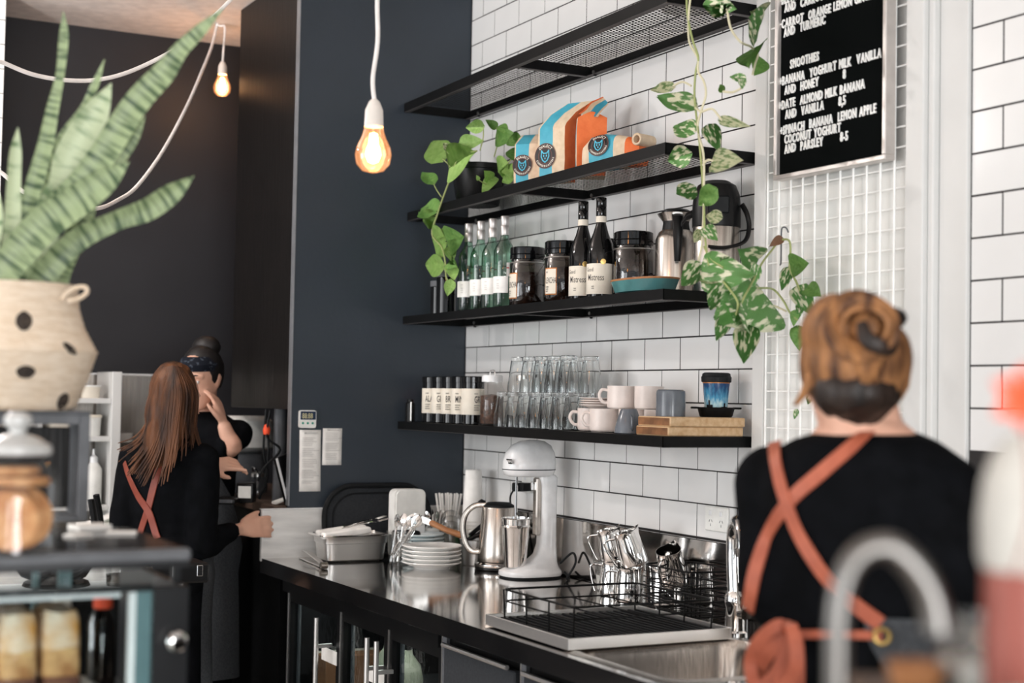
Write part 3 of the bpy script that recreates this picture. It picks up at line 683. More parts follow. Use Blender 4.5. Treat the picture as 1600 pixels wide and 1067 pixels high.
bm = BM(); loft(bm, [(V((-.02, -.064, .235)), V((.016, 0, 0)), V((0, 0, .012))), (V((-.03, -.085, .225)), V((.014, 0, 0)), V((0, 0, .012))), (V((-.034, -.098, .205)), V((.01, 0, 0)), V((0, 0, .008)))], 10); obj('spout', bm, 'black_plastic', t)
bm = BM(); tube(bm, spline([(.03, .069, .255), (.045, .082, .225), (.055, .087, .185), (.066, .072, .145), (.0755, .02, .128), (.076, -.03, .13)], 6), .0085, 8, flat=.55); obj('carry_strap', bm, 'black_plastic', t)

# ================================================================ coffee bags on the second shelf
def logo(parent, f, s):
    """round roaster's badge; f maps (u, v) in units of its radius and a lift to a point"""
    def disc(name, r0, r1, m, lift):
        b = BM(); n = 40
        o = [b.verts.new(f(r1 * math.cos(2 * PI * i / n), r1 * math.sin(2 * PI * i / n), lift)) for i in range(n)]
        if r0 == 0: b.faces.new(o)
        else:
            q = [b.verts.new(f(r0 * math.cos(2 * PI * i / n), r0 * math.sin(2 * PI * i / n), lift)) for i in range(n)]
            for i in range(n): b.faces.new((o[i], o[(i + 1) % n], q[(i + 1) % n], q[i]))
        return obj(name, b, m, parent, smooth=False, recalc=False)
    disc('badge', 0, 1, 'logo_black', .0006)
    g = disc('badge_ring', .60, .66, 'logo_brown', .0009); disc('badge_ring', .94, 1.0, 'logo_brown', .0009)
    b = BM()
    def ring(word, a_mid, up, r, size):
        tot = sum((glyph(c)[2] - glyph(c)[1] + .12) for c in word) * size
        a = a_mid + (tot / 2 / r if up else -tot / 2 / r)
        for c in word:
            me, x0, x1 = glyph(c, .02); w = (x1 - x0 + .12) * size; ac = a + (-w / 2 / r if up else w / 2 / r)
            th = ac - PI / 2 if up else ac + PI / 2; cx, cy = r * math.cos(ac), r * math.sin(ac)
            for _ in (0,):
                text(b, c, lambda x, y, z: (lambda X, Y: f(cx + X * math.cos(th) - Y * math.sin(th), cy + X * math.sin(th) + Y * math.cos(th), .0012))((x - (x0 + x1) / 2) * size, (y - .35) * size), .02)
            a += -w / r if up else w / r
    ring('DIALECT', PI / 2, True, .79, .30); ring('COFFEE ROASTERS', -PI / 2, False, .80, .22)
    obj('badge_lettering', b, 'logo_cream', parent, smooth=False, recalc=False, kind='stuff')
    b = BM(); pl = [(-.34, .42), (-.16, .20), (.16, .20), (.34, .42), (.36, -.05), (.22, -.34), (0, -.5), (-.22, -.34), (-.36, -.05)]
    k = len(pl)
    for i in range(k):
        p, q = pl[i], pl[(i + 1) % k]; d = V((q[0] - p[0], q[1] - p[1])); nn = V((-d.y, d.x)).normalized() * .045; e = d.normalized() * .04
        b.faces.new([b.verts.new(f(x, y, .0012)) for x, y in ((p[0] - nn.x - e.x, p[1] - nn.y - e.y), (q[0] - nn.x + e.x, q[1] - nn.y + e.y), (q[0] + nn.x + e.x, q[1] + nn.y + e.y), (p[0] + nn.x - e.x, p[1] + nn.y - e.y))])
    for x, y in ((-.13, .0), (.13, .0), (0, -.2)):
        b.faces.new([b.verts.new(f(x + .06 * math.cos(a), y + .09 * math.sin(a), .0012)) for a in [2 * PI * i / 8 for i in range(8)]])
    obj('badge_emblem', b, 'logo_blue', parent, smooth=False, recalc=False, kind='stuff')
def coffee_bag(loc, rz, label, w, d, h, ridge_dx, ridge_dy, hr, lean=0, lg=None):
    """stand-up pouch: striped front (-y), orange gussets, top pinched to a ridge"""
    t = thing('coffee_bag', label, 'coffee bag', loc, rz, 'striped coffee bags on the second shelf')
    cols = [(-.5, 'kraft'), (-.44, 'bag_blue'), (.04, 'kraft'), (.5, None)]
    mats = ['kraft', 'bag_blue', 'bag_orange']; N = 9
    hs = [0, .02, h * .35, h * .7, h * .93, h, h + (hr - h) * .5, hr]
    b = BM(); grid = []
    for z in hs:
        k = max(0, (z - h * .93) / (hr - h * .93)); ox = ridge_dx * k * k + lean * z; oy = ridge_dy * k; hd = d / 2 * (1 - k) ** .8 + .002
        bulge = 1 + .05 * math.sin(min(1, z / h) * PI); hw = w / 2 * (1 - .06 * k)
        row = []
        fr = [-.5, -.44, -.2, .04, .3, .5]
        for u in fr: row.append((u * 2 * hw + ox, -hd * bulge + oy, z, u))
        pinch = .72 if z > .02 else .95
        row += [(hw * (.94 if k < .5 else 1) + ox, 0 + oy, z, 9)]
        for u in fr[::-1]: row.append((u * 2 * hw + ox, hd * bulge + oy, z, u))
        row += [(-hw * (.94 if k < .5 else 1) + ox, 0 + oy, z, 9)]
        grid.append([b.verts.new((x + .0012 * math.sin(31 * z + 7 * x * 100), y + .0012 * math.sin(57 * z + 90 * x), zz)) for x, y, zz, u in row])
    n = len(grid[0]); mi = [0, 1, 1, 0, 0, 2, 2, 0, 0, 1, 1, 0, 2, 2]
    for a, c in zip(grid, grid[1:]):
        for i in range(n):
            f = b.faces.new((a[i], a[(i + 1) % n], c[(i + 1) % n], c[i])); f.material_index = mi[i]
    b.faces.new(grid[0][::-1]); b.faces.new(grid[-1])
    obj('pouch', b, mats, t, ang=40)
    if lg:
        cx, cz, R = lg
        logo(t, lambda u, v, l: V((cx + u * R + lean * (cz + v * R), -d / 2 * (1 + .05 * math.sin(min(1, (cz + v * R) / h) * PI)) - l - .0042, cz + v * R)), R)
    return t
P = at(829, 280, Y=-.20); coffee_bag((P.x, -.20, SH2), math.radians(38), 'low coffee bag at the left end, blue stripe and round badge', .098, .05, .155, .0, .03, .185, lg=(-.018, .072, .036))
P = at(868, 266, Y=-.19); coffee_bag((P.x, -.185, SH2), math.radians(26), 'tall coffee bag with badge, its folded peak leaning right', .105, .062, .19, .075, .02, .262, lg=(-.022, .085, .042))
P = at(914, 252, Y=-.16); coffee_bag((P.x + .02, -.15, SH2), math.radians(62 - 90), 'coffee bag showing its plain orange side, top folded over', .09, .088, .200, .0, .0, .206)
# folded-over flap of that bag
t = bpy.data.objects['coffee_bag.002']
bm = BM(); cols = ['bag_orange', 'kraft', 'bag_blue', 'kraft']; prev = None
Lf = spline([at(x, y, Y=yy) for x, y, yy in ((903, 178, -.165), (913, 171, -.16), (922, 160, -.15), (933, 155, -.14), (942, 151, -.135))], 3); Rf = spline([at(x, y, Y=yy) for x, y, yy in ((934, 183, -.165), (938, 177, -.16), (943, 171, -.15), (948, 166, -.14), (951, 162, -.135))], 3)
for a_, b_ in zip(Lf, Rf):
    row = [bm.verts.new(a_.lerp(b_, u)) for u in (0, .12, .42, .88, 1)]
    if prev:
        for i in range(4): bm.faces.new((prev[i], prev[i + 1], row[i + 1], row[i])).material_index = i
    prev = row
bmesh.ops.solidify(bm, geom=list(bm.faces), thickness=.004)
bmesh.ops.transform(bm, matrix=t.matrix_basis.inverted(), verts=bm.verts); obj('folded_flap', bm, cols, t)
P = at(962, 240, Y=-.17)
t = thing('coffee_bag', 'short coffee bag lying down with its top rolled up at the right', 'coffee bag', (P.x, -.175, SH2), math.radians(18), 'striped coffee bags on the second shelf')
bm = BM(); L_ = .235
xs = [(-.5, .018, .05), (-.44, .034, .085), (-.30, .040, .108), (-.1, .042, .112), (.12, .040, .104), (.3, .036, .094), (.42, .030, .082), (.5, .024, .072)]
rows = loft(bm, [(V((u * L_, 0, hh / 2)), V((0, dd, 0)), V((0, 0, hh / 2))) for u, dd, hh in xs], 18, True, 0, 3.2)
bm.faces.ensure_lookup_table()
for f in bm.faces:
    u = f.calc_center_median().x / L_; f.material_index = 0 if u < -.30 else 1 if u < .12 else 0 if u < .36 else 2
obj('pouch', bm, ('kraft', 'bag_blue', 'bag_orange'), t)
bm = BM(); m_ = M.Translation((.118, 0, .078)) @ M.Rotation(PI / 2, 4, 'X')
lathe(bm, [(.012, -.036), (.017, -.038), (.019, -.036), (.019, .036), (.017, .038), (.012, .036), (.012, -.036)], 18, mtx=m_); obj('rolled_top', bm, 'kraft', t)
def lying(u, v, l):
    a = math.radians(50 - v * 26); return V((-.03 + u * .044 + v * .006, -.040 * math.cos(a) * 1.06 - l * math.cos(a), .056 + .0545 * math.sin(a) * 1.06 + .001 + l * math.sin(a)))
def lying(u, v, l):
    p = V((-.028 + u * .042, 0, .074 + v * .034)); s = min(1, max(-1, (p.z - .056) / .0565)); yy = .043 * (1 - abs(s) ** 3.2) ** (1 / 3.2)
    return V((p.x, -yy - l - .0012, p.z))
logo(t, lying, .04)

# ================================================================ things on the workbench
def tilted(c, x, z): return frame(c, x, z)
# steel pan with napkins and forks
t = thing('steel_food_pan', 'deep rectangular steel food pan near the left end of the bench', 'pan', (.168, -.535, BZ))
bm = BM()
rr(bm, [(0, 0, .006, .02, .02), (0, 0, .001, .055, .10), (0, 0, .008, .066, .113), (0, 0, .066, .072, .119), (0, 0, .068, .076, .123), (0, 0, .094, .078, .125), (0, 0, .098, .081, .128), (0, 0, .098, .095, .142), (0, 0, .095, .096, .143), (0, 0, .095, .083, .131), (0, 0, .09, .075, .122), (0, 0, .004, .06, .105), (0, 0, .004, .02, .02)], 7, 48)
obj('pan_body', bm, 'steel', t, ang=50)
bm = BM(); rr(bm, [(0, 0, .0975, .080, .127), (0, 0, .1, .081, .128), (0, 0, .1, .095, .142), (0, 0, .0965, .097, .144), (0, 0, .094, .095, .142)], 7, 48); obj('rim', bm, 'chrome', t, ang=50)
for i, (dx, dy, a, dz) in enumerate(((.034, -.02, 4, .092), (-.026, -.015, -3, .094))):
    b = BM(); loft(b, [(V((0, y, .012)), V((w, 0, 0)), V((0, 0, h))) for y, w, h in ((-.10, .018, .008), (-.095, .026, .014), (0, .027, .016), (.07, .026, .014), (.085, .022, .011))], 14, True, 0, 3)
    o = obj('napkin_roll', b, 'paper'); o.location = (.168 + dx, -.54 + dy, BZ + dz); o.rotation_euler = (math.radians(6), 0, math.radians(a)); tag(o, ('front', 'rear')[i] + ' rolled white napkin lying in the steel food pan', 'napkin', 'napkin rolls in the pan')
def fork_bm(b, m, L=.18):
    tube(b, [m @ V((0, 0, 0)), m @ V((L * .6, 0, .003)), m @ V((L * .68, 0, .002))], [.0035, .0028, .003], 6, flat=.5)
    vs = []; loft(b, [(m @ V((L * .66, 0, .002)), m.to_3x3() @ V((0, .004, 0)), m.to_3x3() @ V((0, 0, .0012))), (m @ V((L * .73, 0, 0)), m.to_3x3() @ V((0, .011, 0)), m.to_3x3() @ V((0, 0, .0014))), (m @ V((L * .79, 0, 0)), m.to_3x3() @ V((0, .0115, 0)), m.to_3x3() @ V((0, 0, .0014)))], 8)
    for k in range(4): tube(b, [m @ V((L * .78, -.0095 + .0063 * k, 0)), m @ V((L, -.0095 + .0063 * k, .004))], .0014, 5)
for i, (y, a) in enumerate(((-.478, 86), (-.462, 96))):
    b = BM(); fork_bm(b, M.Identity(4)); o = obj('fork', b, 'chrome'); o.location = (.188 - .03 * i, y - .10, BZ + .118 + .004 * i); o.rotation_euler = (0, math.radians(-10), math.radians(a)); tag(o, ('near', 'far')[i] + ' fork with tines up on the napkins in the pan', 'fork', 'forks on the napkins')
# tongs
t = thing('serving_tongs', 'flat steel tongs lying at the front left corner of the bench', 'tongs', (.25, -.69, BZ))
p0, p1 = V((-.23, .03, 0)), V((.17, .0, 0))
for k, (dy, z0, z1) in enumerate(((0, .004, .004), (.012, .03, .018))):
    b = BM(); rows = [(V((-.19, .0 + dy, z0)), .005, .002), (V((-.1, dy * .6 - .005, z0)), .012, .003), (V((.05, -.02 + dy * .3, z1)), .010, .003), (V((.15, -.035, z1 * .6 + .004)), .008, .003)]
    loft(b, [(c, V((0.02, 1, 0)).normalized() * w, V((0, 0, h))) for c, w, h in rows], 8, True, 0, 4); obj('arm', b, 'steel', t)
bm = BM(); lathe(bm, [(0, -.012), (.012, -.012), (.012, .012), (0, .012)], 12, mtx=M.Translation((.152, -.036, .013)) @ M.Rotation(PI / 2, 4, 'X')); obj('hinge', bm, 'brushed', t)
# dark oval serving tray leaning on the navy panel
t = thing('serving_tray', 'big charcoal rounded serving tray leaning against the navy panel', 'tray', (.047, -.375, BZ)); t.rotation_euler = (0, math.radians(-6), 0)
pl = rrect(.43, .262, .115, 8)
def rot90(m=M.Identity(4)): return m @ M(((0, 0, 1, 0), (1, 0, 0, 0), (0, 1, 0, .133), (0, 0, 0, 1)))
bm = BM(); prism(bm, pl, -.004, .004, rot90()); obj('tray_base', bm, 'tray_fabric', t)
bm = BM(); tube(bm, [rot90() @ V((x, y, .006)) for x, y in pl], .0105, 8, closed=True); obj('rim', bm, 'black_rubber', t)
bm = BM(); tube(bm, [rot90() @ V((x * .84, y * .78, .0035)) for x, y in pl], .004, 6, closed=True); obj('inner_ridge', bm, 'black_rubber', t)
bm = BM(); lathe(bm, [(0, 0), (.016, 0), (.016, .006), (0, .008)], 18, mtx=M.Translation((.012, -.183, .075)) @ M.Rotation(PI / 2, 4, 'Y')); obj('corner_disc', bm, 'rack_grey', t)
# white holder, cutlery caddy, glasses of cutlery
t = thing('napkin_dispenser', 'white upright napkin dispenser in front of the charcoal tray', 'dispenser', (.20, -.325, BZ))
bm = BM(); m_ = M(((0, 0, 1, 0), (1, 0, 0, 0), (0, 1, 0, .135), (0, 0, 0, 1)))
prism(bm, rrect(.125, .25, .022, 4), -.035, .03, m_); bmesh.ops.bevel(bm, geom=[e for e in bm.edges if e.calc_face_angle(0) > 1.2], offset=.006, segments=2, affect='EDGES'); obj('housing', bm, 'white_plastic', t)
bm = BM(); box(bm, .030, .040, -.05, .055, .085, .128, .004, seg=2); obj('front_lip', bm, 'white_enamel', t)
t = thing('cutlery_caddy', 'black perforated cutlery caddy in front of the napkin dispenser', 'caddy', (.295, -.37, BZ))
bm = BM(); box(bm, -.035, .035, -.045, .045, 0, .115, .006)
for f in [f for f in bm.faces if f.normal.z > .9 and f.calc_area() > .003]: bmesh.ops.delete(bm, geom=[f], context='FACES')
obj('basket_body', bm, 'black_plastic', t)
bm = BM()
for y in (-.026, 0, .026):
    for z in (.03, .055, .08): lathe(bm, [(0, .0), (.006, .0), (.006, .0015), (0, .0015)], 10, mtx=M.Translation((.035, y, z)) @ M.Rotation(PI / 2, 4, 'Y'))
obj('perforation', bm, 'white_plastic', t, kind='stuff')
t = thing('cutlery_glass', 'clear glass of cutlery at the left edge of the plate stacks', 'glass', (.40, -.445, BZ))
bm = BM(); lathe(bm, [(0, .006), (.030, .006), (.028, .0), (.032, 0), (.045, .125), (.043, .125), (.031, .012), (0, .010)], 24); obj('vessel', bm, 'glass', t)
def spoon_mesh(b, m, L=.17):
    tube(b, [m @ V((0, 0, 0)), m @ V((0, 0, L * .4)), m @ V((0, 0, L * .72))], [.0042, .0028, .0025], 6, flat=.45)
    r = m.to_3x3(); loft(b, [(m @ V((0, .001, L * .72)), r @ V((.003, 0, 0)), r @ V((0, .0015, 0))), (m @ V((0, .004, L * .80)), r @ V((.014, 0, 0)), r @ V((0, .002, 0))), (m @ V((0, .005, L * .9)), r @ V((.0165, 0, 0)), r @ V((0, .002, 0))), (m @ V((0, .001, L)), r @ V((.006, 0, 0)), r @ V((0, .0015, 0)))], 10)
b = BM(); spoon_mesh(b, M.Identity(4)); SPM = obj('s', b, 'chrome'); spme = SPM.data; bpy.data.objects.remove(SPM)
for i in range(14):
    a = rnd.uniform(0, 6.28); lean = V((.18 + .25 * rnd.random(), .35 + .25 * rnd.random(), 1)).normalized() if i > 2 else V((rnd.uniform(-.2, .2), rnd.uniform(-.2, .2), 1)).normalized()
    o = link('spoon', spme, None, M.Translation((.40 + rnd.uniform(-.015, .012), -.455 + rnd.uniform(-.015, .012), BZ + .014 + .002 * i)) @ lean.to_track_quat('Z', 'Y').to_matrix().to_4x4() @ M.Rotation(a, 4, 'Z'))
    tag(o, 'shiny spoon standing in the glass left of the plates', 'spoon', 'spoons in the cutlery glass')
t = thing('spoon_tin', 'steel tin of spoons standing behind the plate stacks', 'tin', (.20, -.225, BZ))
bm = BM(); lathe(bm, [(0, .003), (.036, .003), (.038, 0), (.04, .002), (.04, .115), (.038, .115), (.036, .01), (0, .008)], 22); obj('tin_body', bm, 'white_plastic', t)
for i in range(7):
    a = 2 * PI * i / 7; lean = V((.22 * math.cos(a), .22 * math.sin(a), 1)).normalized()
    o = link('spoon', spme, None, M.Translation((.20 + .01 * math.cos(a), -.225 + .01 * math.sin(a), BZ + .012)) @ lean.to_track_quat('Z', 'Y').to_matrix().to_4x4() @ M.Rotation(a * 3, 4, 'Z'))
    tag(o, 'dark reflecting spoon standing in the tin behind the plates', 'spoon', 'spoons in the tin')
# plates
def plate_me(r, h, m, foot):
    b = BM(); lathe(b, [(0, .004), (foot * .8, .004), (foot * .86, 0), (foot, 0), (foot * 1.06, h * .35), (r * .97, h), (r, h + .003), (r * .985, h + .0055), (r * .8, h * .62 + .004), (foot * .95, h * .3 + .004), (0, h * .28 + .003)], 44)
    o = obj('p', b, m, ang=60); me = o.data; bpy.data.objects.remove(o); return me
pa, pb_ = plate_me(.088, .012, 'blue_white_ceramic', .05), plate_me(.106, .020, 'white_ceramic', .062)
for i in range(8):
    o = link('plate', pa); o.location = (.30 + rnd.uniform(-.002, .002), -.315 + rnd.uniform(-.002, .002), BZ + .0003 + .0125 * i); tag(o, 'pale bluish side plate in the rear stack, %s from the bottom' % ORD[i], 'plate', 'bluish plates in the rear stack')
for i in range(5):
    o = link('plate', pb_); o.location = (.50 + rnd.uniform(-.002, .002), -.360 + rnd.uniform(-.002, .002), BZ + .0003 + .0142 * i); tag(o, 'white dinner plate in the front stack, %s from the bottom' % ORD[i], 'plate', 'white plates in the front stack')
# steel bowl with black utensils, wooden handled knife
t = thing('steel_bowl', 'steel bowl of black-handled utensils behind the white plates', 'bowl', (.452, -.168, BZ))
bm = BM(); lathe(bm, [(0, .003), (.042, 0), (.046, .004), (.054, .09), (.057, .093), (.053, .09), (.044, .008), (0, .006)], 30); obj('bowl_body', bm, 'steel', t)
for i, (dx, dy, a) in enumerate(((.0, .0, 25), (.02, .02, -15), (-.01, .03, 60))):
    b = BM(); tube(b, [(-.05, 0, -.03), (0, 0, 0), (.05, 0, .012), (.075, 0, .012)], [.007, .009, .011, .006], 8); o = obj('utensil', b, 'black_plastic'); o.location = (.452 + dx, -.168 + dy, BZ + .104 + .017 * i); o.rotation_euler = (0, 0, math.radians(a + 40)); tag(o, 'black-handled utensil in the steel bowl, %s from the front' % ORD[i], 'utensil', 'utensils in the steel bowl')
t = thing('wooden_handled_knife', 'knife with thick brown wooden handle resting over the spoons', 'knife')
A, B_ = at(672, 816, X=.30), at(724, 838, X=.42)
ax = (B_ - A); Lh = ax.length; t.location = A; t.matrix_world = frame(A, ax, (0, 0, 1))
bm = BM(); tube(bm, [(0, 0, 0), (.01, 0, 0), (Lh * .5, 0, -.003), (Lh * .9, 0, 0), (Lh, 0, 0)], [.008, .012, .011, .0125, .008], 10, flat=.8); obj('handle', bm, 'wood_handle', t)
bm = BM(); box(bm, -.075, .002, -.001, .001, -.012, .010); obj('blade', bm, 'steel', t, smooth=False)
# cups
t = thing('paper_cup_stack', 'tall stack of white paper cups turned upside down in the bench corner', 'cups', (.27, -.088, BZ))
for k in range(11):
    z = .014 * k; b = BM(); lathe(b, [(.040, z), (.0415, z + .002), (.040, z + .006), (.0305, z + .19), (.029, z + .193), (0, z + .191)], 26) if k == 10 else lathe(b, [(.040, z), (.0415, z + .002), (.040, z + .006), (.0388, z + .03)], 26)
    obj('paper_cup', b, 'paper', t)
t = thing('plastic_cup_stack', 'stack of clear domed plastic cups beside the paper cups', 'cups', (.275, -.182, BZ))
for k in range(4):
    z = .02 * k; b = BM(); lathe(b, [(.044, z), (.045, z + .002), (.038, z + .09), (.034, z + .105), (.02, z + .122), (0, z + .126)], 26); obj('plastic_cup', b, 'clear_plastic', t)
t = thing('straw_holder', 'fan of white paper straws behind the clear cups', 'straws', (.12, -.118, BZ))
bm = BM(); lathe(bm, [(0, .002), (.034, 0), (.036, .002), (.036, .10), (.034, .10), (.032, .006), (0, .005)], 20); obj('holder', bm, 'white_plastic', t)
for k in range(16):
    a = 2 * PI * k / 16 * 1.0; rr_ = .022 if k % 2 else .012; b = BM(); tube(b, [(rr_ * math.cos(a) * .6, rr_ * math.sin(a) * .6, .01), (rr_ * math.cos(a) * 2.2 - .0, rr_ * math.sin(a) * 2.2, .235)], .0042, 7); obj('straw', b, 'paper', t)
t = thing('green_cup', 'green paper cup half hidden behind the kettle', 'cup', (.372, -.112, BZ))
bm = BM(); lathe(bm, [(0, 0), (.028, 0), (.036, .10), (.0375, .101), (.0375, .104), (.035, .103), (.027, .004), (0, .003)], 22); obj('cup_body', bm, 'green_paper', t)
bm = BM(); lathe(bm, [(.0362, .098), (.038, .100), (.038, .112), (.033, .116), (0, .115)], 22); obj('lid', bm, 'white_plastic', t)
# kettle
t = thing('electric_kettle', 'brushed steel electric kettle with arched handle beside the mixer', 'kettle', (.60, -.15, BZ), math.radians(-118))
bm = BM(); lathe(bm, [(0, 0), (.078, 0), (.081, .004), (.081, .02), (.07, .026), (0, .026)], 34); obj('power_base', bm, 'black_plastic', t)
bm = BM(); lathe(bm, [(.0815, .012), (.0822, .013), (.0822, .021), (.074, .0265)], 34); obj('base_ring', bm, 'chrome', t)
bm = BM(); lathe(bm, [(0, .028), (.070, .028), (.072, .032), (.071, .06), (.058, .215), (.055, .22)], 36); obj('body', bm, 'brushed', t)
bm = BM(); lathe(bm, [(.056, .217), (.055, .226), (.04, .235), (0, .238)], 30); obj('lid', bm, 'black_rubber', t)
bm = BM(); pth = spline([(.045, 0, .226), (.085, 0, .222), (.118, 0, .19), (.126, 0, .14), (.112, 0, .085), (.09, 0, .062), (.066, 0, .062)], 5)
loft(bm, [(p, V((0, .016, 0)), (pth[min(i + 1, len(pth) - 1)] - pth[max(i - 1, 0)]).cross(V((0, 1, 0))).normalized() * .010) for i, p in enumerate(pth)], 10, True, 0, 3); obj('handle', bm, 'brushed', t)
bm = BM(); loft(bm, [(p - V((.0085, 0, .002)), V((0, .011, 0)), V((.003, 0, 0))) for p in pth[5:-6]], 8); obj('handle_grip', bm, 'black_rubber', t)
bm = BM(); tube(bm, [(.048, 0, .232), (.062, 0, .236), (.072, 0, .232)], [.008, .010, .006], 8); obj('lid_button', bm, 'black_plastic', t)
# power points and plug
def outlet(x, z, label):
    t = thing('power_outlet', label, 'power outlet', (x, 0, z), 0, 'white double power outlets')
    b = BM(); box(b, -.056, .056, -.009, -.0002, -.036, .036, .003); obj('face_plate', b, 'white_plastic', t)
    for sx_ in (-.026, .026):
        b = BM(); box(b, sx_ - .006, sx_ + .006, -.0125, -.009, .010, .024, .001); obj('switch', b, 'white_enamel', t)
        b = BM()
        for dx, dz, a in ((-.006, -.006, .5), (.006, -.006, -.5), (0, -.018, 0)): box(b, -.001, .001, -.0094, -.0089, -.004, .004, mtx=M.Translation((sx_ + dx, 0, dz)) @ M.Rotation(a, 4, 'Y'))
        obj('socket_slot', b, 'rack_grey', t, smooth=False, kind='stuff')
outlet(1.71, 1.161, 'white double power outlet on the tiles right of the milk jugs')
outlet(.56, 1.20, 'white double power outlet on the tiles behind the milkshake mixer')
t = thing('power_plug', 'black plug and cord pushed into the outlet behind the mixer', 'plug', (.56, -.013, 1.20))
bm = BM(); box(bm, -.042, -.012, -.045, -.001, -.032, .0, .006, seg=2); obj('plug_body', bm, 'black_rubber', t)
bm = BM(); box(bm, .012, .04, -.04, -.001, -.028, .002, .006, seg=2); obj('plug_body', bm, 'black_rubber', t)
bm = BM(); tube(bm, spline([(-.027, -.04, -.025), (-.03, -.055, -.06), (.0, -.05, -.16), (.05, -.05, -.28), (.08, -.06, -.294)], 5), .0035, 6); obj('cord', bm, 'black_rubber', t)
# milkshake mixer
t = thing('milkshake_mixer', 'white enamel milkshake mixer with steel cup on the bench', 'mixer', (.835, -.147, BZ))
bm = BM(); rows = rr(bm, [(0, 0, .0, .078, .10), (0, 0, .012, .085, .108), (0, 0, .022, .083, .106), (0, .01, .034, .066, .088), (0, .040, .05, .045, .056), (0, .055, .075, .036, .040), (0, .060, .11, .031, .033), (0, .062, .20, .030, .030), (0, .062, .31, .031, .031), (0, .058, .335, .036, .036), (0, .055, .345, .03, .03)], 2.6, 36)
bm.faces.new(rows[0]); bm.faces.new(rows[-1]); obj('stand', bm, 'white_enamel', t, ang=50)
bm = BM(); rr(bm, [(0, 0, .0, .082, .104), (0, 0, .008, .082, .104)], 2.6, 36); obj('base_gasket', bm, 'black_rubber', t)
bm = BM(); rows = rr(bm, [(0, -.012, .340, .05, .07), (0, -.012, .345, .062, .086), (0, -.012, .362, .066, .0925), (0, -.012, .366, .0665, .093), (0, -.011, .39, .0665, .093), (0, -.008, .42, .062, .086), (0, -.004, .445, .05, .07), (0, 0, .460, .03, .042), (0, .002, .464, .008, .012)], 2.4, 40)
bm.faces.new(rows[0]); bm.faces.new(rows[-1]); obj('motor_head', bm, 'white_enamel', t, ang=60)
bm = BM(); rr(bm, [(0, -.012, .3625, .0668, .0933), (0, -.012, .3655, .0670, .0935)], 2.4, 40); obj('seam', bm, 'black_rubber', t, smooth=False)
bm = BM(); box(bm, -.001, .04, -.0004, .0004, -.008, .008, mtx=M.Translation((.006, -.1015, .392))); obj('badge', bm, 'black_plastic', t, smooth=False)
bm = BM(); text(bm, 'ROBAND', lambda x, y, z: V((.009 + x * .0095, -.1023, .3885 + y * .011)), .01); obj('badge_lettering', bm, 'letter_white', t, smooth=False, recalc=False, kind='stuff')
bm = BM(); tube(bm, [(0, -.058, .345), (0, -.058, .075)], .0042, 8); lathe(bm, [(0, .07), (.016, .07), (.016, .074), (0, .074)], 12, (0, -.058, 0)); obj('spindle', bm, 'chrome', t)
bm = BM(); box(bm, -.014, .014, .012, .032, .14, .335, .004); obj('column_plate', bm, 'brushed', t)
bm = BM(); box(bm, -.006, .006, -.002, .014, .292, .322, .002); obj('cup_hook', bm, 'chrome', t)
tmix = t; t2 = thing('mixing_cup', 'tall tapered steel milkshake cup hanging under the mixer head', 'cup', (.835, -.205, BZ + .0352))
bm = BM(); lathe(bm, [(0, .004), (.034, .002), (.036, 0), (.037, .004), (.047, .13), (.05, .138), (.0475, .142), (.049, .162), (.0515, .165), (.049, .166), (.046, .14), (.035, .01), (0, .008)], 34); obj('cup_body', bm, 'chrome', t2)
bm = BM(); lathe(bm, [(.0485, .134), (.0505, .138), (.0485, .142)], 34); obj('bead', bm, 'chrome', t2)
bm = BM(); tube(bm, spline([(.905, -.07, BZ + .05), (.96, -.055, BZ + .09), (.99, -.06, BZ + .06), (.98, -.085, BZ + .01), (.95, -.06, BZ + .005), (.91, -.055, BZ + .02)], 6), .004, 7)
obj('power_cord', bm, 'black_rubber', tmix, world=True)

# glass-washing tray with wire guard
t = thing('drainer_tray', 'square steel-edged drainer tray with black ribbed mat on the bench', 'tray', (1.98, -.545, BZ))
bm = BM()
for a, b, c, d in ((-.22, .22, -.24, -.234), (-.22, .22, .234, .24), (-.22, -.214, -.234, .234), (.214, .22, -.234, .234)): box(bm, a, b, c, d, .004, .032, .001)
obj('rim', bm, 'steel', t, smooth=False)
bm = BM(); box(bm, -.213, .213, -.233, .233, .004, .020); obj('tray_floor', bm, 'black_metal', t, smooth=False)
for k in range(20):
    y = -.222 + k * .0233; b = BM(); box(b, -.205, .205, y - .004, y + .004, .0201, .0245, .001); obj('mat_rib', b, 'black_rubber', t, smooth=False)
bm = BM(); box(bm, -.20, .20, -.22, .22, .0003, .004); obj('foot_pad', bm, 'black_rubber', t, smooth=False)
t = thing('wire_rack', 'thin black wire rack standing on the drainer tray', 'rack', (1.98, -.545, BZ + .025))
hw, hh = .185, .205
for z, r in ((.075, .0032), (.045, .0024)):
    b = BM(); tube(b, [V((x, y, z)) for x, y in rrect(hw * 2, hh * 2, .02, 3)], r, 6, closed=True); obj('rail', b, 'black_metal', t)
for x in (-hw, -.06, .06, hw):
    for s in (-1, 1):
        b = BM(); tube(b, [(x * .97, s * hh * .99, .0005), (x, s * hh, .075)], .0024, 6); obj('post', b, 'black_metal', t)
for y in (-.1, .0, .1):
    b = BM(); tube(b, [(-hw, y, .045), (hw, y, .045)], .0022, 6); obj('cross_wire', b, 'black_metal', t)
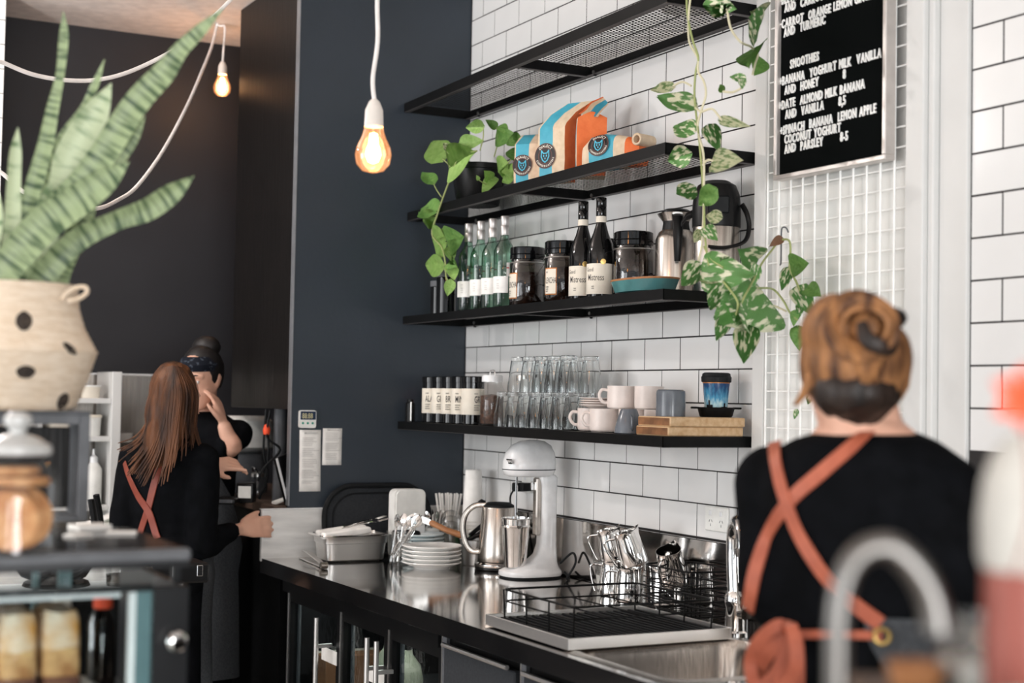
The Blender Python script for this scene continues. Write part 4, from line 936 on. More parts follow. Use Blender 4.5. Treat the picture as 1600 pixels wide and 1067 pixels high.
# milk jugs
def jug(m, label, s=1.0):
    t = thing('milk_jug', label, 'jug', m.translation, 0, 'stainless milk jugs beside the drainer'); t.matrix_world = m
    b = BM(); prof = [(0, .002), (.036, 0), (.040, .003), (.0415, .012), (.0405, .05), (.036, .085), (.0355, .10), (.037, .104), (.0355, .104), (.0345, .09), (.039, .05), (.040, .012), (0, .006)]
    lathe(b, [(r * s, z * s) for r, z in prof], 30)
    for v in b.verts:
        if v.co.z > .07 * s:
            a = math.atan2(v.co.y, v.co.x); k = max(0, math.cos(a - PI)) ** 10 * (v.co.z / s - .07) / .034; v.co.x *= 1 + .32 * k; v.co.z += .008 * k * s
    obj('body', b, 'chrome', t)
    b = BM(); tube(b, spline([(.036 * s, 0, .092 * s), (.062 * s, 0, .094 * s), (.070 * s, 0, .08 * s), (.060 * s, 0, .03 * s), (.054 * s, 0, .014 * s)], 5), .0042 * s, 8, flat=.6); obj('handle', b, 'chrome', t)
R_ = lambda a, ax: M.Rotation(math.radians(a), 4, ax)
jug(M.Translation((1.345, -.135, BZ)) @ R_(-115, 'Z'), 'steel milk jug standing upright, leftmost of the jugs')
jug(M.Translation((1.36, -.14, BZ + .112)) @ R_(-115, 'Z') @ R_(14, 'Y'), 'steel milk jug tilted on top of the leftmost jug', .92)
jug(M.Translation((1.475, -.16, BZ)) @ R_(-112, 'Z'), 'slim steel milk jug in the middle of the lower jugs', .95)
jug(M.Translation((1.50, -.15, BZ + .112)) @ R_(-115, 'Z') @ R_(20, 'Y'), 'steel milk jug leaning on top of the middle jug', 1.0)
jug(M.Translation((1.575, -.10, BZ)) @ R_(60, 'Z'), 'steel milk jug at the right of the lower jugs, beside the wire basket', 1.02)
t = thing('plastic_tub', 'small translucent plastic tub with lid against the splashback', 'tub', (1.235, -.083, BZ))
bm = BM(); lathe(bm, [(0, .002), (.034, 0), (.044, .085), (.046, .087), (.043, .087), (.033, .004), (0, .004)], 24); obj('tub_body', bm, 'clear_plastic', t)
bm = BM(); lathe(bm, [(.0465, .086), (.0475, .087), (.0475, .094), (.043, .095), (.04, .091), (0, .091)], 24); obj('lid', bm, 'clear_plastic', t)
bm = BM(); lathe(bm, [(0, .004), (.034, .004), (.0395, .05), (0, .05)], 20); obj('contents', bm, 'white_plastic', t)
t = thing('wire_basket', 'black wire basket holding a tilted milk jug behind the tap', 'basket', (1.785, -.145, BZ))
for z in (.01, .05, .09, .135):
    b = BM(); tube(b, [V((x * (1 + z * .6), y * (1 + z * .6), z)) for x, y in rrect(.23, .16, .03, 4)], .0028, 6, closed=True); obj('hoop', b, 'black_metal', t)
for k in range(26):
    p = rrect(.23, .16, .03, 4); x, y = p[(k * len(p)) // 26]
    for q in ((x, y),):
        b = BM(); tube(b, [(x, y, .006), (x * 1.081, y * 1.081, .136)], .0018, 5); obj('stave', b, 'black_metal', t)
for k in range(8):
    b = BM(); tube(b, [(-.1 + k * .028, -.078, .008), (-.1 + k * .028, .078, .008)], .0018, 5); obj('floor_wire', b, 'black_metal', t)
for k in range(7):
    b = BM(); tube(b, [(.118, -.08, .02 + .016 * k), (.118, .08, .02 + .016 * k)], .0016, 5); obj('side_wire', b, 'black_metal', t)
    b = BM(); tube(b, [(-.12, -.083, .02 + .016 * k), (.12, -.083, .02 + .016 * k)], .0016, 5); obj('side_wire', b, 'black_metal', t)
jug(M.Translation((1.735, -.17, BZ + .085)) @ R_(-60, 'Z') @ R_(22, 'Y'), 'steel milk jug lying tilted in the black wire basket', 1.0)
# tap
t = thing('mixer_tap', 'chrome gooseneck kitchen tap with flat lever behind the sink', 'tap', (2.115, -.235, BZ))
bm = BM(); lathe(bm, [(0, 0), (.034, 0), (.034, .006), (.026, .010), (.025, .07), (.027, .075), (.027, .10), (.020, .112), (0, .115)], 24); obj('base', bm, 'chrome', t)
bm = BM(); tube(bm, spline([(0, 0, .10), (-.006, 0, .17), (-.008, 0, .225), (-.004, -.002, .262), (.02, -.012, .290), (.055, -.028, .292), (.082, -.04, .268), (.092, -.046, .228)], 6), [.020] * 30 + [.019] * 13, 14); obj('spout', bm, 'chrome', t)
bm = BM(); lathe(bm, [(0, 0), (.019, 0), (.0215, .02), (.019, .022)], 16, mtx=M.Translation((.0935, -.0465, .212))); obj('aerator', bm, 'chrome', t)
bm = BM(); loft(bm, [(V((.02, 0, .055)), V((0, .012, 0)), V((0, 0, .012))), (V((.06, -.006, .06)), V((0, .02, 0)), V((.004, 0, .016))), (V((.075, -.008, .09)), V((.004, .019, 0)), V((.008, 0, .006))), (V((.09, -.01, .135)), V((.004, .016, 0)), V((.008, 0, .003))), (V((.1, -.012, .175)), V((.002, .010, 0)), V((.006, 0, .002)))], 12); obj('lever', bm, 'chrome', t)
t = thing('steel_tub', 'steel gastronorm tub standing right of the tap', 'tub', (2.38, -.16, BZ))
bm = BM(); rr(bm, [(0, 0, .004, .03, .03), (0, 0, .001, .095, .065), (0, 0, .01, .105, .073), (0, 0, .135, .115, .083), (0, 0, .14, .13, .095), (0, 0, .137, .131, .096), (0, 0, .13, .112, .08), (0, 0, .006, .1, .07), (0, 0, .006, .03, .03)], 6, 40); obj('tub_body', bm, 'brushed', t, ang=50)
bm = BM(); loft(bm, [(V((0, 0, 0)), V((.022, 0, 0)), V((0, .002, 0))), (V((.03, .01, .12)), V((.024, 0, 0)), V((0, .002, 0))), (V((.055, .02, .22)), V((.014, 0, 0)), V((0, .002, 0)))], 10, True, 0, 4)
o = obj('scraper', bm, 'white_plastic'); o.location = (2.32, -.13, BZ + .01); tag(o, 'white plastic scraper standing in the steel tub', 'scraper')

# ================================================================ notes and timer on the navy panel
t = thing('kitchen_timer', 'small white kitchen timer with blue display on the navy panel', 'timer', (.0, -.655, 1.412))
bm = BM(); prism(bm, rrect(.066, .066, .008, 3), .0003, .014, M(((0, 0, 1, 0), (1, 0, 0, 0), (0, 1, 0, 0), (0, 0, 0, 1)))); obj('case', bm, 'white_plastic', t)
bm = BM(); box(bm, .0142, .0148, -.029, .031, -.002, .029); obj('display', bm, 'lcd', t, smooth=False)
bm = BM(); text(bm, '88:88', lambda x, y, z: V((.0152, -.023 + x * .019, .003 + y * .028)), .01); obj('digits', bm, 'lcd_digit', t, smooth=False, recalc=False, kind='stuff')
for y in (-.019, .0, .019):
    b = BM(); lathe(b, [(0, 0), (.0045, 0), (.004, .002), (0, .0022)], 12, mtx=M.Translation((.014, y, -.015)) @ M.Rotation(PI / 2, 4, 'Y')); obj('button', b, 'teal_dot', t)
def note(y0, y1, z0, z1, label, title, lines, skew=0):
    t = thing('paper_note', label, 'note', (.0, (y0 + y1) / 2, z0), 0, 'printed notes on the navy panel')
    w = y1 - y0; h = z1 - z0; b = BM()
    g = [[b.verts.new((.0008 + .0012 * (j / 6) ** 2 * (1 if i else .6), -w / 2 + w * i / 4 + skew * (1 - j / 6), h * j / 6)) for i in range(5)] for j in range(7)]
    for j in range(6):
        for i in range(4): b.faces.new((g[j][i], g[j][i + 1], g[j + 1][i + 1], g[j + 1][i]))
    o = obj('sheet', b, 'paper', t); sm = o.modifiers.new('s', 'SOLIDIFY'); sm.thickness = .0004; baked(o)
    b = BM(); text(b, title, lambda x, y, z: V((.0026, -w * .28 + x * .010, h * .93 + y * .010)), .012)
    for k in range(lines):
        zz = h * (.86 - .76 * k / lines)
        if k % 6 == 5: continue
        text(b, 'l' * rnd.randint(22, 42), lambda x, y, z: V((.0026, -w * .36 + x * .0075, zz + y * .0055)))
    obj('print', b, 'faint_ink', t, smooth=False, recalc=False, kind='stuff')
note(-.682, -.598, 1.142, 1.372, 'long printed paper strip taped on the navy panel', 'MILKSHAKES', 26, .004)
note(-.590, -.513, 1.240, 1.378, 'shorter printed paper taped right of the long strip', 'SMOOTHIES', 16)

# ================================================================ mesh panel, letter board, hook
t = thing('wire_mesh_panel', 'white square wire mesh panel standing in the white bay', 'mesh panel', (2.24, -.03, 1.1))
x = 1.966; k = 0
while x < 2.53:
    b = BM(); tube(b, [(x, -.030, 1.102), (x, -.030, 2.95)], .0030, 6); obj('upright_wire', b, 'wire_white', t, world=True); x += .0511
z = 1.131
while z < 2.95:
    b = BM(); tube(b, [(1.962, -.0255, z), (2.528, -.0255, z)], .0022, 6); obj('cross_wire', b, 'wire_white', t, world=True); z += .0507
t = thing('letter_board', 'black felt letter board menu in a pale frame on the wire mesh', 'menu board', (2.26, -.05, 2.112))
BX0, BX1, BZ0, BZ1 = 2.037, 2.484, 2.112, 3.0
bm = BM(); box(bm, BX0 + .008, BX1 - .008, -.055, -.036, BZ0 + .008, BZ1 - .008); obj('felt_panel', bm, 'felt', t, world=True, smooth=False)
fw = .013
for a, b, c, d in ((BX0, BX1, BZ0, BZ0 + fw), (BX0, BX1, BZ1 - fw, BZ1), (BX0, BX0 + fw, BZ0 + fw, BZ1 - fw), (BX1 - fw, BX1, BZ0 + fw, BZ1 - fw)):
    q = BM(); box(q, a, b, -.068, -.034, c, d, .002); obj('frame_side', q, 'silver_frame', t, world=True)
rows = [(2.616, .02, '+BEETROOT APPLE'), (2.573, .045, 'AND  CARROT'), (2.512, .0, ''),]
gl = {}
def board_line(x, z, s, size=.0335, cond=.60, sp=.0022):
    for ch in s:
        if ch == ' ': x += .0095; continue
        me0, a, b = glyph(ch, .028, .0)
        if ch not in gl:
            q = BM(); text(q, ch, lambda u, v, w: V(((u - a) * size * cond, 0, v * size)), .028)
            ex = bmesh.ops.extrude_face_region(q, geom=list(q.faces)); bmesh.ops.translate(q, verts=[v for v in ex['geom'] if isinstance(v, bmesh.types.BMVert)], vec=(0, -.0035, 0))
            bmesh.ops.recalc_face_normals(q, faces=q.faces); me = bpy.data.meshes.new('letter'); q.to_mesh(me); q.free(); me.materials.append(MT['letter_white']); gl[ch] = me
        o = link('letter', gl[ch], t); o.location = V((x, -.0552, z + rnd.uniform(-.0007, .0007))) - V(t.location); o.rotation_euler = (0, rnd.uniform(-.02, .02), 0)
        x += (b - a) * size * cond + sp
for x, z, s in ((2.056, 2.562, '+BEETROOT APPLE'), (2.074, 2.516, 'AND  CARROT'), (2.056, 2.461, '+CARROT  ORANGE LEMON GINGER'), (2.074, 2.419, 'AND  TURMERIC'), (2.10, 2.323, 'SMOOTHIES'),
                (2.060, 2.262, '+BANANA  YOGHURT MILK  VANILLA'), (2.077, 2.224, 'AND  HONEY         8'), (2.060, 2.178 + .006, '+DATE  ALMOND MILK BANANA')): pass
ROWS = [(1217, 9, '+BEETROOT APPLE'), (1226, 20, 'AND  CARROT'), (1217, 46, '+CARROT  ORANGE LEMON GINGER'), (1225, 58, 'AND  TURMERIC'), (1235, 107, 'SMOOTHIES'), (1218, 134, '+BANANA  YOGHURT MILK  VANILLA'), (1226, 148, 'AND  HONEY          8'),
        (1217, 172, '+DATE  ALMOND MILK BANANA'), (1227, 186, 'AND  VANILLA      8,5'), (1219, 211, '+SPINACH  BANANA  LEMON APPLE'), (1226, 225, 'COCONUT YOGHURT'), (1226, 240, 'AND  PARSLEY       8-5')]
for px, py, s in ROWS:
    p = at(px, py, Y=-.057); board_line(p.x, p.z, s)
t = thing('wall_hook', 'small dark steel hook on the wire mesh holding a vine', 'hook', (2.05, -.036, 1.97))
bm = BM(); tube(bm, spline([(.012, .004, .0), (.010, -.002, .012), (.0, -.006, .014), (-.006, -.006, 0), (-.006, -.006, -.075), (-.004, -.010, -.088), (.004, -.016, -.088)], 5), .0022, 6); obj('hook_wire', bm, 'rack_grey', t)

# ================================================================ pendant lamps and cables
def pendant(p, s, label, cable, watt=2.6):
    t = thing('pendant_bulb', label, 'pendant lamp', p, 0, 'bare pendant bulbs on white flex')
    b = BM(); lathe(b, [(.0, 0), (.006, .0), (.012, -.006), (.020, -.025), (.0215, -.062), (.0, -.062)], 22, mtx=M.Scale(s, 4)); obj('lamp_holder', b, 'lamp_white', t)
    b = BM(); lathe(b, [(.0215, -.062), (.0225, -.072), (.028, -.088), (.0375, -.108), (.0405, -.125), (.037, -.145), (.024, -.160), (.0, -.166)], 28, mtx=M.Scale(s, 4)); obj('glass_bulb', b, 'bulb_glass', t)
    b = BM(); lathe(b, [(0, -.074), (.009, -.078), (.011, -.10), (.016, -.112), (.018, -.124), (.012, -.14), (0, -.145)], 14, mtx=M.Scale(s, 4)); obj('filament', b, 'filament', t)
    b = BM(); tube(b, cable, .0052 * s, 8); obj('flex', b, 'white_cable', t)
    l = bpy.data.lights.new('bulb_light', 'POINT'); l.energy = watt; l.color = (1, .62, .34); l.shadow_soft_size = .04; lo = bpy.data.objects.new('bulb_light', l); COL.objects.link(lo); lo.location = V(p) + V((0, 0, -.11 * s)); return t
P1 = at(585, 155, d=3.6)
pendant(P1, 1.08, 'glowing bare bulb hanging on white flex before the navy panel', spline([(0, 0, -.002), (-.003, -.004, .05), (.003, .004, .14), (.0, .002, .24), (.003, .006, .35), (0, 0, .6), (0, 0, CEIL - P1.z)], 5), 1.0)
HK = at(343, 36, Z=CEIL)
P2 = V((HK.x + .03, HK.y + .012, CEIL - .22)); P2 = at(348, 96, d=(HK - CAM).dot(FWD))
pendant(P2, .93, 'glowing bare bulb near the dark back wall and cupboard', spline([(0, 0, 0), (.0, .003, .07), (.004, .004, .15), (-.006, -.012, CEIL - P2.z - .012), (-.015, -.03, CEIL - P2.z - .004)], 5))
dk = (HK - CAM).dot(FWD)
pts = [at(x, y, d=dk - (dk - 4.4) * min(1, max(0, (338 - x) / 190))) for x, y in ((338, 44), (330, 75), (312, 120), (290, 170), (255, 235), (215, 290), (185, 312), (150, 326), (90, 325), (40, 302), (5, 272), (-40, 235))]
e = pts[-1]; pts = [V((HK.x - .004, HK.y - .006, CEIL - .002))] + pts + [V((e.x - .05, e.y - .25, e.z + .35)), V((e.x - .08, e.y - .42, CEIL - .45)), V((e.x - .10, e.y - .50, CEIL - .002))]
bm = BM(); tube(bm, spline(pts, 6), .0065, 8)
tag(obj('looped_flex', bm, 'white_cable'), 'white flex drooping from the ceiling down behind the snake plant', 'cable')
d2 = 4.2
pts = [at(x, y, d=d2 + .0012 * x) for x, y in ((-30, 85), (5, 98), (50, 116), (100, 125), (150, 125), (200, 113), (260, 85), (300, 58), (335, 25), (372, -14), (400, -60))]
e, g = pts[0], pts[-1]; pts = [V((e.x, e.y - .42, CEIL - .002)), V((e.x, e.y - .28, e.z + .12))] + pts + [V((g.x + .02, g.y + .06, CEIL - .002))]
bm = BM(); tube(bm, spline(pts, 6), .0062, 8)
tag(obj('swagged_flex', bm, 'white_cable'), 'white flex swagged across the top left below the ceiling', 'cable')

# ================================================================ plants
def leaf_mesh(k, w, curl, fold, m, seed):
    """heart leaf of unit length along +x, blade facing +z"""
    r = random.Random(seed); b = BM(); N, Q = 11, 3; rows = []
    for i in range(N + 1):
        u = i / N
        hw = w * (math.sin(PI * min(1, u * .97 + .03) ** .62) ** .85) * (1 - .12 * u) if 0 < i < N else .012
        base = -.07 * (1 - u * 6) if u < 1 / 6 else 0
        row = []
        for j in range(-Q, Q + 1):
            v = j / Q; x = u + (-.10 * abs(v) ** 1.5 * (1 - u) ** 6) ; z = fold * abs(v) * hw - curl * u * u + .015 * math.sin(9 * u + 3 * v + seed)
            row.append(b.verts.new((x, v * hw, z)))
        rows.append(row)
    for p, q in zip(rows, rows[1:]):
        for j in range(2 * Q): b.faces.new((p[j], p[j + 1], q[j + 1], q[j]))
    bmesh.ops.solidify(b, geom=list(b.faces), thickness=.008)
    bmesh.ops.recalc_face_normals(b, faces=b.faces)
    me = bpy.data.meshes.new('leaf'); b.to_mesh(me); b.free(); me.materials.append(MT[m]); me.polygons.foreach_set('use_smooth', [True] * len(me.polygons)); return me
LM = {}
def leafm(m, w):
    w = round(w / .06) * .06; w = max(.12, min(.42, w)); s = rnd.randint(0, 2)
    if (m, w, s) not in LM: LM[(m, w, s)] = leaf_mesh(0, w, (.10, .2, .05)[s], (.25, .12, .35)[s], m, s * 7 + 1)
    return LM[(m, w, s)]
def leaf(par, bx, by, tx, ty, wpx, m, pl, tilt=None, dd=0):
    """leaf from base to tip, places given in the photograph, hung on plane pl (function px, py -> point)"""
    A, T = pl(bx, by), pl(tx, ty)
    toc = (CAM - A).normalized(); ln = (T - A).length
    T = T + toc * ln * rnd.uniform(-.18, .25); A = A + toc * dd; T = T + toc * dd; ax = T - A
    nrm = toc + V((rnd.uniform(-.35, .35), rnd.uniform(-.35, .35), rnd.uniform(-.12, .28)))
    L = ax.length; wl = wpx / math.hypot(tx - bx, ty - by) / 2
    o = link('leaf', leafm(m, wl), par, M.Translation(-V(par.location)) @ frame(A, ax, nrm) @ M.Scale(L, 4)); return o
def stem(par, pts, pl, r=.0032, m='stem'):
    b = BM(); tube(b, spline([pl(*p) for p in pts], 5), r, 6); obj('stem', b, m, par, world=True)
def pot(t, r, h, m='black_plastic'):
    b = BM(); lathe(b, [(0, 0), (r * .72, 0), (r * .75, .004), (r * .97, h * .86), (r * 1.05, h * .87), (r * 1.05, h), (r * .98, h), (r * .93, h * .85), (0, h * .83)], 28); obj('pot', b, m, t)
    b = BM(); lathe(b, [(0, h * .84), (r * .9, h * .84), (r * .9, h * .88), (0, h * .9)], 18); obj('soil', b, 'coffee_beans', t)
# pothos at the left end of the second shelf
t = thing('trailing_pothos', 'green pothos in a black pot trailing from the left end of the second shelf', 'plant', (.34, -.125, SH2))
pot(t, .105, .15)
pl = lambda x, y: at(x, y, Y=-.285 + (.10 if x > 745 else 0) * min(1, (x - 745) / 25 if x > 745 else 0))
for q in ((691, 248, 668, 210, 27, 'leaf'), (719, 226, 753, 219, 22, 'leaf'), (704, 262, 739, 237, 31, 'leaf'), (677, 286, 658, 265, 15, 'leaf_dark'), (755, 198, 727, 199, 19, 'leaf'), (776, 199, 760, 187, 14, 'leaf_dark'),
          (776, 216, 804, 211, 18, 'leaf_dark'), (793, 256, 775, 271, 19, 'leaf'), (766, 281, 757, 267, 14, 'leaf'), (772, 277, 754, 296, 14, 'leaf'), (790, 264, 813, 272, 12, 'leaf'), (800, 276, 778, 288, 10, 'leaf'), (800, 233, 812, 250, 14, 'leaf_dark'), (748, 281, 745, 274, 6, 'leaf'),
          (708, 240, 692, 222, 11, 'leaf_pale'), (782, 196, 792, 206, 9, 'leaf_dark'), (797, 216, 813, 222, 12, 'leaf_dark'),
          (681, 330, 649, 324, 17, 'leaf_dark'), (678, 339, 650, 349, 15, 'leaf'), (696, 377, 670, 375, 24, 'leaf'), (699, 376, 720, 371, 22, 'leaf_dark'), (686, 366, 708, 361, 12, 'leaf'), (703, 386, 707, 409, 22, 'leaf'), (693, 416, 663, 413, 19, 'leaf'), (704, 418, 710, 436, 17, 'leaf'), (704, 438, 699, 463, 17, 'leaf'), (690, 404, 684, 412, 8, 'leaf_dark'), (700, 412, 714, 416, 9, 'leaf_dark')): leaf(t, *q, pl)
stem(t, ((745, 236), (722, 240), (709, 262), (705, 275), (694, 304), (684, 333), (675, 366), (690, 386), (696, 412), (697, 432), (702, 442)), pl)
for s in (((691, 248), (700, 256), (707, 266)), ((677, 286), (683, 298), (690, 308)), ((719, 227), (712, 227), (705, 228)), ((755, 199), (755, 215), (750, 235)), ((776, 199), (778, 220), (772, 245)), ((793, 256), (805, 240), (809, 226)), ((748, 281), (760, 288), (772, 287)), ((693, 415), (697, 428))): stem(t, s, pl, .0022)
# variegated pothos hanging from the top shelf at the right
t = thing('hanging_pothos', 'variegated pothos hanging from the top shelf past the flasks and white post', 'plant', (1.74, -.15, 2.64))
pot(t, .11, .16, 'white_ceramic')
def pl(x, y):
    k = min(1, max(0, (x - 1160) / 50)); Yv = -.345 * (1 - k) + -.075 * k
    return at(x, y, Y=Yv)
pv = 'leaf_variegated'
for q in ((1084, 168, 1024, 148, 20, pv), (1083, 206, 1046, 190, 25, pv), (1107, 197, 1124, 234, 26, pv), (1125, 187, 1167, 196, 17, 'leaf_pale'), (1078, 240, 1042, 252, 25, pv), (1114, 252, 1149, 247, 22, 'leaf_pale'), (1114, 260, 1108, 270, 9, 'leaf_pale'),
          (1084, 292, 1054, 307, 20, pv), (1118, 296, 1089, 322, 26, 'leaf_dark'), (1126, 340, 1096, 335, 16, 'leaf_pale'), (1101, 356, 1120, 374, 19, pv), (1096, 360, 1084, 381, 18, 'leaf_pale'), (1094, 414, 1063, 447, 26, pv), (1098, 424, 1160, 428, 36, pv), (1128, 412, 1137, 402, 12, pv),
          (1184, 404, 1156, 392, 13, pv), (1181, 415, 1178, 447, 21, pv), (1130, 448, 1109, 490, 34, pv), (1192, 460, 1147, 488, 46, pv), (1146, 488, 1104, 500, 24, pv), (1136, 494, 1118, 534, 27, pv), (1168, 512, 1162, 567, 38, pv), (1158, 490, 1185, 508, 18, pv), (1120, 440, 1090, 432, 14, 'leaf_pale'),
          (1222, 372, 1203, 384, 14, 'stem_brown'), (1235, 414, 1260, 412, 21, 'leaf_dark'), (1233, 420, 1220, 454, 22, pv), (1247, 450, 1268, 492, 27, pv), (1262, 450, 1282, 462, 16, 'leaf_dark'), (1242, 486, 1240, 510, 14, 'leaf_dark'), (1246, 511, 1248, 546, 25, 'leaf_dark'), (1252, 470, 1246, 500, 16, pv), (1245, 640, 1241, 655, 10, pv), (1270, 610, 1262, 632, 16, pv),
          (1138, 6, 1096, 8, 26, pv), (1128, 8, 1150, 14, 16, pv), (1172, 32, 1190, 64, 26, pv), (1190, 22, 1175, 20, 10, 'leaf_pale'), (1182, 74, 1159, 89, 15, 'leaf_dark'), (1190, 92, 1183, 113, 20, 'leaf_dark'), (1164, 122, 1137, 120, 13, pv), (1160, 124, 1160, 139, 12, pv), (1130, 143, 1124, 131, 9, 'leaf_dark'), (1052, 135, 1010, 140, 6, 'leaf_pale')): leaf(t, *q, pl)
for s, m in ((((1073, -12), (1074, 22), (1082, 62), (1091, 90), (1087, 113), (1085, 145), (1087, 172), (1091, 205), (1095, 245), (1098, 285), (1100, 330), (1101, 362), (1104, 392), (1108, 415)), 'stem'), (((1080, -12), (1076, 25), (1077, 65), (1090, 90), (1091, 112), (1100, 128), (1103, 148), (1096, 172), (1090, 200), (1099, 240), (1100, 285), (1099, 345), (1096, 385), (1090, 415)), 'stem_pale'),
             (((1100, 385), (1112, 405), (1130, 418)), 'stem'), (((1130, 440), (1152, 470), (1150, 492)), 'stem'), (((1150, 490), (1164, 462), (1176, 440), (1190, 412), (1205, 392), (1214, 380)), 'stem'), (((1186, 450), (1208, 452), (1224, 470), (1234, 488), (1246, 500)), 'stem'), (((1186, 472), (1210, 478), (1228, 486)), 'stem_pale'),
             (((1214, 378), (1226, 374), (1234, 378), (1235, 400), (1234, 420), (1244, 440), (1250, 455)), 'stem'), (((1136, 14), (1140, 38), (1146, 52), (1158, 66), (1172, 72)), 'stem_pale'), (((1172, 72), (1184, 84), (1180, 100), (1176, 116)), 'stem_pale'), (((1096, 175), (1112, 170), (1122, 180), (1128, 188)), 'stem_pale'), (((1098, 258), (1106, 250), (1115, 252)), 'stem_pale'), (((1086, 168), (1096, 176)), 'stem_pale'), (((1052, 134), (1066, 128), (1080, 134)), 'stem_pale'), (((1130, 143), (1145, 144), (1158, 138)), 'stem_pale')): stem(t, s, pl, .003, m)

# ================================================================ people
def up(z): return V((0, 0, z))
class Figure:
    def __init__(s, label, foot, az, H, vox=.0065):
        s.k = H / 1.65; s.o = V((foot[0], foot[1], 0)); s.f = V((math.cos(az), math.sin(az), 0)); s.r = V((math.sin(az), -math.cos(az), 0)); s.vox = vox
        s.root = thing('person', label, 'person', s.o)
    def L(s, x, y, z): return s.o + s.r * (x * s.k) + s.f * (y * s.k) + up(z * s.k)
    def ring(s, z, rx, ry, y=0, x=0): return (s.L(x, y, z), s.r * (rx * s.k), s.f * (ry * s.k))
TORSO = [(.80, .145, .105, 0), (.88, .165, .122, -.01), (.95, .158, .118, -.005), (1.05, .130, .098, .0), (1.15, .136, .104, .005), (1.25, .152, .113, .008), (1.32, .166, .106, -.002), (1.37, .150, .088, -.010), (1.405, .096, .068, -.014), (1.432, .062, .056, -.012)]
def limb(bm, pts, rads, n=14):
    ps = spline(pts, 5); m = len(ps); rs = []
    for i in range(m):
        t = i / (m - 1) * (len(rads) - 1); a = int(min(t, len(rads) - 2)); rs.append(rads[a] + (rads[a + 1] - rads[a]) * (t - a))
    tube(bm, ps, rs, n)
def hand(bm, w, d, nrm, side, curl=(.3, .35, .4, .45), spread=.10, thumb=(.6, .55), k=1.0):
    """w wrist, d direction of fingers, nrm back of the hand, side +1/-1 where the thumb is"""
    d = V(d).normalized(); nrm = V(nrm); nrm = (nrm - d * nrm.dot(d)).normalized(); u = d.cross(nrm) * side
    pal = [(w, .022, .018), (w + d * .02 * k, .026, .017), (w + d * .055 * k, .038, .015), (w + d * .088 * k, .038, .012)]
    loft(bm, [(c, u * (a * k), nrm * (b * k)) for c, a, b in pal], 12, True, 0, 2.6)
    for i, (off, ln) in enumerate(((.030, .070), (.010, .078), (-.010, .073), (-.029, .058))):
        b = w + d * .07 * k + u * off * k; dd = (d + u * (spread * (1.5 - i) * .6)).normalized(); pts = [b]; p = b + dd * .018 * k; pts.append(p); a = 0
        for sg in (.45, .32, .23):
            a += curl[i]; v = (dd * math.cos(a) - nrm * math.sin(a)); p = p + v * ln * sg * k * 1.05; pts.append(p)
        tube(bm, pts, [.0095 * k, .0098 * k, .0090 * k, .0082 * k, .0062 * k], 8)
    t0 = w + d * .022 * k + u * .024 * k; v1 = (d * thumb[0] + u * thumb[1] - nrm * .15).normalized(); v2 = (d * 1.0 + u * .25 - nrm * .3).normalized()
    tube(bm, [t0, t0 + v1 * .035 * k, t0 + v1 * .048 * k + v2 * .022 * k, t0 + v1 * .048 * k + v2 * .045 * k], [.014 * k, .0115 * k, .010 * k, .007 * k], 8)
def head(bm, c, fz, pitch, k=1.0, roll=0):
    """egg skull with jaw, nose, brow and ears; returns its axes"""
    f0 = V((math.cos(fz), math.sin(fz), 0)); f = (f0 * math.cos(pitch) + up(math.sin(pitch))).normalized(); r = f.cross(up(1)).normalized(); u = r.cross(f)
    P = lambda x, y, z: c + r * x * k + f * y * k + u * z * k
    sec = [(-.118, .020, .022, .055), (-.108, .040, .042, .040), (-.085, .054, .062, .022), (-.05, .064, .080, .008), (-.015, .070, .088, .0), (.02, .074, .094, -.004), (.055, .073, .093, -.008), (.085, .060, .076, -.010), (.104, .040, .052, -.010), (.114, .016, .022, -.010)]
    loft(bm, [(P(0, y, z), r * rx * k, f * ry * k) for z, rx, ry, y in sec], 22)
    tube(bm, [P(0, .086, .025), P(0, .102, -.008), P(0, .112, -.030), P(0, .098, -.038)], [.007 * k, .010 * k, .0125 * k, .008 * k], 8)
    for s in (-1, 1):
        tube(bm, [P(s * .008, .098, -.034), P(s * .017, .092, -.034)], .008 * k, 8)
        tube(bm, [P(s * .015, .085, .024), P(s * .035, .080, .028), P(s * .054, .062, .022)], .008 * k, 8)
        loft(bm, [(P(s * .070, -.008, -.03), f * .010 * k, u * .012 * k), (P(s * .078, -.012, -.005), f * .016 * k, u * .022 * k), (P(s * .083, -.018, .012), f * .014 * k, u * .018 * k)], 10)
    tube(bm, [P(-.022, .086, -.062), P(0, .094, -.060), P(.022, .086, -.062)], [.005 * k, .009 * k, .005 * k], 8)
    return P, r, f, u
def ball(bm, c, r, z=1):
    loft(bm, [(c + up(r * z * math.cos(q)), V((r * max(.05, math.sin(q)), 0, 0)), V((0, r * max(.05, math.sin(q)), 0))) for q in [PI * i / 8 for i in range(9)]], 12)
def clothdisp(o, amp, sc):
    for v in o.data.vertices:
        p = V(v.co); v.co += v.normal * amp * (mnoise.noise(p * sc) + .6 * mnoise.noise(V((p.x * sc * .6, p.y * sc * .6, p.z * sc * 2.2)) + V((5, 2, 9))))
def bvh(o):
    m = o.parent.matrix_world if False else M.Translation(o.parent.location)
    return BVHTree.FromPolygons([m @ v.co for v in o.data.vertices], [p.vertices[:] for p in o.data.polygons])
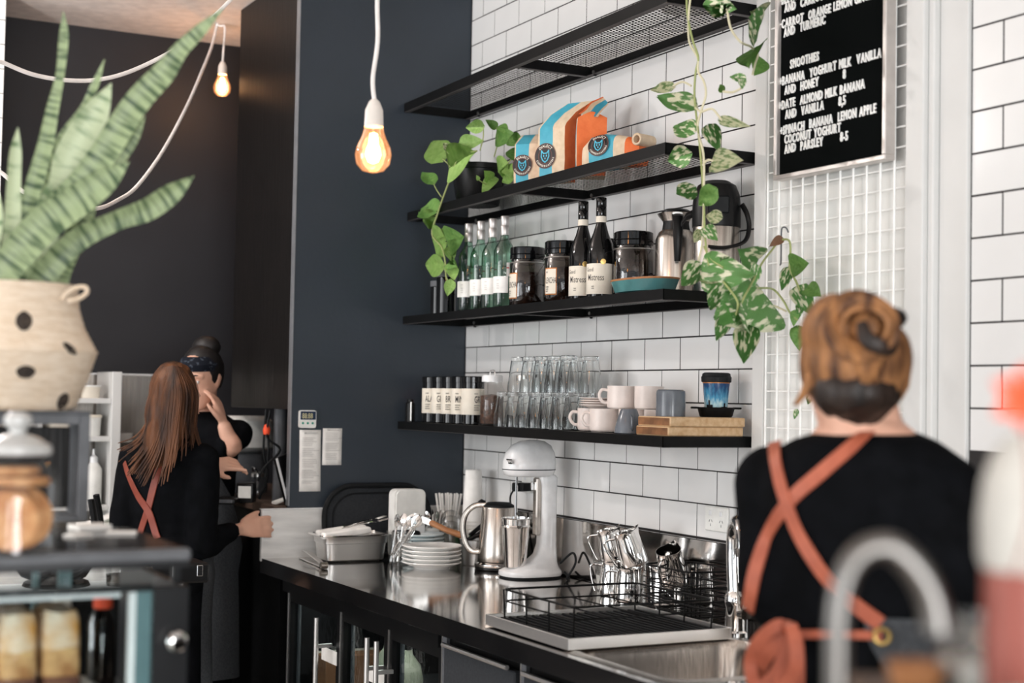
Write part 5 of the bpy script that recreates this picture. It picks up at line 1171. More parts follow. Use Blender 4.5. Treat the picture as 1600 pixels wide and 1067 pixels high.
def ribbon(name, par, tree, pts, width, m, lift=.003, thick=.0025, sub=6):
    """strap lying on a body: points of the photograph cast on to its surface"""
    hits = []
    for p in spline([V((x, y, 0)) for x, y in pts], sub):
        d = (at(p.x, p.y, d=1) - CAM).normalized(); h = tree.ray_cast(CAM, d)
        if h[0] is not None: hits.append((h[0], h[1]))
    b = BM(); prev = None; n = len(hits)
    for i, (p, nn) in enumerate(hits):
        t = (hits[min(i + 1, n - 1)][0] - hits[max(i - 1, 0)][0]).normalized()
        nn = (hits[max(i - 1, 0)][1] + nn + hits[min(i + 1, n - 1)][1]).normalized(); s = t.cross(nn).normalized() * width / 2
        row = [b.verts.new(p + nn * lift - s), b.verts.new(p + nn * (lift + thick) - s * .9), b.verts.new(p + nn * (lift + thick) + s * .9), b.verts.new(p + nn * lift + s)]
        if prev:
            for j in range(4): b.faces.new((prev[j], prev[(j + 1) % 4], row[(j + 1) % 4], row[j]))
        prev = row
    return obj(name, b, m, par, world=True)
def build(F, arms, hc, faz, pitch, hk=1.0, sleeves=(1, 1), legs=True, apron=None, shirt_ease=.012, hands=None, soft=6, reach=(.155, .155)):
    k = F.k; bm = BM()
    loft(bm, [F.ring(z, rx, ry, y) for z, rx, ry, y in TORSO], 20)
    P, r, f, u = head(bm, hc, faz, pitch, hk)
    limb(bm, [F.L(0, -.012, 1.40), F.L(0, -.008, 1.45), P(0, -.015, -.075), P(0, -.01, -.02)], [.058 * k, .050 * k, .050 * k, .05 * k])
    for s, (el, wr) in zip((-1, 1), arms):
        sh = F.L(s * (reach[0 if s < 0 else 1] + .003), -.008, 1.33 if reach[1] > .15 or s < 0 else 1.315); ball(bm, sh - up(.012), .042 * k); limb(bm, [sh, sh + (el - sh) * .5, el, el + (wr - el) * .5, wr], [.050 * k, .044 * k, .037 * k, .032 * k, .024 * k])
    for h in hands or (): hand(bm, *h[0], **h[1])
    for s in (-1, 1): limb(bm, [F.L(s * .085, 0, .86), F.L(s * .095, .01, .48), F.L(s * .10, -.01, .09)], [.085 * k, .055 * k, .038 * k]); loft(bm, [(F.L(s * .10, y, z), F.r * w * k, F.f * .02 + up(.0)) if 0 else (F.L(s * .10, y, .045), F.r * w * k, up(h * k)) for y, w, h, z in ((-.07, .03, .035, 0), (.0, .04, .045, 0), (.10, .045, .03, 0), (.16, .03, .018, 0))], 12)
    body = obj('body', bm, 'skin', F.root, world=True); remesh(body, F.vox, 3)
    # clothes: top with sleeves, trousers, shoes
    bm = BM(); e = shirt_ease
    loft(bm, [F.ring(z, rx + e, ry + e, y) for z, rx, ry, y in TORSO[:-1]] + [F.ring(1.418, .075, .066, -.012)], 20)
    for s, (el, wr), q in zip((-1, 1), arms, sleeves):
        sh = F.L(s * reach[0 if s < 0 else 1], -.008, 1.335 if reach[1] > .15 or s < 0 else 1.318); pts = [sh, sh + (el - sh) * .5, el]
        rad = [.064 * k, .060 * k, .052 * k]; ball(bm, sh - up(.004), .066 * k, .95)
        if q > .3: pts += [el + (wr - el) * .5 * q, el + (wr - el) * .92 * q]; rad += [.046 * k, .036 * k]
        limb(bm, pts, rad)
    shirt = obj('shirt', bm, 'black_cloth', F.root, world=True); remesh(shirt, .009, soft); clothdisp(shirt, .006, 9)
    bm = BM()
    loft(bm, [F.ring(.78, .165, .125), F.ring(.88, .176, .134, -.01), F.ring(.96, .168, .128, -.005)], 18)
    for s in (-1, 1): limb(bm, [F.L(s * .085, 0, .84), F.L(s * .095, .01, .48), F.L(s * .10, -.01, .07)], [.098 * k, .07 * k, .055 * k])
    tr = obj('trousers', bm, 'black_cloth', F.root, world=True); remesh(tr, .012, 4)
    for s in (-1, 1):
        b = BM(); loft(b, [(F.L(s * .10, y, .048), F.r * w * k, up(h * k)) for y, w, h in ((-.085, .035, .044), (-.03, .046, .05), (.06, .052, .042), (.14, .042, .03), (.18, .02, .022))], 14, True, 0, 2.6); obj('shoe', b, 'black_rubber', F.root, world=True)
    if apron:
        z0, z1, half = apron; b = BM(); N = 22; rows = []
        for j in range(9):
            z = z0 + (z1 - z0) * j / 8; i0 = [i for i in range(len(TORSO)) if TORSO[i][0] <= max(z, .80)][-1]; i1 = min(i0 + 1, len(TORSO) - 1)
            q = 0 if z < .80 else (z - TORSO[i0][0]) / max(1e-6, TORSO[i1][0] - TORSO[i0][0]); rx = TORSO[i0][1] + (TORSO[i1][1] - TORSO[i0][1]) * q + .030 + .04 * max(0, .9 - z); ry = TORSO[i0][2] + (TORSO[i1][2] - TORSO[i0][2]) * q + .030 + .05 * max(0, .9 - z)
            hh = half * (1 if z < 1.04 else max(.35, 1 - (z - 1.04) * 3.2)); row = []
            for i in range(N + 1):
                a = (i / N * 2 - 1) * hh; w = 1 + .02 * math.sin(a * 9 + z * 4) * max(0, 1 - z)
                row.append(b.verts.new(F.L(math.sin(a) * rx * w, math.cos(a) * ry * w, z)))
            rows.append(row)
        for p, q in zip(rows, rows[1:]):
            for i in range(N): b.faces.new((p[i], p[i + 1], q[i + 1], q[i]))
        bmesh.ops.solidify(b, geom=list(b.faces), thickness=.004); ap = obj('apron', b, 'denim', F.root, world=True)
    return P, r, f, u, shirt
def face(F, P, f, u, r, k):
    for s in (-1, 1):
        b = BM(); lathe(b, [(0, -.011), (.007, -.008), (.0105, 0), (.007, .008), (0, .011)], 12, mtx=M.Translation(P(s * .031, .076, .004))); obj('eye', b, 'eye_white', F.root, world=True)
        b = BM(); lathe(b, [(0, -.006), (.0055, 0), (0, .006)], 10, mtx=M.Translation(P(s * .031, .0835, .0035))); obj('iris', b, 'hair_black', F.root, world=True)
        b = BM(); tube(b, [P(s * .014, .091, .026), P(s * .032, .087, .031), P(s * .052, .068, .026)], [.003, .0034, .0015], 6); obj('eyebrow', b, 'hair_black', F.root, world=True)
        b = BM(); tube(b, [P(s * .018, .083, .009), P(s * .031, .0855, .012), P(s * .045, .074, .008)], .0022, 6); obj('eyelid', b, 'skin', F.root, world=True)
    b = BM(); tube(b, [P(-.022, .089, -.061), P(-.008, .097, -.058), P(.008, .097, -.058), P(.022, .089, -.061)], [.002, .005, .005, .002], 8); tube(b, [P(-.02, .089, -.066), P(0, .097, -.069), P(.02, .089, -.066)], [.002, .006, .002], 8); obj('lips', b, 'lips', F.root, world=True)

# ---- barista at the right with her back to us
RW = at(1354, 900, d=2.39)
F = Figure('person from behind at the sink, fair hair in a bun, tan crossed straps on black', (RW.x, RW.y), math.radians(119), 1.70)
hc = at(1334, 588, d=2.40); faz = math.atan2(.66, -.75)
elL, elR = at(1212, 930, d=2.44), at(1500, 890, d=2.24)
wL, wR = V((3.16, -.62, 1.02)), V((3.60, -.56, 1.06))
P, r, f, u, shirt = build(F, ((elL, wL), (elR, wR)), hc, faz, math.radians(-4), 1.0, sleeves=(1, 1), apron=(.42, 1.10, 1.85), shirt_ease=.021, soft=16, reach=(.155, .126),
    hands=((((wL), (wL - elL), (0, 0, 1), 1), dict(curl=(.4, .45, .5, .5))), (((wR), (wR - elR), (0, 0, 1), -1), dict(curl=(.4, .45, .5, .5)))))
T = bvh(shirt)
ribbon('apron_strap', F.root, T, ((1392, 664), (1362, 674), (1330, 700), (1285, 738), (1240, 778), (1206, 826), (1182, 888), (1171, 950), (1168, 985)), .0245, 'tan_leather')
ribbon('apron_strap', F.root, T, ((1212, 690), (1216, 720), (1226, 765), (1252, 835), (1290, 896), (1330, 938), (1376, 974)), .0245, 'tan_leather', .006)
ribbon('waist_tie', F.root, T, ((1166, 992), (1200, 993), (1260, 990), (1320, 990), (1378, 992)), .014, 'tan_leather', .009)
# grommet and apron corner seen at the hip
def onto(tree, x, y, lift):
    d = (at(x, y, d=1) - CAM).normalized(); h = tree.ray_cast(CAM, d); return (h[0] + h[1] * lift, h[1]) if h[0] is not None else (at(x, y, d=2.3), -d)
b = BM(); rows = []
for ys, x0, x1 in ((965, 1352, 1475), (985, 1352, 1480), (1010, 1362, 1484), (1040, 1378, 1488), (1080, 1392, 1490), (1140, 1400, 1492)):
    row = []
    for i in range(7):
        p, nn = onto(T, x0 + (x1 - x0) * i / 6, ys, .008); row.append(b.verts.new(p))
    rows.append(row)
for p, q in zip(rows, rows[1:]):
    for i in range(6): b.faces.new((p[i], p[i + 1], q[i + 1], q[i]))
bmesh.ops.solidify(b, geom=list(b.faces), thickness=.003); obj('apron_side', b, 'denim', F.root, world=True)
p, nn = onto(T, 1378, 992, .014); b = BM(); tube(b, [p + frame((0, 0, 0), nn.orthogonal(), nn).to_3x3() @ V((.011 * math.cos(a), .011 * math.sin(a), 0)) for a in [i * PI / 8 for i in range(16)]], .0035, 6, closed=True); obj('grommet', b, 'gold', F.root, world=True)
def strip(name, pts, w, m, par, lift=.012):
    """hanging ribbon through surface points with slack"""
    ps = spline([onto(T, x, y, l)[0] for x, y, l in pts], 5); b = BM(); prev = None
    for i, p in enumerate(ps):
        t = (ps[min(i + 1, len(ps) - 1)] - ps[max(i - 1, 0)]).normalized(); s = t.cross((CAM - p).normalized()).normalized() * w / 2; n2 = s.cross(t).normalized() * .0015
        row = [b.verts.new(p - s - n2), b.verts.new(p + s - n2), b.verts.new(p + s + n2), b.verts.new(p - s + n2)]
        if prev:
            for j in range(4): b.faces.new((prev[j], prev[(j + 1) % 4], row[(j + 1) % 4], row[j]))
        prev = row
    obj(name, b, m, par, world=True)
strip('bow_tail', ((1251, 985, .016), (1230, 1010, .03), (1213, 1045, .03), (1200, 1085, .02), (1193, 1130, .015)), .026, 'tan_leather', F.root)
strip('bow_loop', ((1248, 985, .016), (1240, 975, .035), (1222, 1000, .045), (1212, 1040, .045), (1216, 1075, .04), (1230, 1060, .03), (1246, 1005, .02)), .020, 'tan_leather', F.root)
strip('bow_loop', ((1248, 985, .016), (1260, 975, .035), (1270, 1010, .045), (1266, 1050, .045), (1248, 1072, .04), (1244, 1040, .03), (1248, 995, .02)), .020, 'tan_leather', F.root)
strip('bow_tail', ((1253, 985, .016), (1264, 1020, .03), (1262, 1070, .028), (1248, 1120, .015)), .022, 'tan_leather', F.root)
b = BM(); lathe(b, [(0, -.012), (.011, -.008), (.014, 0), (.011, .008), (0, .012)], 12, mtx=M.Translation(onto(T, 1242, 984, .014)[0])); obj('bow_knot', b, 'tan_leather', F.root, world=True)
# hair: cap, nape, wrapped bun, loose strands; coordinates on the head as seen from behind (right, up, towards us) in metres
px = lambda x, y, t=0: P(0, 0, 0) + RIGHT * ((x - 1334) / 972) - DOWN * -((y - 588) / 972) + (-FWD) * t
def lump(bm, x, y, t, rx, ry, rt, n=16):
    c = px(x, y, t); loft(bm, [(c - DOWN * (ry / 972 * math.cos(a)) * 1.0, RIGHT * (rx / 972 * max(.02, math.sin(a))), FWD * (rt * max(.02, math.sin(a)))) for a in [PI * i / 12 for i in range(13)]], n)
bm = BM(); lump(bm, 1334, 568, .002, 86, 90, .112); lump(bm, 1306, 520, .01, 56, 60, .09); lump(bm, 1375, 560, .0, 46, 64, .085)
hair = obj('hair_cap', bm, 'hair_blonde', F.root, world=True); remesh(hair, .005, 5)
for v in hair.data.vertices:
    q = v.co; v.co += v.normal * .003 * mnoise.noise(V((q.x * 60, q.y * 60, q.z * 14)))
bm = BM(); lump(bm, 1328, 610, .040, 68, 48, .076); lump(bm, 1334, 640, .034, 40, 30, .055); o = obj('nape_hair', bm, 'hair_dark', F.root, world=True); remesh(o, .005, 4)
for v in o.data.vertices:
    q = v.co; v.co += v.normal * .004 * mnoise.noise(V((q.x * 70, q.y * 70, q.z * 12)))
def lock(bm, pts, r0, n=7):
    ps = spline([px(*p) for p in pts], 6); m = len(ps); tube(bm, ps, [r0 * (.35 + .65 * math.sin(PI * min(1, .12 + .88 * i / (m - 1)))) for i in range(m)], n, flat=.6)
bm = BM()
for i in range(34):   # locks swept up from the nape and temples to the bun
    a = i / 33; x0 = 1256 + 158 * a; y0 = 640 - 46 * math.sin(PI * a) ** .5 + rnd.uniform(-12, 6); y0 = 600 + 40 * math.sin(PI * a) + rnd.uniform(-8, 8)
    tt = .104 * math.sin(PI * (.08 + .84 * a)); lock(bm, ((x0, y0 - 14, tt * .55), ((x0 * .7 + 1334 * .3), y0 - 50, tt * .92 + .012), (1334 + (x0 - 1334) * .45, 545, .112 * math.sin(PI * (.2 + .6 * a)) + .008), (1334 + (x0 - 1334) * .25 - 4, 520, .105)), .0075)
obj('swept_lock', bm, 'hair_blonde', F.root, world=True, kind='stuff')
bm = BM()
for j in range(3):
    pts = []
    for i in range(15):
        a = i / 14 * 2 * PI * 1.15 + j * 2.1; R = 46 - 7 * j
        pts.append((1332 + R * math.cos(a) - 8, 512 + (R * .95) * math.sin(a), .098 + .022 * math.sin(a * 1.0 + j) + .012 * j))
    lock(bm, pts, .0155 - .002 * j, 10)
lump(bm, 1334, 514, .088, 30, 30, .04)
obj('bun', bm, 'hair_blonde', F.root, world=True)
bm = BM(); lock(bm, ((1318, 505, .125), (1322, 528, .135), (1340, 540, .138), (1362, 545, .128), (1372, 530, .115)), .013, 10); lock(bm, ((1345, 478, .08), (1352, 486, .11), (1350, 500, .125)), .012, 9); lump(bm, 1382, 498, .03, 26, 18, .04); obj('dark_twist', bm, 'hair_dark', F.root, world=True)
bm = BM()
for i in range(7): lock(bm, ((1266 + i * 2, 555, .03), (1256 + i * 1.6, 585, .035), (1248 + i * 1.2, 612, .03), (1236 + i * .8 + rnd.uniform(-3, 3), 632, .02)), .0042)
for i in range(10): lock(bm, ((1352 + i * 5, 520 + i * 3, .085 - .005 * i), (1392 + i * 2.2, 556, .07 - .006 * i), (1402 + i * 1.4, 600, .05 - .005 * i), (1388 + i * 1.5, 634 - i * 3, .035)), .0062)
for i in range(6): lock(bm, ((1270, 596 + i * 5, .06), (1300, 592 + i * 4, .088), (1330, 580 + i * 2, .108), (1350, 560, .112)), .005)
obj('loose_lock', bm, 'hair_blonde', F.root, world=True, kind='stuff')

# ---- barista with long brown hair, back to us, hand on the bench end
LW = at(262, 850, d=5.36)
F = Figure('person with long brown hair from behind, brown crossed straps, hand on the bench end', (LW.x, LW.y), math.radians(128), 1.57, .006)
hc = at(272, 622, d=5.34)
elR = at(318, 848, d=5.26); wR = at(384, 826, d=5.42); tip = V((.010, -.835, 1.085))
elL = at(190, 850, d=5.34); wL = at(225, 900, d=5.62)
wR = at(372, 827, X=.050)
P, r, f, u, shirt = build(F, ((elL, wL), (elR, wR)), hc, math.radians(112), math.radians(-12), .98, sleeves=(1, .93), apron=(.40, 1.08, 1.75), shirt_ease=.02,
    hands=(((wL, wL - elL, (0, 0, 1), 1), dict(curl=(.4, .4, .45, .5))), ((wR, V((-.10, 1, .06)), V((1, .1, .25)), -1), dict(curl=(.22, .24, .26, .30), thumb=(.75, .5), k=.98))))
T = bvh(shirt)
ribbon('apron_strap', F.root, T, ((280, 682), (266, 696), (252, 722), (240, 762), (232, 795), (222, 826), (218, 842)), .028, 'red_leather')
ribbon('apron_strap', F.root, T, ((197, 722), (204, 745), (218, 775), (234, 800), (243, 828), (247, 842)), .028, 'red_leather', .006)
bm = BM(); hp = lambda x, y, t=0: at(x, y, d=5.34 - t)
def lump2(bm, x, y, t, rx, ry, rt, n=16):
    c = hp(x, y, t); loft(bm, [(c - DOWN * (ry / 438 * math.cos(a)), RIGHT * (rx / 438 * max(.02, math.sin(a))), FWD * (rt * max(.02, math.sin(a)))) for a in [PI * i / 12 for i in range(13)]], n)
lump2(bm, 271, 612, .0, 37, 48, .105); lump2(bm, 262, 650, .03, 35, 60, .085); lump2(bm, 250, 690, .08, 26, 44, .05)
o = obj('hair_cap', bm, 'hair_brown', F.root, world=True); remesh(o, .006, 4)
for v in o.data.vertices:
    q = v.co; v.co += v.normal * .004 * mnoise.noise(V((q.x * 60, q.y * 60, q.z * 10)))
bm = BM()
for i in range(110):
    a = rnd.random(); xt = 268 + (a - .5) * 40; xm = 238 + a * 70 + rnd.uniform(-3, 3); xe = 200 + a * 108 + rnd.uniform(-10, 10) - (12 if a < .4 else 0); ye = 690 + 55 * math.sin(PI * min(1, a * 1.2 + .05)) + rnd.uniform(-14, 16)
    th = math.sin(PI * (.1 + .8 * a)); ps = spline([hp(xt, 572 + 8 * abs(a - .5), .07 * th), hp(xm, 612, .118 * th), hp(xm - 4 + (a - .5) * 6, 655, .135 * th), hp((xm + xe) / 2, (655 + ye) / 2 + 8, .15 * th), hp(xe, ye, .155 * th)], 4)
    n = len(ps); tube(bm, ps, [.0062 * (1 - .75 * (j / (n - 1)) ** 2) for j in range(n)], 5, flat=.6)
obj('hair_strand', bm, 'hair_brown', F.root, world=True, kind='stuff')

# ---- colleague with patterned headband facing her
BW = at(326, 850, d=5.92)
F = Figure('person with dark patterned headband looking down, one hand raised to the cheek', (BW.x, BW.y - .05), math.radians(-42), 1.66, .006)
hc = at(313, 592, d=5.86); faz = math.radians(-48)
elL = at(362, 700, d=5.82); wL = at(349, 662, d=5.80); elR = at(262, 770, d=5.75); wR = at(316, 729, d=5.45)
P, r, f, u, shirt = build(F, ((elR, wR), (elL, wL)), hc, faz, math.radians(-12), .98, sleeves=(.55, .25), apron=(.4, 1.2, 1.6), shirt_ease=.016,
    hands=(((wR, RIGHT + V((0, 0, .12)), V((0, 0, 1)) + (-FWD) * .6, 1), dict(curl=(.12, .35, .5, .6), thumb=(.7, .5), k=1.05)), ((wL, V((0, 0, 1)) - RIGHT * .30, RIGHT + V((.2, 0, 0)), -1), dict(curl=(.25, .3, .35, .4), k=.92))))
face(F, P, f, u, r, 1)
bm = BM(); n = 30; rows = []
for z, g in ((.028, 1.045), (.034, 1.075), (.055, 1.085), (.078, 1.07), (.084, 1.03)):
    q = 1 if z < .06 else 1 - (z - .055) * 7.5
    rows.append([bm.verts.new(P(.074 * g * q * math.cos(2 * PI * i / n), -.007 + .095 * g * q * math.sin(2 * PI * i / n), z + .004 + (.014 * math.sin(2 * PI * i / n)))) for i in range(n)])
for p, q in zip(rows, rows[1:]):
    for i in range(n): bm.faces.new((p[i], p[(i + 1) % n], q[(i + 1) % n], q[i]))
bmesh.ops.solidify(bm, geom=list(bm.faces), thickness=.003); obj('headband', bm, 'headband', F.root, world=True)
bm = BM(); loft(bm, [(P(0, -.022 + (.0 if z < .05 else 0), z), r * .082 * g, f * .086 * g) for z, g in ((-.06, .5), (-.04, .82), (.0, .98), (.045, 1.02), (.08, .9), (.105, .72), (.125, .45), (.134, .12))], 20)
bm2 = bm
lump3 = [(P(0, -.085, .075), .05)]
loft(bm, [(P(0, -.065, .118) + u * .045 * math.cos(q), r * .058 * max(.05, math.sin(q)), f * .052 * max(.05, math.sin(q))) for q in [PI * i / 10 for i in range(11)]], 16)
for v in bm.verts:
    q = v.co - P(0, 0, 0); ff = q.dot(f); uu = q.dot(u)
    if ff > .045 and uu < .03: v.co -= f * (ff - .045)
o = obj('hair', bm, 'hair_black', F.root, world=True)

# ================================================================ back room behind the baristas
t = thing('timber_counter', 'dark timber-topped counter below the black cupboard', 'counter', (-.40, -.37, 0))
bm = BM(); box(bm, -1.38, -.031, -.765, -.003, 1.055, 1.088, .003); obj('top', bm, 'counter_wood', t, world=True)
bm = BM(); box(bm, -1.38, -.04, -.73, -.003, 0, 1.054); obj('carcass', bm, 'black_metal', t, world=True, smooth=False)
CT = 1.0885
t = thing('tablet_stand', 'black tablet with pale edge leaning on a curved pale stand', 'tablet', (-.10, -.62, CT))
bm = BM(); box(bm, -.006, .006, -.12, .12, .0, .19, .003, seg=2, mtx=M.Translation((-.0, 0, .018)) @ M.Rotation(math.radians(16), 4, 'X') @ M.Rotation(math.radians(35), 4, 'Z')); obj('tablet', bm, 'black_plastic', t)
bm = BM(); box(bm, .0062, .0085, -.121, -.108, .0, .19, .001, mtx=M.Translation((0, 0, .018)) @ M.Rotation(math.radians(16), 4, 'X') @ M.Rotation(math.radians(35), 4, 'Z')); obj('pale_edge', bm, 'white_enamel', t, smooth=False)
bm = BM(); pth = spline([(0, -.12, .006), (0, -.06, .024), (0, .0, .036), (0, .05, .034), (0, .075, .012), (0, .08, .001)], 4); loft(bm, [(p, V((.03, 0, 0)), V((0, 0, .005))) for p in pth], 10, True, 0, 4); obj('stand', bm, 'white_plastic', t)
def crate(name, label, cat, px0, py0, px1, d, h, m, m2, grp=None, depth=.08):
    """small box-like item standing on the timber counter"""
    a, b = at(px0, py0, d=d), at(px1, py0, d=d); w = (b - a).length; c = (a + b) / 2; c.z = CT
    t = thing(name, label, cat, c, math.atan2(RIGHT.y, RIGHT.x), grp)
    q = BM(); box(q, -w / 2, w / 2, -depth / 2, depth / 2, 0, h, .004, seg=2); obj('case', q, m, t)
    q = BM(); box(q, -w * .38, w * .38, -depth / 2 - .0015, -depth / 2 + .001, h * .25, h * .85); obj('face_panel', q, m2, t, smooth=False)
    return t
crate('card_reader', 'small black and pale card reader beside the glass jar on the timber counter', 'card reader', 372, 770, 398, 5.72, .075, 'black_plastic', 'white_plastic')
crate('receipt_box', 'low black tray near the pointing hand on the timber counter', 'tray', 340, 778, 372, 5.66, .022, 'black_plastic', 'rack_grey', depth=.14)
t = thing('preserve_jar', 'small clear jar with metal clasp beside the leaning tablet', 'jar', at(402, 774, Z=CT))
bm = BM(); lathe(bm, [(0, .003), (.028, 0), (.032, .005), (.032, .06), (.026, .07), (.026, .078)], 20); obj('vessel', bm, 'glass', t)
bm = BM(); lathe(bm, [(0, .075), (.028, .076), (.028, .09), (.02, .095), (0, .096)], 20); obj('lid', bm, 'steel', t)
bm = BM(); tube(bm, spline([(-.03, 0, .07), (-.034, -.01, .10), (-.01, -.02, .115), (.02, -.01, .10), (.03, 0, .07)], 4), .003, 6); obj('clasp', bm, 'chrome', t)
t = thing('chrome_bottle_rack', 'little cluster of chrome pourers behind the glass jar', 'rack', at(418, 766, Z=CT) + V((-.1, .12, 0)))
for i, (dx, dy, h) in enumerate(((0, 0, .15), (-.03, .03, .13), (.02, .05, .165), (-.05, -.03, .11))):
    b = BM(); lathe(b, [(0, 0), (.018, 0), (.018, h * .6), (.007, h * .75), (.007, h * .9), (.012, h * .92), (.012, h), (0, h)], 14, (dx, dy, 0)); obj('pourer', b, 'chrome', t)
t = thing('white_grinder', 'pale rounded coffee grinder hopper under the black cupboard', 'grinder', (at(377, 720, d=6.32).x, at(377, 720, d=6.32).y, CT))
bm = BM(); loft(bm, [(V((0, 0, z)), V((a, 0, 0)), V((0, c, 0))) for z, a, c in ((0, .085, .10), (.02, .09, .105), (.16, .08, .09), (.17, .05, .06))], 20, True, 0, 4); obj('base', bm, 'rack_grey', t)
bm = BM(); loft(bm, [(V((0, 0, z)), V((a, 0, 0)), V((0, c, 0))) for z, a, c in ((.17, .05, .07), (.19, .10, .13), (.30, .09, .12), (.32, .07, .10))], 20, True, 0, 4); obj('hopper', bm, 'white_plastic', t)
t = thing('grey_conduit', 'pale vertical conduit with loose black cords under the cupboard', 'pipe', (at(437, 720, d=5.84).x, at(437, 720, d=5.84).y, CT))
bm = BM(); lathe(bm, [(0, .001), (.026, .001), (.026, .358), (0, .358)], 16); obj('pipe', bm, 'rack_grey', t)
for i, pts in enumerate((((.05, -.06, .35), (.05, -.07, .25), (.06, -.02, .20), (.05, -.08, .13), (.04, -.10, .08)), ((.03, -.07, .35), (.04, -.08, .2), (.04, -.06, .1), (.03, -.09, .01)), ((.0, -.06, .355), (.01, -.05, .2), (.0, -.06, .05)))):
    b = BM(); tube(b, spline(pts, 5), .005, 6); obj('cord', b, 'black_rubber', t)
b = BM(); lathe(b, [(0, 0), (.012, .004), (.015, .02), (.009, .04), (0, .045)], 12, (.042, -.07, .255)); obj('warning_light', b, 'orange_petal', t)

# shelf tower, steel panel and counter on the dark wall
bm = BM(); box(bm, -1.399, -1.392, -3.2, -.80, .92, 1.575); struct('trim_6', bm, 'brushed', smooth=False)
bm = BM(); box(bm, -1.399, -1.385, -3.2, -.80, 1.575, 1.582); struct('trim_7', bm, 'white_enamel', smooth=False)
t = thing('back_counter', 'low steel-topped counter along the dark back wall', 'counter', (-1.15, -1.9, 0))
bm = BM(); box(bm, -1.39, -.86, -1.615, -.82, .89, .92, .003); obj('top', bm, 'brushed', t, world=True)
bm = BM(); box(bm, -1.39, -.90, -1.615, -.82, 0, .889); obj('carcass', bm, 'black_metal', t, world=True, smooth=False)
t = thing('white_shelf_unit', 'white shelf unit with bottles standing on the back counter', 'shelf unit', (-1.22, -1.4, .92))
ya, yb = at(118, 650, X=-1.2).y - .16, at(170, 650, X=-1.2).y
bm = BM(); box(bm, -1.36, -1.06, yb - .02, yb + .02, .9205, 1.585, .002); obj('side_panel', bm, 'white_paint', t, world=True)
bm = BM(); box(bm, -1.36, -1.06, ya - .02, ya + .0, .9205, 1.585, .002); obj('side_panel', bm, 'white_paint', t, world=True)
for z in (1.00, 1.29, 1.45):
    b = BM(); box(b, -1.36, -1.07, ya, yb - .021, z, z + .022, .002); obj('shelf_board', b, 'white_paint', t, world=True)
def tub(x, y, z, w, h, label, m, m2):
    t = thing('food_tub', label, 'tub', (x, y, z), 0, 'tubs and bottles on the white shelf unit')
    b = BM(); loft(b, [(V((0, 0, zz)), V((w * q, 0, 0)), V((0, w * q, 0))) for zz, q in ((0, .9), (.005, .94), (h * .86, 1.0))], 16, True, 0, 3.5); obj('tub_body', b, m, t)
    b = BM(); loft(b, [(V((0, 0, zz)), V((w * q, 0, 0)), V((0, w * q, 0))) for zz, q in ((h * .862, 1.06), (h * .98, 1.06), (h, .98))], 16, True, 0, 3.5); obj('lid', b, m2, t)
for i, (yy, z, w, h, m, m2) in enumerate(((yb - .10, 1.472, .045, .055, 'cream_paper', 'white_plastic'), (yb - .20, 1.472, .055, .08, 'kraft', 'cream_paper'), (yb - .10, 1.312, .05, .09, 'white_plastic', 'cream_paper'), (yb - .22, 1.312, .055, .075, 'cream_paper', 'kraft'))):
    tub(-1.14, yy, z, w, h, 'pale food tub on the white shelf unit, %s' % ('upper shelf right', 'upper shelf left', 'middle shelf right', 'middle shelf left')[i], m, m2)
for i in range(3):
    t = thing('squeeze_bottle', 'white squeeze bottle on the lowest shelf, %s from the right' % ORD[i], 'bottle', (-1.13, yb - .075 - .085 * i, 1.022), 0, 'white squeeze bottles')
    b = BM(); lathe(b, [(0, 0), (.034, 0), (.036, .004), (.036, .15), (.02, .175), (.016, .18)], 18); obj('body', b, 'white_plastic', t)
    b = BM(); lathe(b, [(.018, .176), (.018, .2), (.006, .21), (.005, .235), (0, .236)], 14); obj('nozzle', b, 'white_enamel', t)
for i, (px_, h, m) in enumerate(((187, .17, 'smoky_glass'), (206, .24, 'clear_plastic'), (232, .19, 'smoky_glass'), (192, .40, 'clear_plastic'), (220, .36, 'clear_plastic'))):
    y_ = at(px_, 760, X=-1.08 if i < 3 else -1.27).y
    t = thing('ingredient_tub', 'clear ingredient container on the back counter, %s' % ('low and leftmost', 'middle of the front row', 'low and nearest the long hair', 'tall, rear left', 'tall, rear right')[i], 'container', (-1.08 if i < 3 else -1.27, y_, .9205), 0, 'clear containers on the back counter')
    b = BM(); loft(b, [(V((0, 0, zz)), V((.032, 0, 0)), V((0, .032, 0))) for zz in (0, .004, h * .9)], 16, True, 0, 4); obj('vessel', b, m, t)
    b = BM(); loft(b, [(V((0, 0, zz)), V((.028, 0, 0)), V((0, .028, 0))) for zz in (.006, h * .55)], 14, True, 0, 4); obj('contents', b, 'kraft' if i % 2 else 'coffee_beans', t)
    b = BM(); loft(b, [(V((0, 0, zz)), V((.034, 0, 0)), V((0, .034, 0))) for zz in (h * .902, h)], 16, True, 0, 4); obj('lid', b, 'white_plastic', t)
t = thing('folded_cloth', 'crumpled white cloth on the back counter below the squeeze bottles', 'cloth', at(160, 752, X=-.95)); t.location.z = .9205
bm = BM(); loft(bm, [(V((.0, y, .03 + .01 * math.sin(y * 40))), V((.05 * q, 0, 0)), V((0, 0, .028 * q))) for y, q in ((-.10, .3), (-.07, .8), (-.02, 1), (.03, .85), (.07, .95), (.10, .35))], 16); o = obj('cloth_fold', bm, 'paper', t)
bm = BM(); loft(bm, [(V((.03, y + .02, .062 + .008 * math.sin(y * 50))), V((.035 * q, 0, 0)), V((0, 0, .016 * q))) for y, q in ((-.07, .3), (-.03, .9), (.02, 1), (.07, .35))], 14); obj('cloth_fold', bm, 'paper', t)
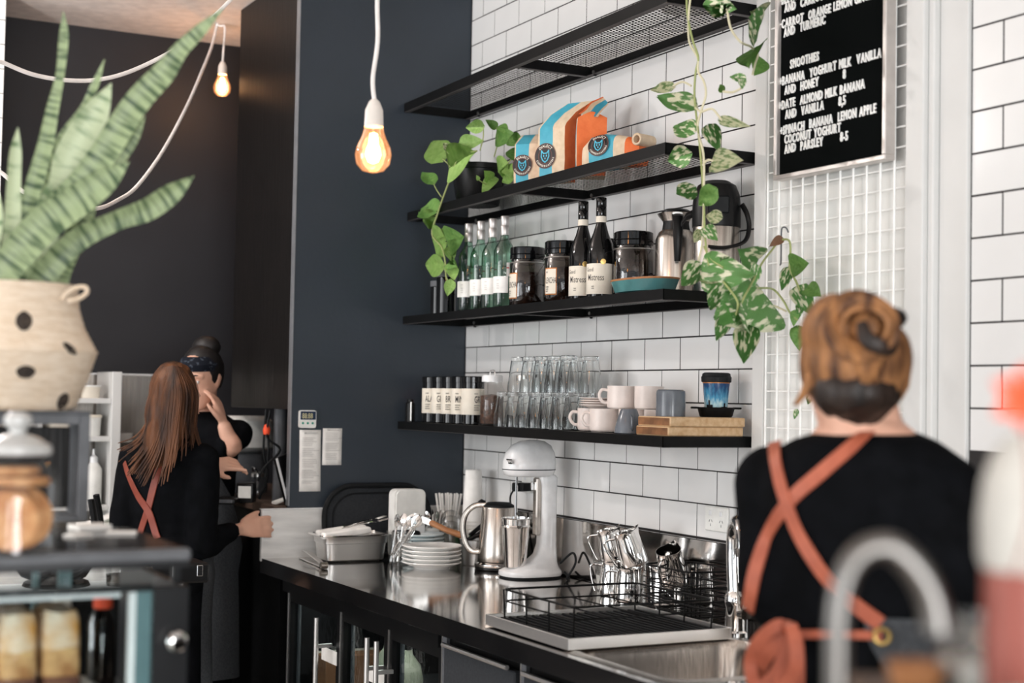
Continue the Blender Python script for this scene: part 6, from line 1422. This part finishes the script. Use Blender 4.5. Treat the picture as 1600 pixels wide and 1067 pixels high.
o = (lambda b: (box(b, -.07, .07, -.08, .08, 0, .02, .006, seg=2), obj('green_towel', b, 'green_paper'))[1])(BM()); o.location = at(196, 775, X=-.94); o.location.z = .9205; tag(o, 'dark green folded towel at the counter edge beside the white cloth', 'towel')

# white worktop and dark items added in place of the case's window reflection
t = thing('reflection_worktop', 'white worktop standing in for the window reflection in the display case slot', 'table', (.72, -1.95, 0))
bm = BM(); box(bm, .33, 1.05, -3.3, -1.40, .945, .972, .003); obj('top', bm, 'white_enamel', t, world=True)
for x in (.38, .81):
    for y in (-3.2, -1.45):
        b = BM(); box(b, x - .025, x + .025, y - .025, y + .025, 0, .944); obj('leg', b, 'black_metal', t, world=True, smooth=False)
WT = .9725
def wt(px_, py_):
    p = at(px_, py_, Z=WT); return p
t = thing('dark_tumbler', 'dark-rimmed tumbler standing on the added white worktop', 'tumbler', wt(188, 914))
bm = BM(); lathe(bm, [(0, .004), (.034, .0), (.038, .006), (.045, .085), (.043, .085), (.036, .012), (0, .010)], 26); obj('vessel', bm, 'glass', t)
bm = BM(); tube(bm, [(.044 * math.cos(a), .044 * math.sin(a), .085) for a in [i * PI / 14 for i in range(28)]], .0022, 6, closed=True); obj('dark_rim', bm, 'black_plastic', t)
bm = BM(); lathe(bm, [(0, .001), (.0375, .001), (.0395, .03), (0, .03)], 24); obj('dark_base', bm, 'smoky_glass', t)
t = thing('black_box', 'low black box with metal clips on the added white worktop', 'box', wt(262, 908))
bm = BM(); box(bm, -.07, .07, -.10, .10, 0, .055, .006); obj('case', bm, 'black_plastic', t)
for s in (-.07, .0, .07):
    b = BM(); box(b, .0705, .076, s - .008, s + .008, .02, .05, .001); obj('clip', b, 'chrome', t)
t = thing('reflected_chair', 'black curved stand in place of a reflected chair, left of the tumbler', 'stand', wt(88, 914))  # chair in the reflection, built as a small stand
for a in (0, 1.57, 3.14, 4.71):
    b = BM(); c, s_ = math.cos(a + .5), math.sin(a + .5); tube(b, spline([(.015 * c, .015 * s_, .05), (.05 * c, .05 * s_, .03), (.12 * c, .12 * s_, .05), (.15 * c, .15 * s_, .14), (.13 * c, .13 * s_, .24)], 5), [.012] * 10 + [.009] * 11, 8); obj('arm', b, 'black_metal', t)
bm = BM(); lathe(bm, [(0, 0), (.09, 0), (.085, .01), (.03, .03), (.025, .06), (0, .065)], 24); obj('base', bm, 'black_metal', t)

# ================================================================ display case, left foreground
CZ = 1.262
Pc = at(297, 858, Z=CZ); E_ = V((0, -1, 0)); N_ = V((1, 0, 0)); DC = .40; LC = 1.25
def cs(u, w, z): return Pc + E_ * u - N_ * w + V((0, 0, z - CZ))     # u along the front to the left, w back
def cbox(bm, u0, u1, w0, w1, z0, z1, bev=0):
    m_ = M((E_, -N_, V((0, 0, 1)))).transposed().to_4x4(); m_.translation = V((Pc.x, Pc.y, 0)); box(bm, u0, u1, w0, w1, z0, z1, bev, mtx=m_)
case = thing('display_case', 'black-framed glass cake display case in the left foreground', 'display case', (cs(LC / 2, DC / 2, 0).x, cs(LC / 2, DC / 2, 0).y, 0))
def cpart(name, m, *bs, **k):
    b = BM()
    for q in bs: cbox(b, *q)
    return obj(name, b, m, case, world=True, smooth=False, **k)
cpart('top_panel', 'counter_black', (0, LC, .012, DC, CZ - .020, CZ))
cpart('front_rail', 'rack_grey', (0, LC, -.010, .011, CZ - .017, CZ + .002, .004))
cpart('under_rail', 'case_black', (0, LC, .0, .011, CZ - .027, CZ - .0172))
cpart('front_post', 'case_black', (0.0, .055, .0, .02, .0, 1.205))
cpart('side_panel', 'case_black', (0.0, .012, .021, DC, .0, 1.205))
cpart('corner_post', 'case_black', (0.0, .012, .05, .062, 1.2052, CZ - .021))
cpart('inner_edge', 'teal_metal', (.056, .080, .006, .018, .30, 1.199))
cpart('inner_edge', 'white_enamel', (.080, .091, .004, .014, .30, 1.199))
cpart('shelf_rail', 'case_black', (.0555, LC, .0, .018, 1.200, 1.2095))
cpart('front_pane', 'pane_glass', (.0555, LC, -.004, -.0005, .30, CZ - .028))
cpart('led_strip', 'white_enamel', (.10, LC - .05, .022, .034, 1.190, 1.1995))
cl = bpy.data.lights.new('case_led', 'AREA'); cl.shape = 'RECTANGLE'; cl.size = .9; cl.size_y = .012; cl.energy = 7; cl.color = (1, .93, .84)
clo = bpy.data.objects.new('case_led', cl); COL.objects.link(clo); clo.location = cs(.58, .036, 1.187); clo.rotation_euler = (0, math.radians(38), 0)
cpart('cake_shelf', 'case_black', (.014, LC, .02, DC - .01, .985, 1.0))
cpart('base_box', 'case_black', (0, LC, .021, DC, .0, .30))
cpart('back_strip', 'teal_metal', (.10, .122, DC - .02, DC - .008, .30, 1.199))
cpart('back_strip', 'teal_metal', (.155, .165, DC - .02, DC - .008, .30, 1.199))
kp = at(272, 1000, d=(cs(.027, 0, 1.1) - CAM).dot(FWD))
b = BM(); lathe(b, [(0, -.002), (.008, -.002), (.008, .006), (.0155, .010), (.0165, .018), (.011, .026), (0, .028)], 20, mtx=frame(kp, E_, N_)); obj('lock_knob', b, 'chrome', case, world=True)
tp = cs(.335, .19, 1.0005)
t = thing('marble_board', 'pale marble board under the loaf slices in the display case', 'board', tp, math.atan2(E_.y, E_.x))
b = BM(); prism(b, rrect(.50, .30, .05, 4), 0, .02); obj('slab', b, 'marble', t)
b = BM(); tube(b, [V((x, y, .02)) for x, y in rrect(.48, .28, .045, 4)], .003, 6, closed=True); obj('edge', b, 'marble', t)
for i in range(6):
    p = cs(.172 + .0640 * i, .15, 1.0); p.z = 1.0212
    t = thing('cake_slice', 'thick iced loaf slice in the display case, %s from the right' % ORD[i], 'cake', p, math.atan2(E_.y, E_.x) + rnd.uniform(-.02, .02), 'loaf slices in the display case')
    b = BM(); rows = loft(b, [(V((0, 0, z)), V((.0295 * q, 0, 0)), V((0, .062 * q, 0))) for z, q in ((.042, 1.0), (.06, 1.02), (.085, 1.0))], 24, True, 0, 8)
    for v in b.verts: v.co += V((mnoise.noise(v.co * 60 + V((i, 0, 0))), mnoise.noise(v.co * 55 + V((0, i, 3))), 0)) * .003
    obj('sponge', b, 'cake', t)
    b = BM(); loft(b, [(V((0, 0, z)), V((.0295 * q, 0, 0)), V((0, .064 * q, 0))) for z, q in ((0, .95), (.008, 1.02), (.03, 1.05), (.0418, 1.0))], 24, True, 0, 7)
    for v in b.verts: v.co += V((mnoise.noise(v.co * 50 + V((i, 4, 0))), mnoise.noise(v.co * 45 + V((2, i, 3))), 0)) * .004
    obj('dark_crust', b, 'cake_crust', t)
    b = BM(); loft(b, [(V((0, 0, z)), V((.0295 * q, 0, 0)), V((0, .063 * q, 0))) for z, q in ((.0855, 1.02), (.10, 1.0), (.125, .96), (.138, .86), (.144, .5))], 24, True, 0, 7)
    for v in b.verts: v.co.z += .006 * mnoise.noise(v.co * 50 + V((i * 3, 0, 0)))
    obj('crumble_top', b, 'cake_top', t)
for i, (u_, w_, h) in enumerate(((.07, .27, .165), (.13, .31, .16))):
    p = cs(u_, w_, 1.0005); t = thing('jam_jar', 'jar at the back of the display case, %s' % ('right', 'left')[i], 'jar', p, 0, 'jars in the display case')
    b = BM(); lathe(b, [(0, 0), (.022, 0), (.024, .004), (.024, h * .70), (.014, h * .84)], 20); obj('vessel', b, 'kraft' if i else 'smoky_glass', t)
    b = BM(); lathe(b, [(.0135, h * .84), (.016, h * .85), (.016, h), (0, h)], 20); obj('lid', b, 'orange_petal' if i == 0 else 'cream_paper', t)
# things on the case
o_ = cs(.60, .10, CZ)
t = thing('cookie_jar', 'large glass cookie jar with knobbed lid on the display case', 'jar', at(22, 868, Z=CZ))
bm = BM(); lathe(bm, [(0, .004), (.054, .001), (.062, .008), (.064, .10), (.058, .125), (.044, .138), (.046, .146)], 32); obj('vessel', bm, 'glass', t)
bm = BM(); lathe(bm, [(.047, .147), (.050, .149), (.049, .160), (.03, .172), (.012, .178), (.012, .184), (.02, .192), (.020, .202), (.012, .209), (0, .211)], 28); obj('lid', bm, 'frosted', t)
vd = V((FWD.x, FWD.y, 0)).normalized(); az = math.atan2(vd.y, vd.x)
for i, (off, side_, z, r_) in enumerate(((-.030, -.004, .053, .044), (-.010, .006, .055, .046), (.010, -.006, .055, .046), (.030, .004, .053, .044), (0, -.004, .109, .046), (0, .005, .124, .040))):
    q = BM(); lathe(q, [(0, -.0055), (r_ * .9, -.006), (r_, 0), (r_ * .9, .006), (0, .0075)], 20)
    for v in q.verts: v.co += v.co * .05 * mnoise.noise(v.co * 60 + V((i * 4, 0, 0)))
    o = obj('cookie', q, 'cookie'); o.location = t.location + vd * off + V((-vd.y, vd.x, 0)) * side_ + V((0, 0, z)); o.rotation_euler = (0, PI / 2 + .06, az) if i < 4 else (0, 0, .4 * i)
    tag(o, 'golden cookie in the glass jar, %s' % ('upright, nearest the front', 'upright, second from the front', 'upright, third from the front', 'upright at the back', 'lying flat on the upright ones', 'topmost, lying flat')[i], 'cookie', 'cookies in the jar')
for i, (x, y, a, w, h) in enumerate(((140, 828, .2, .06, .05), (190, 834, -.3, .05, .035), (122, 838, .5, .04, .03))):
    p = at(x, y, Z=CZ); b = BM(); box(b, -w / 2, w / 2, -h / 2, h / 2, .0003, .010 if i == 0 else .004, .001)
    o = obj('paper_pad', b, 'paper'); o.location = p; o.rotation_euler = (0, 0, math.atan2(E_.y, E_.x) + a); tag(o, 'white paper pad on the black case top, %s' % ('middle', 'rightmost', 'leftmost')[i], 'paper', 'paper pads on the display case')
# grey rack with woven basket
RP = at(137, 815, Z=CZ); RH = .198
def rk(u, w, z): return V((RP.x, RP.y, 0)) + E_ * u - N_ * w + V((0, 0, z))
rack = thing('metal_rack', 'grey square-tube rack on the display case carrying the woven basket', 'rack', (rk(.25, .12, 0).x, rk(.25, .12, 0).y, CZ))
mr_ = M((E_, -N_, V((0, 0, 1)))).transposed().to_4x4(); mr_.translation = V((RP.x, RP.y, 0))
def rpart(name, m, u0, u1, w0, w1, z0, z1):
    b = BM(); box(b, u0, u1, w0, w1, z0, z1, .0015, mtx=mr_); obj(name, b, m, rack, world=True, smooth=False)
s_ = .019
for u0 in (0, .50):
    for w0 in (0, .085): rpart('post', 'rack_grey', u0, u0 + s_, w0, w0 + s_, CZ + .0003, CZ + RH)
for w0 in (0, .085): rpart('rail', 'rack_grey', s_, .50, w0, w0 + s_, CZ + RH - s_, CZ + RH); rpart('rail', 'rack_grey', s_, .50, w0, w0 + s_, CZ + .0003, CZ + .012)
for u0 in (0, .50): rpart('rail', 'rack_grey', u0, u0 + s_, s_, .085, CZ + RH - s_, CZ + RH)
rpart('top_board', 'rack_grey', 0, .519, 0, .17, CZ + RH + .0002, CZ + RH + .006)
rpart('back_panel', 'black_wood', .020, .499, .0805, .0845, CZ + .02, CZ + RH - .025)
BK = rk(.235, .115, CZ + RH + .0065)
BK = at(14, 648, d=(rk(.2, .115, CZ) - CAM).dot(FWD)); BK.z = CZ + RH + .0065
t = thing('woven_basket', 'belly-shaped woven straw basket with dark spots holding the snake plant', 'basket', BK)
kb = (BK - CAM).dot(FWD) / FPX
prof = [(0, .002), (92, 0), (100, 6), (116, 45), (131, 92), (126, 100), (110, 130), (101, 160), (98, 192), (99, 196), (94, 196), (92, 180), (90, 150), (0, 148)]
bm = BM(); dense = []
for (r0, z0), (r1, z1) in zip(prof, prof[1:]):
    n = max(1, int(math.hypot(r1 - r0, z1 - z0) / 4))
    for i in range(n): dense.append((r0 + (r1 - r0) * i / n, z0 + (z1 - z0) * i / n))
dense.append(prof[-1]); lathe(bm, [(max(0, r + (1.1 if i % 2 else 0) * (1 if r > 60 and z > 1 else 0)) * kb, z * kb) for i, (r, z) in enumerate(dense)], 44)
obj('weave', bm, 'basket_weave', t, ang=80)
tree = BVHTree.FromPolygons([V(v.co) + BK for v in bpy.data.objects['weave'].data.vertices], [p.vertices[:] for p in bpy.data.objects['weave'].data.polygons])
for cx_, cy_, rx_, ry_, rot_ in ((37, 502, 13, 15, 0), (108, 545, 13, 5, 40), (40, 580, 15, 10, 0), (97, 626, 8, 14, 25), (-20, 545, 12, 12, 0)):
    b = BM(); c, nn = onto(tree, cx_, cy_, .0012); vs = []
    for i in range(18):
        a = 2 * PI * i / 18; x, y = rx_ * math.cos(a), ry_ * math.sin(a); ra = math.radians(rot_)
        p, n2 = onto(tree, cx_ + x * math.cos(ra) - y * math.sin(ra), cy_ + x * math.sin(ra) + y * math.cos(ra), .0025)
        if (p - c).length < .05: vs.append(b.verts.new(p))
    cv = b.verts.new(c + nn * .003)
    for i in range(len(vs)): b.faces.new((cv, vs[i], vs[(i + 1) % len(vs)]))
    obj('dark_spot', b, 'basket_dark', t, world=True)
db = (BK - CAM).dot(FWD)
b = BM(); tube(b, spline([at(x, y, d=db - .06) for x, y in ((96, 468), (106, 456), (120, 449), (134, 449), (135, 458), (122, 467), (106, 470))], 5), .0042, 8); obj('handle', b, 'basket_weave', t, world=True)
b = BM(); lathe(b, [(0, 152 * kb), (90 * kb, 152 * kb), (90 * kb, 160 * kb), (0, 164 * kb)], 24); obj('soil', b, 'coffee_beans', t)
# snake plant
t = thing('snake_plant', 'tall snake plant with banded leaves growing from the woven basket', 'plant', BK + V((0, 0, 166 * kb)))
def blade(pts, dz, twist=.25):
    ps = spline([V((x, y, w)) for x, y, w in pts], 6); b = BM(); rows = []; n = len(ps)
    P3 = [at(p.x, p.y, d=db + dz + .03 * math.sin(i / n * 2)) for i, p in enumerate(ps)]
    for i, p in enumerate(ps):
        tn = (P3[min(i + 1, n - 1)] - P3[max(i - 1, 0)]).normalized(); toc = (CAM - P3[i]).normalized(); s = tn.cross(toc).normalized(); s = (s + toc * twist).normalized(); nn = s.cross(tn).normalized(); w = max(p.z, .6) / 2 * kb
        rows.append([b.verts.new(P3[i] - s * w + nn * w * .30), b.verts.new(P3[i] - s * w * .5 + nn * w * .05), b.verts.new(P3[i]), b.verts.new(P3[i] + s * w * .5 + nn * w * .05), b.verts.new(P3[i] + s * w + nn * w * .30), b.verts.new(P3[i] + s * w * .5 - nn * .003), b.verts.new(P3[i] - nn * .005), b.verts.new(P3[i] - s * w * .5 - nn * .003)])
    for p, q in zip(rows, rows[1:]):
        for j in range(8): b.faces.new((p[j], p[(j + 1) % 8], q[(j + 1) % 8], q[j]))
    b.faces.new(rows[0]); b.faces.new(rows[-1][::-1])
    uv = b.loops.layers.uv.new('uv'); pos = {}; acc = 0
    for i, row in enumerate(rows):
        if i: acc += (P3[i] - P3[i - 1]).length
        for j, v in enumerate(row): pos[v] = ((-1, -.5, 0, .5, 1, .5, 0, -.5)[j] * ps[i].z / 2 * kb + len(bpy.data.meshes) * .37, acc)
    for f in b.faces:
        for lp in f.loops: lp[uv].uv = pos[lp.vert]
    obj('leaf', b, 'snake_pale' if tw == .1 or tw == -.2 and dz == 0 else 'snake_leaf', t, world=True, ang=70)
for pts, dz, tw in ((((52, 475, 20), (46, 420, 26), (40, 357, 27), (50, 303, 27), (71, 229, 25), (83, 169, 20), (94, 118, 14), (100, 57, 15), (99, 18, 1)), .03, .2),
                (((6, 475, 22), (12, 420, 27), (18, 357, 27), (21, 287, 22), (24, 236, 18), (28, 199, 1)), .0, -.2), (((62, 470, 18), (56, 400, 20), (81, 263, 19), (94, 216, 11), (128, 169, 8), (148, 135, 14), (163, 93, 1)), .07, .4),
                (((40, 475, 34), (52, 420, 42), (84, 324, 48), (101, 293, 50), (115, 250, 60), (138, 202, 54), (158, 162, 32), (174, 130, 1)), .02, .1), (((2, 470, 36), (28, 420, 42), (67, 351, 45), (128, 290, 46), (162, 243, 43), (189, 199, 42), (219, 155, 40), (256, 115, 36), (283, 78, 25), (314, 47, 20), (349, 13, 1)), -.05, .2),
                (((70, 470, 22), (98, 400, 26), (130, 330, 24), (172, 262, 28), (206, 216, 22), (227, 182, 1)), .05, -.3), (((-30, 478, 44), (10, 420, 50), (67, 354, 54), (128, 310, 48), (169, 280, 37), (202, 253, 1)), -.08, .15),
                (((30, 478, 34), (66, 430, 40), (118, 376, 37), (182, 344, 31), (229, 327, 36), (270, 300, 31), (303, 275, 1)), -.03, -.2), (((92, 475, 22), (99, 431, 23), (116, 390, 22), (136, 350, 17), (151, 322, 1)), .04, .2), (((-40, 470, 26), (-20, 400, 30), (-8, 340, 26), (-4, 290, 1)), .02, .1)): blade(pts, dz, tw)

# ================================================================ right foreground: tap and odds and ends on the near counter
nc = thing('near_counter', 'dark counter at the bottom right edge, close to us', 'counter', (4.75, -1.65, 0))
bm = BM(); box(bm, 4.30, 4.85, -2.05, -1.05, 1.015, 1.05, .003); obj('top', bm, 'counter_wood', nc, world=True)
bm = BM(); box(bm, 4.33, 4.82, -2.0, -1.08, 0, 1.014); obj('carcass', bm, 'black_metal', nc, world=True, smooth=False)
def npx(x, y, d): return at(x, y, d=d)
RS = 1.285
a_ = at(1398, 1064, Z=RS)
t = thing('raised_ledge', 'dark timber ledge on the near counter under the blurred cups', 'ledge', (a_.x, a_.y, 1.0503))
er = V((RIGHT.x, RIGHT.y, 0)).normalized(); en = V((-er.y, er.x, 0))
ml = M((er, en, V((0, 0, 1)))).transposed().to_4x4(); ml.translation = V((a_.x, a_.y, 0))
b = BM(); box(b, -.03, .36, -.12, .035, RS - .03, RS, .003, mtx=ml); obj('top', b, 'counter_wood', t, world=True)
b = BM(); box(b, .0, .34, -.10, .02, 1.0505, RS - .031, mtx=ml); obj('carcass', b, 'black_metal', t, world=True, smooth=False)
t = thing('gooseneck_tap', 'blurred steel gooseneck spout close to us at the bottom right', 'tap', npx(1308, 1300, 1.1)); t.location.z = 1.0502
b = BM(); pth = spline([npx(x, y, 1.1) for x, y in ((1308, 1580), (1308, 1200), (1308, 1040), (1310, 960), (1322, 900), (1350, 862), (1392, 856), (1430, 888), (1456, 935), (1464, 985))], 6)
n = len(pth); tube(b, pth, [.0085 + .0042 * max(0, (i / n - .45) / .55) for i in range(n)], 16); obj('spout', b, 'near_steel', t, world=True)
b = BM(); lathe(b, [(0, 0), (.03, 0), (.03, .006), (.018, .012), (.016, .04), (0, .04)], 20); obj('base', b, 'chrome', t)
def stand_on(x, d): 
    p = npx(x, 1064, d); return V((p.x, p.y, RS + .0003))
t = thing('two_tone_vase', 'tall cream and rust ceramic vase cut by the right picture edge', 'vase', stand_on(1602, 1.08))
b = BM(); lathe(b, [(0, .002), (.024, 0), (.027, .004), (.030, .05), (.030, .102)], 28); obj('rust_base', b, 'terracotta', t)
b = BM(); lathe(b, [(.0300, .1022), (.0335, .112), (.034, .14), (.031, .165), (.024, .185), (.015, .196), (.012, .20), (.010, .199), (.012, .19), (0, .18)], 28); obj('cream_top', b, 'cream_glaze', t)
p = npx(1600, 622, .99)
t = thing('red_flower', 'blurred orange-red flower at the right edge in front of the vase', 'flower', p)
for i in range(6):
    a = i * PI / 3; b = BM(); loft(b, [(V((0, 0, 0)), V((.002, 0, 0)), V((0, .001, 0))), (V((.0, .008, .006)), V((.007, 0, 0)), V((0, .0012, 0))), (V((0, .016, .004)), V((.006, 0, 0)), V((0, .0012, 0))), (V((0, .021, -.002)), V((.001, 0, 0)), V((0, .001, 0)))], 8)
    bmesh.ops.transform(b, matrix=frame((0, 0, 0), RIGHT, -FWD) @ M.Rotation(a, 4, 'Z'), verts=b.verts); obj('petal', b, 'orange_petal', t)
b = BM(); top = V((0, 0, 0)); bot = stand_on(1545, 1.0) - p; tube(b, spline([top, V((.003, .004, -.08)), bot * .6 + V((-.006, 0, -.02)), bot], 6), .0013, 6); obj('stalk', b, 'terracotta', t)
for i, (x, d, h, m) in enumerate(((1505, 1.155, .06, 'clear_plastic'), (1532, 1.13, .062, 'clear_plastic'), (1432, 1.15, .022, 'wood_handle'), (1606, 1.0, .026, 'mint'))):
    t = thing('sauce_cup', ('blurred clear cup left of the vase, farther', 'blurred clear cup left of the vase, nearer', 'small tan cup under the gooseneck spout', 'small mint cup at the right picture edge')[i], 'cup', stand_on(x, d), 0, 'small cups on the near ledge')
    b = BM(); lathe(b, [(0, .002), (.017, 0), (.019, .003), (.023, h), (.0215, h), (.018, .006), (0, .005)], 22); obj('vessel', b, m, t)
    b = BM(); lathe(b, [(0, .006), (.0178, .006), (.0195, h * .45), (0, h * .45)], 18); obj('contents', b, 'white_plastic' if i < 2 else 'cream_paper', t)
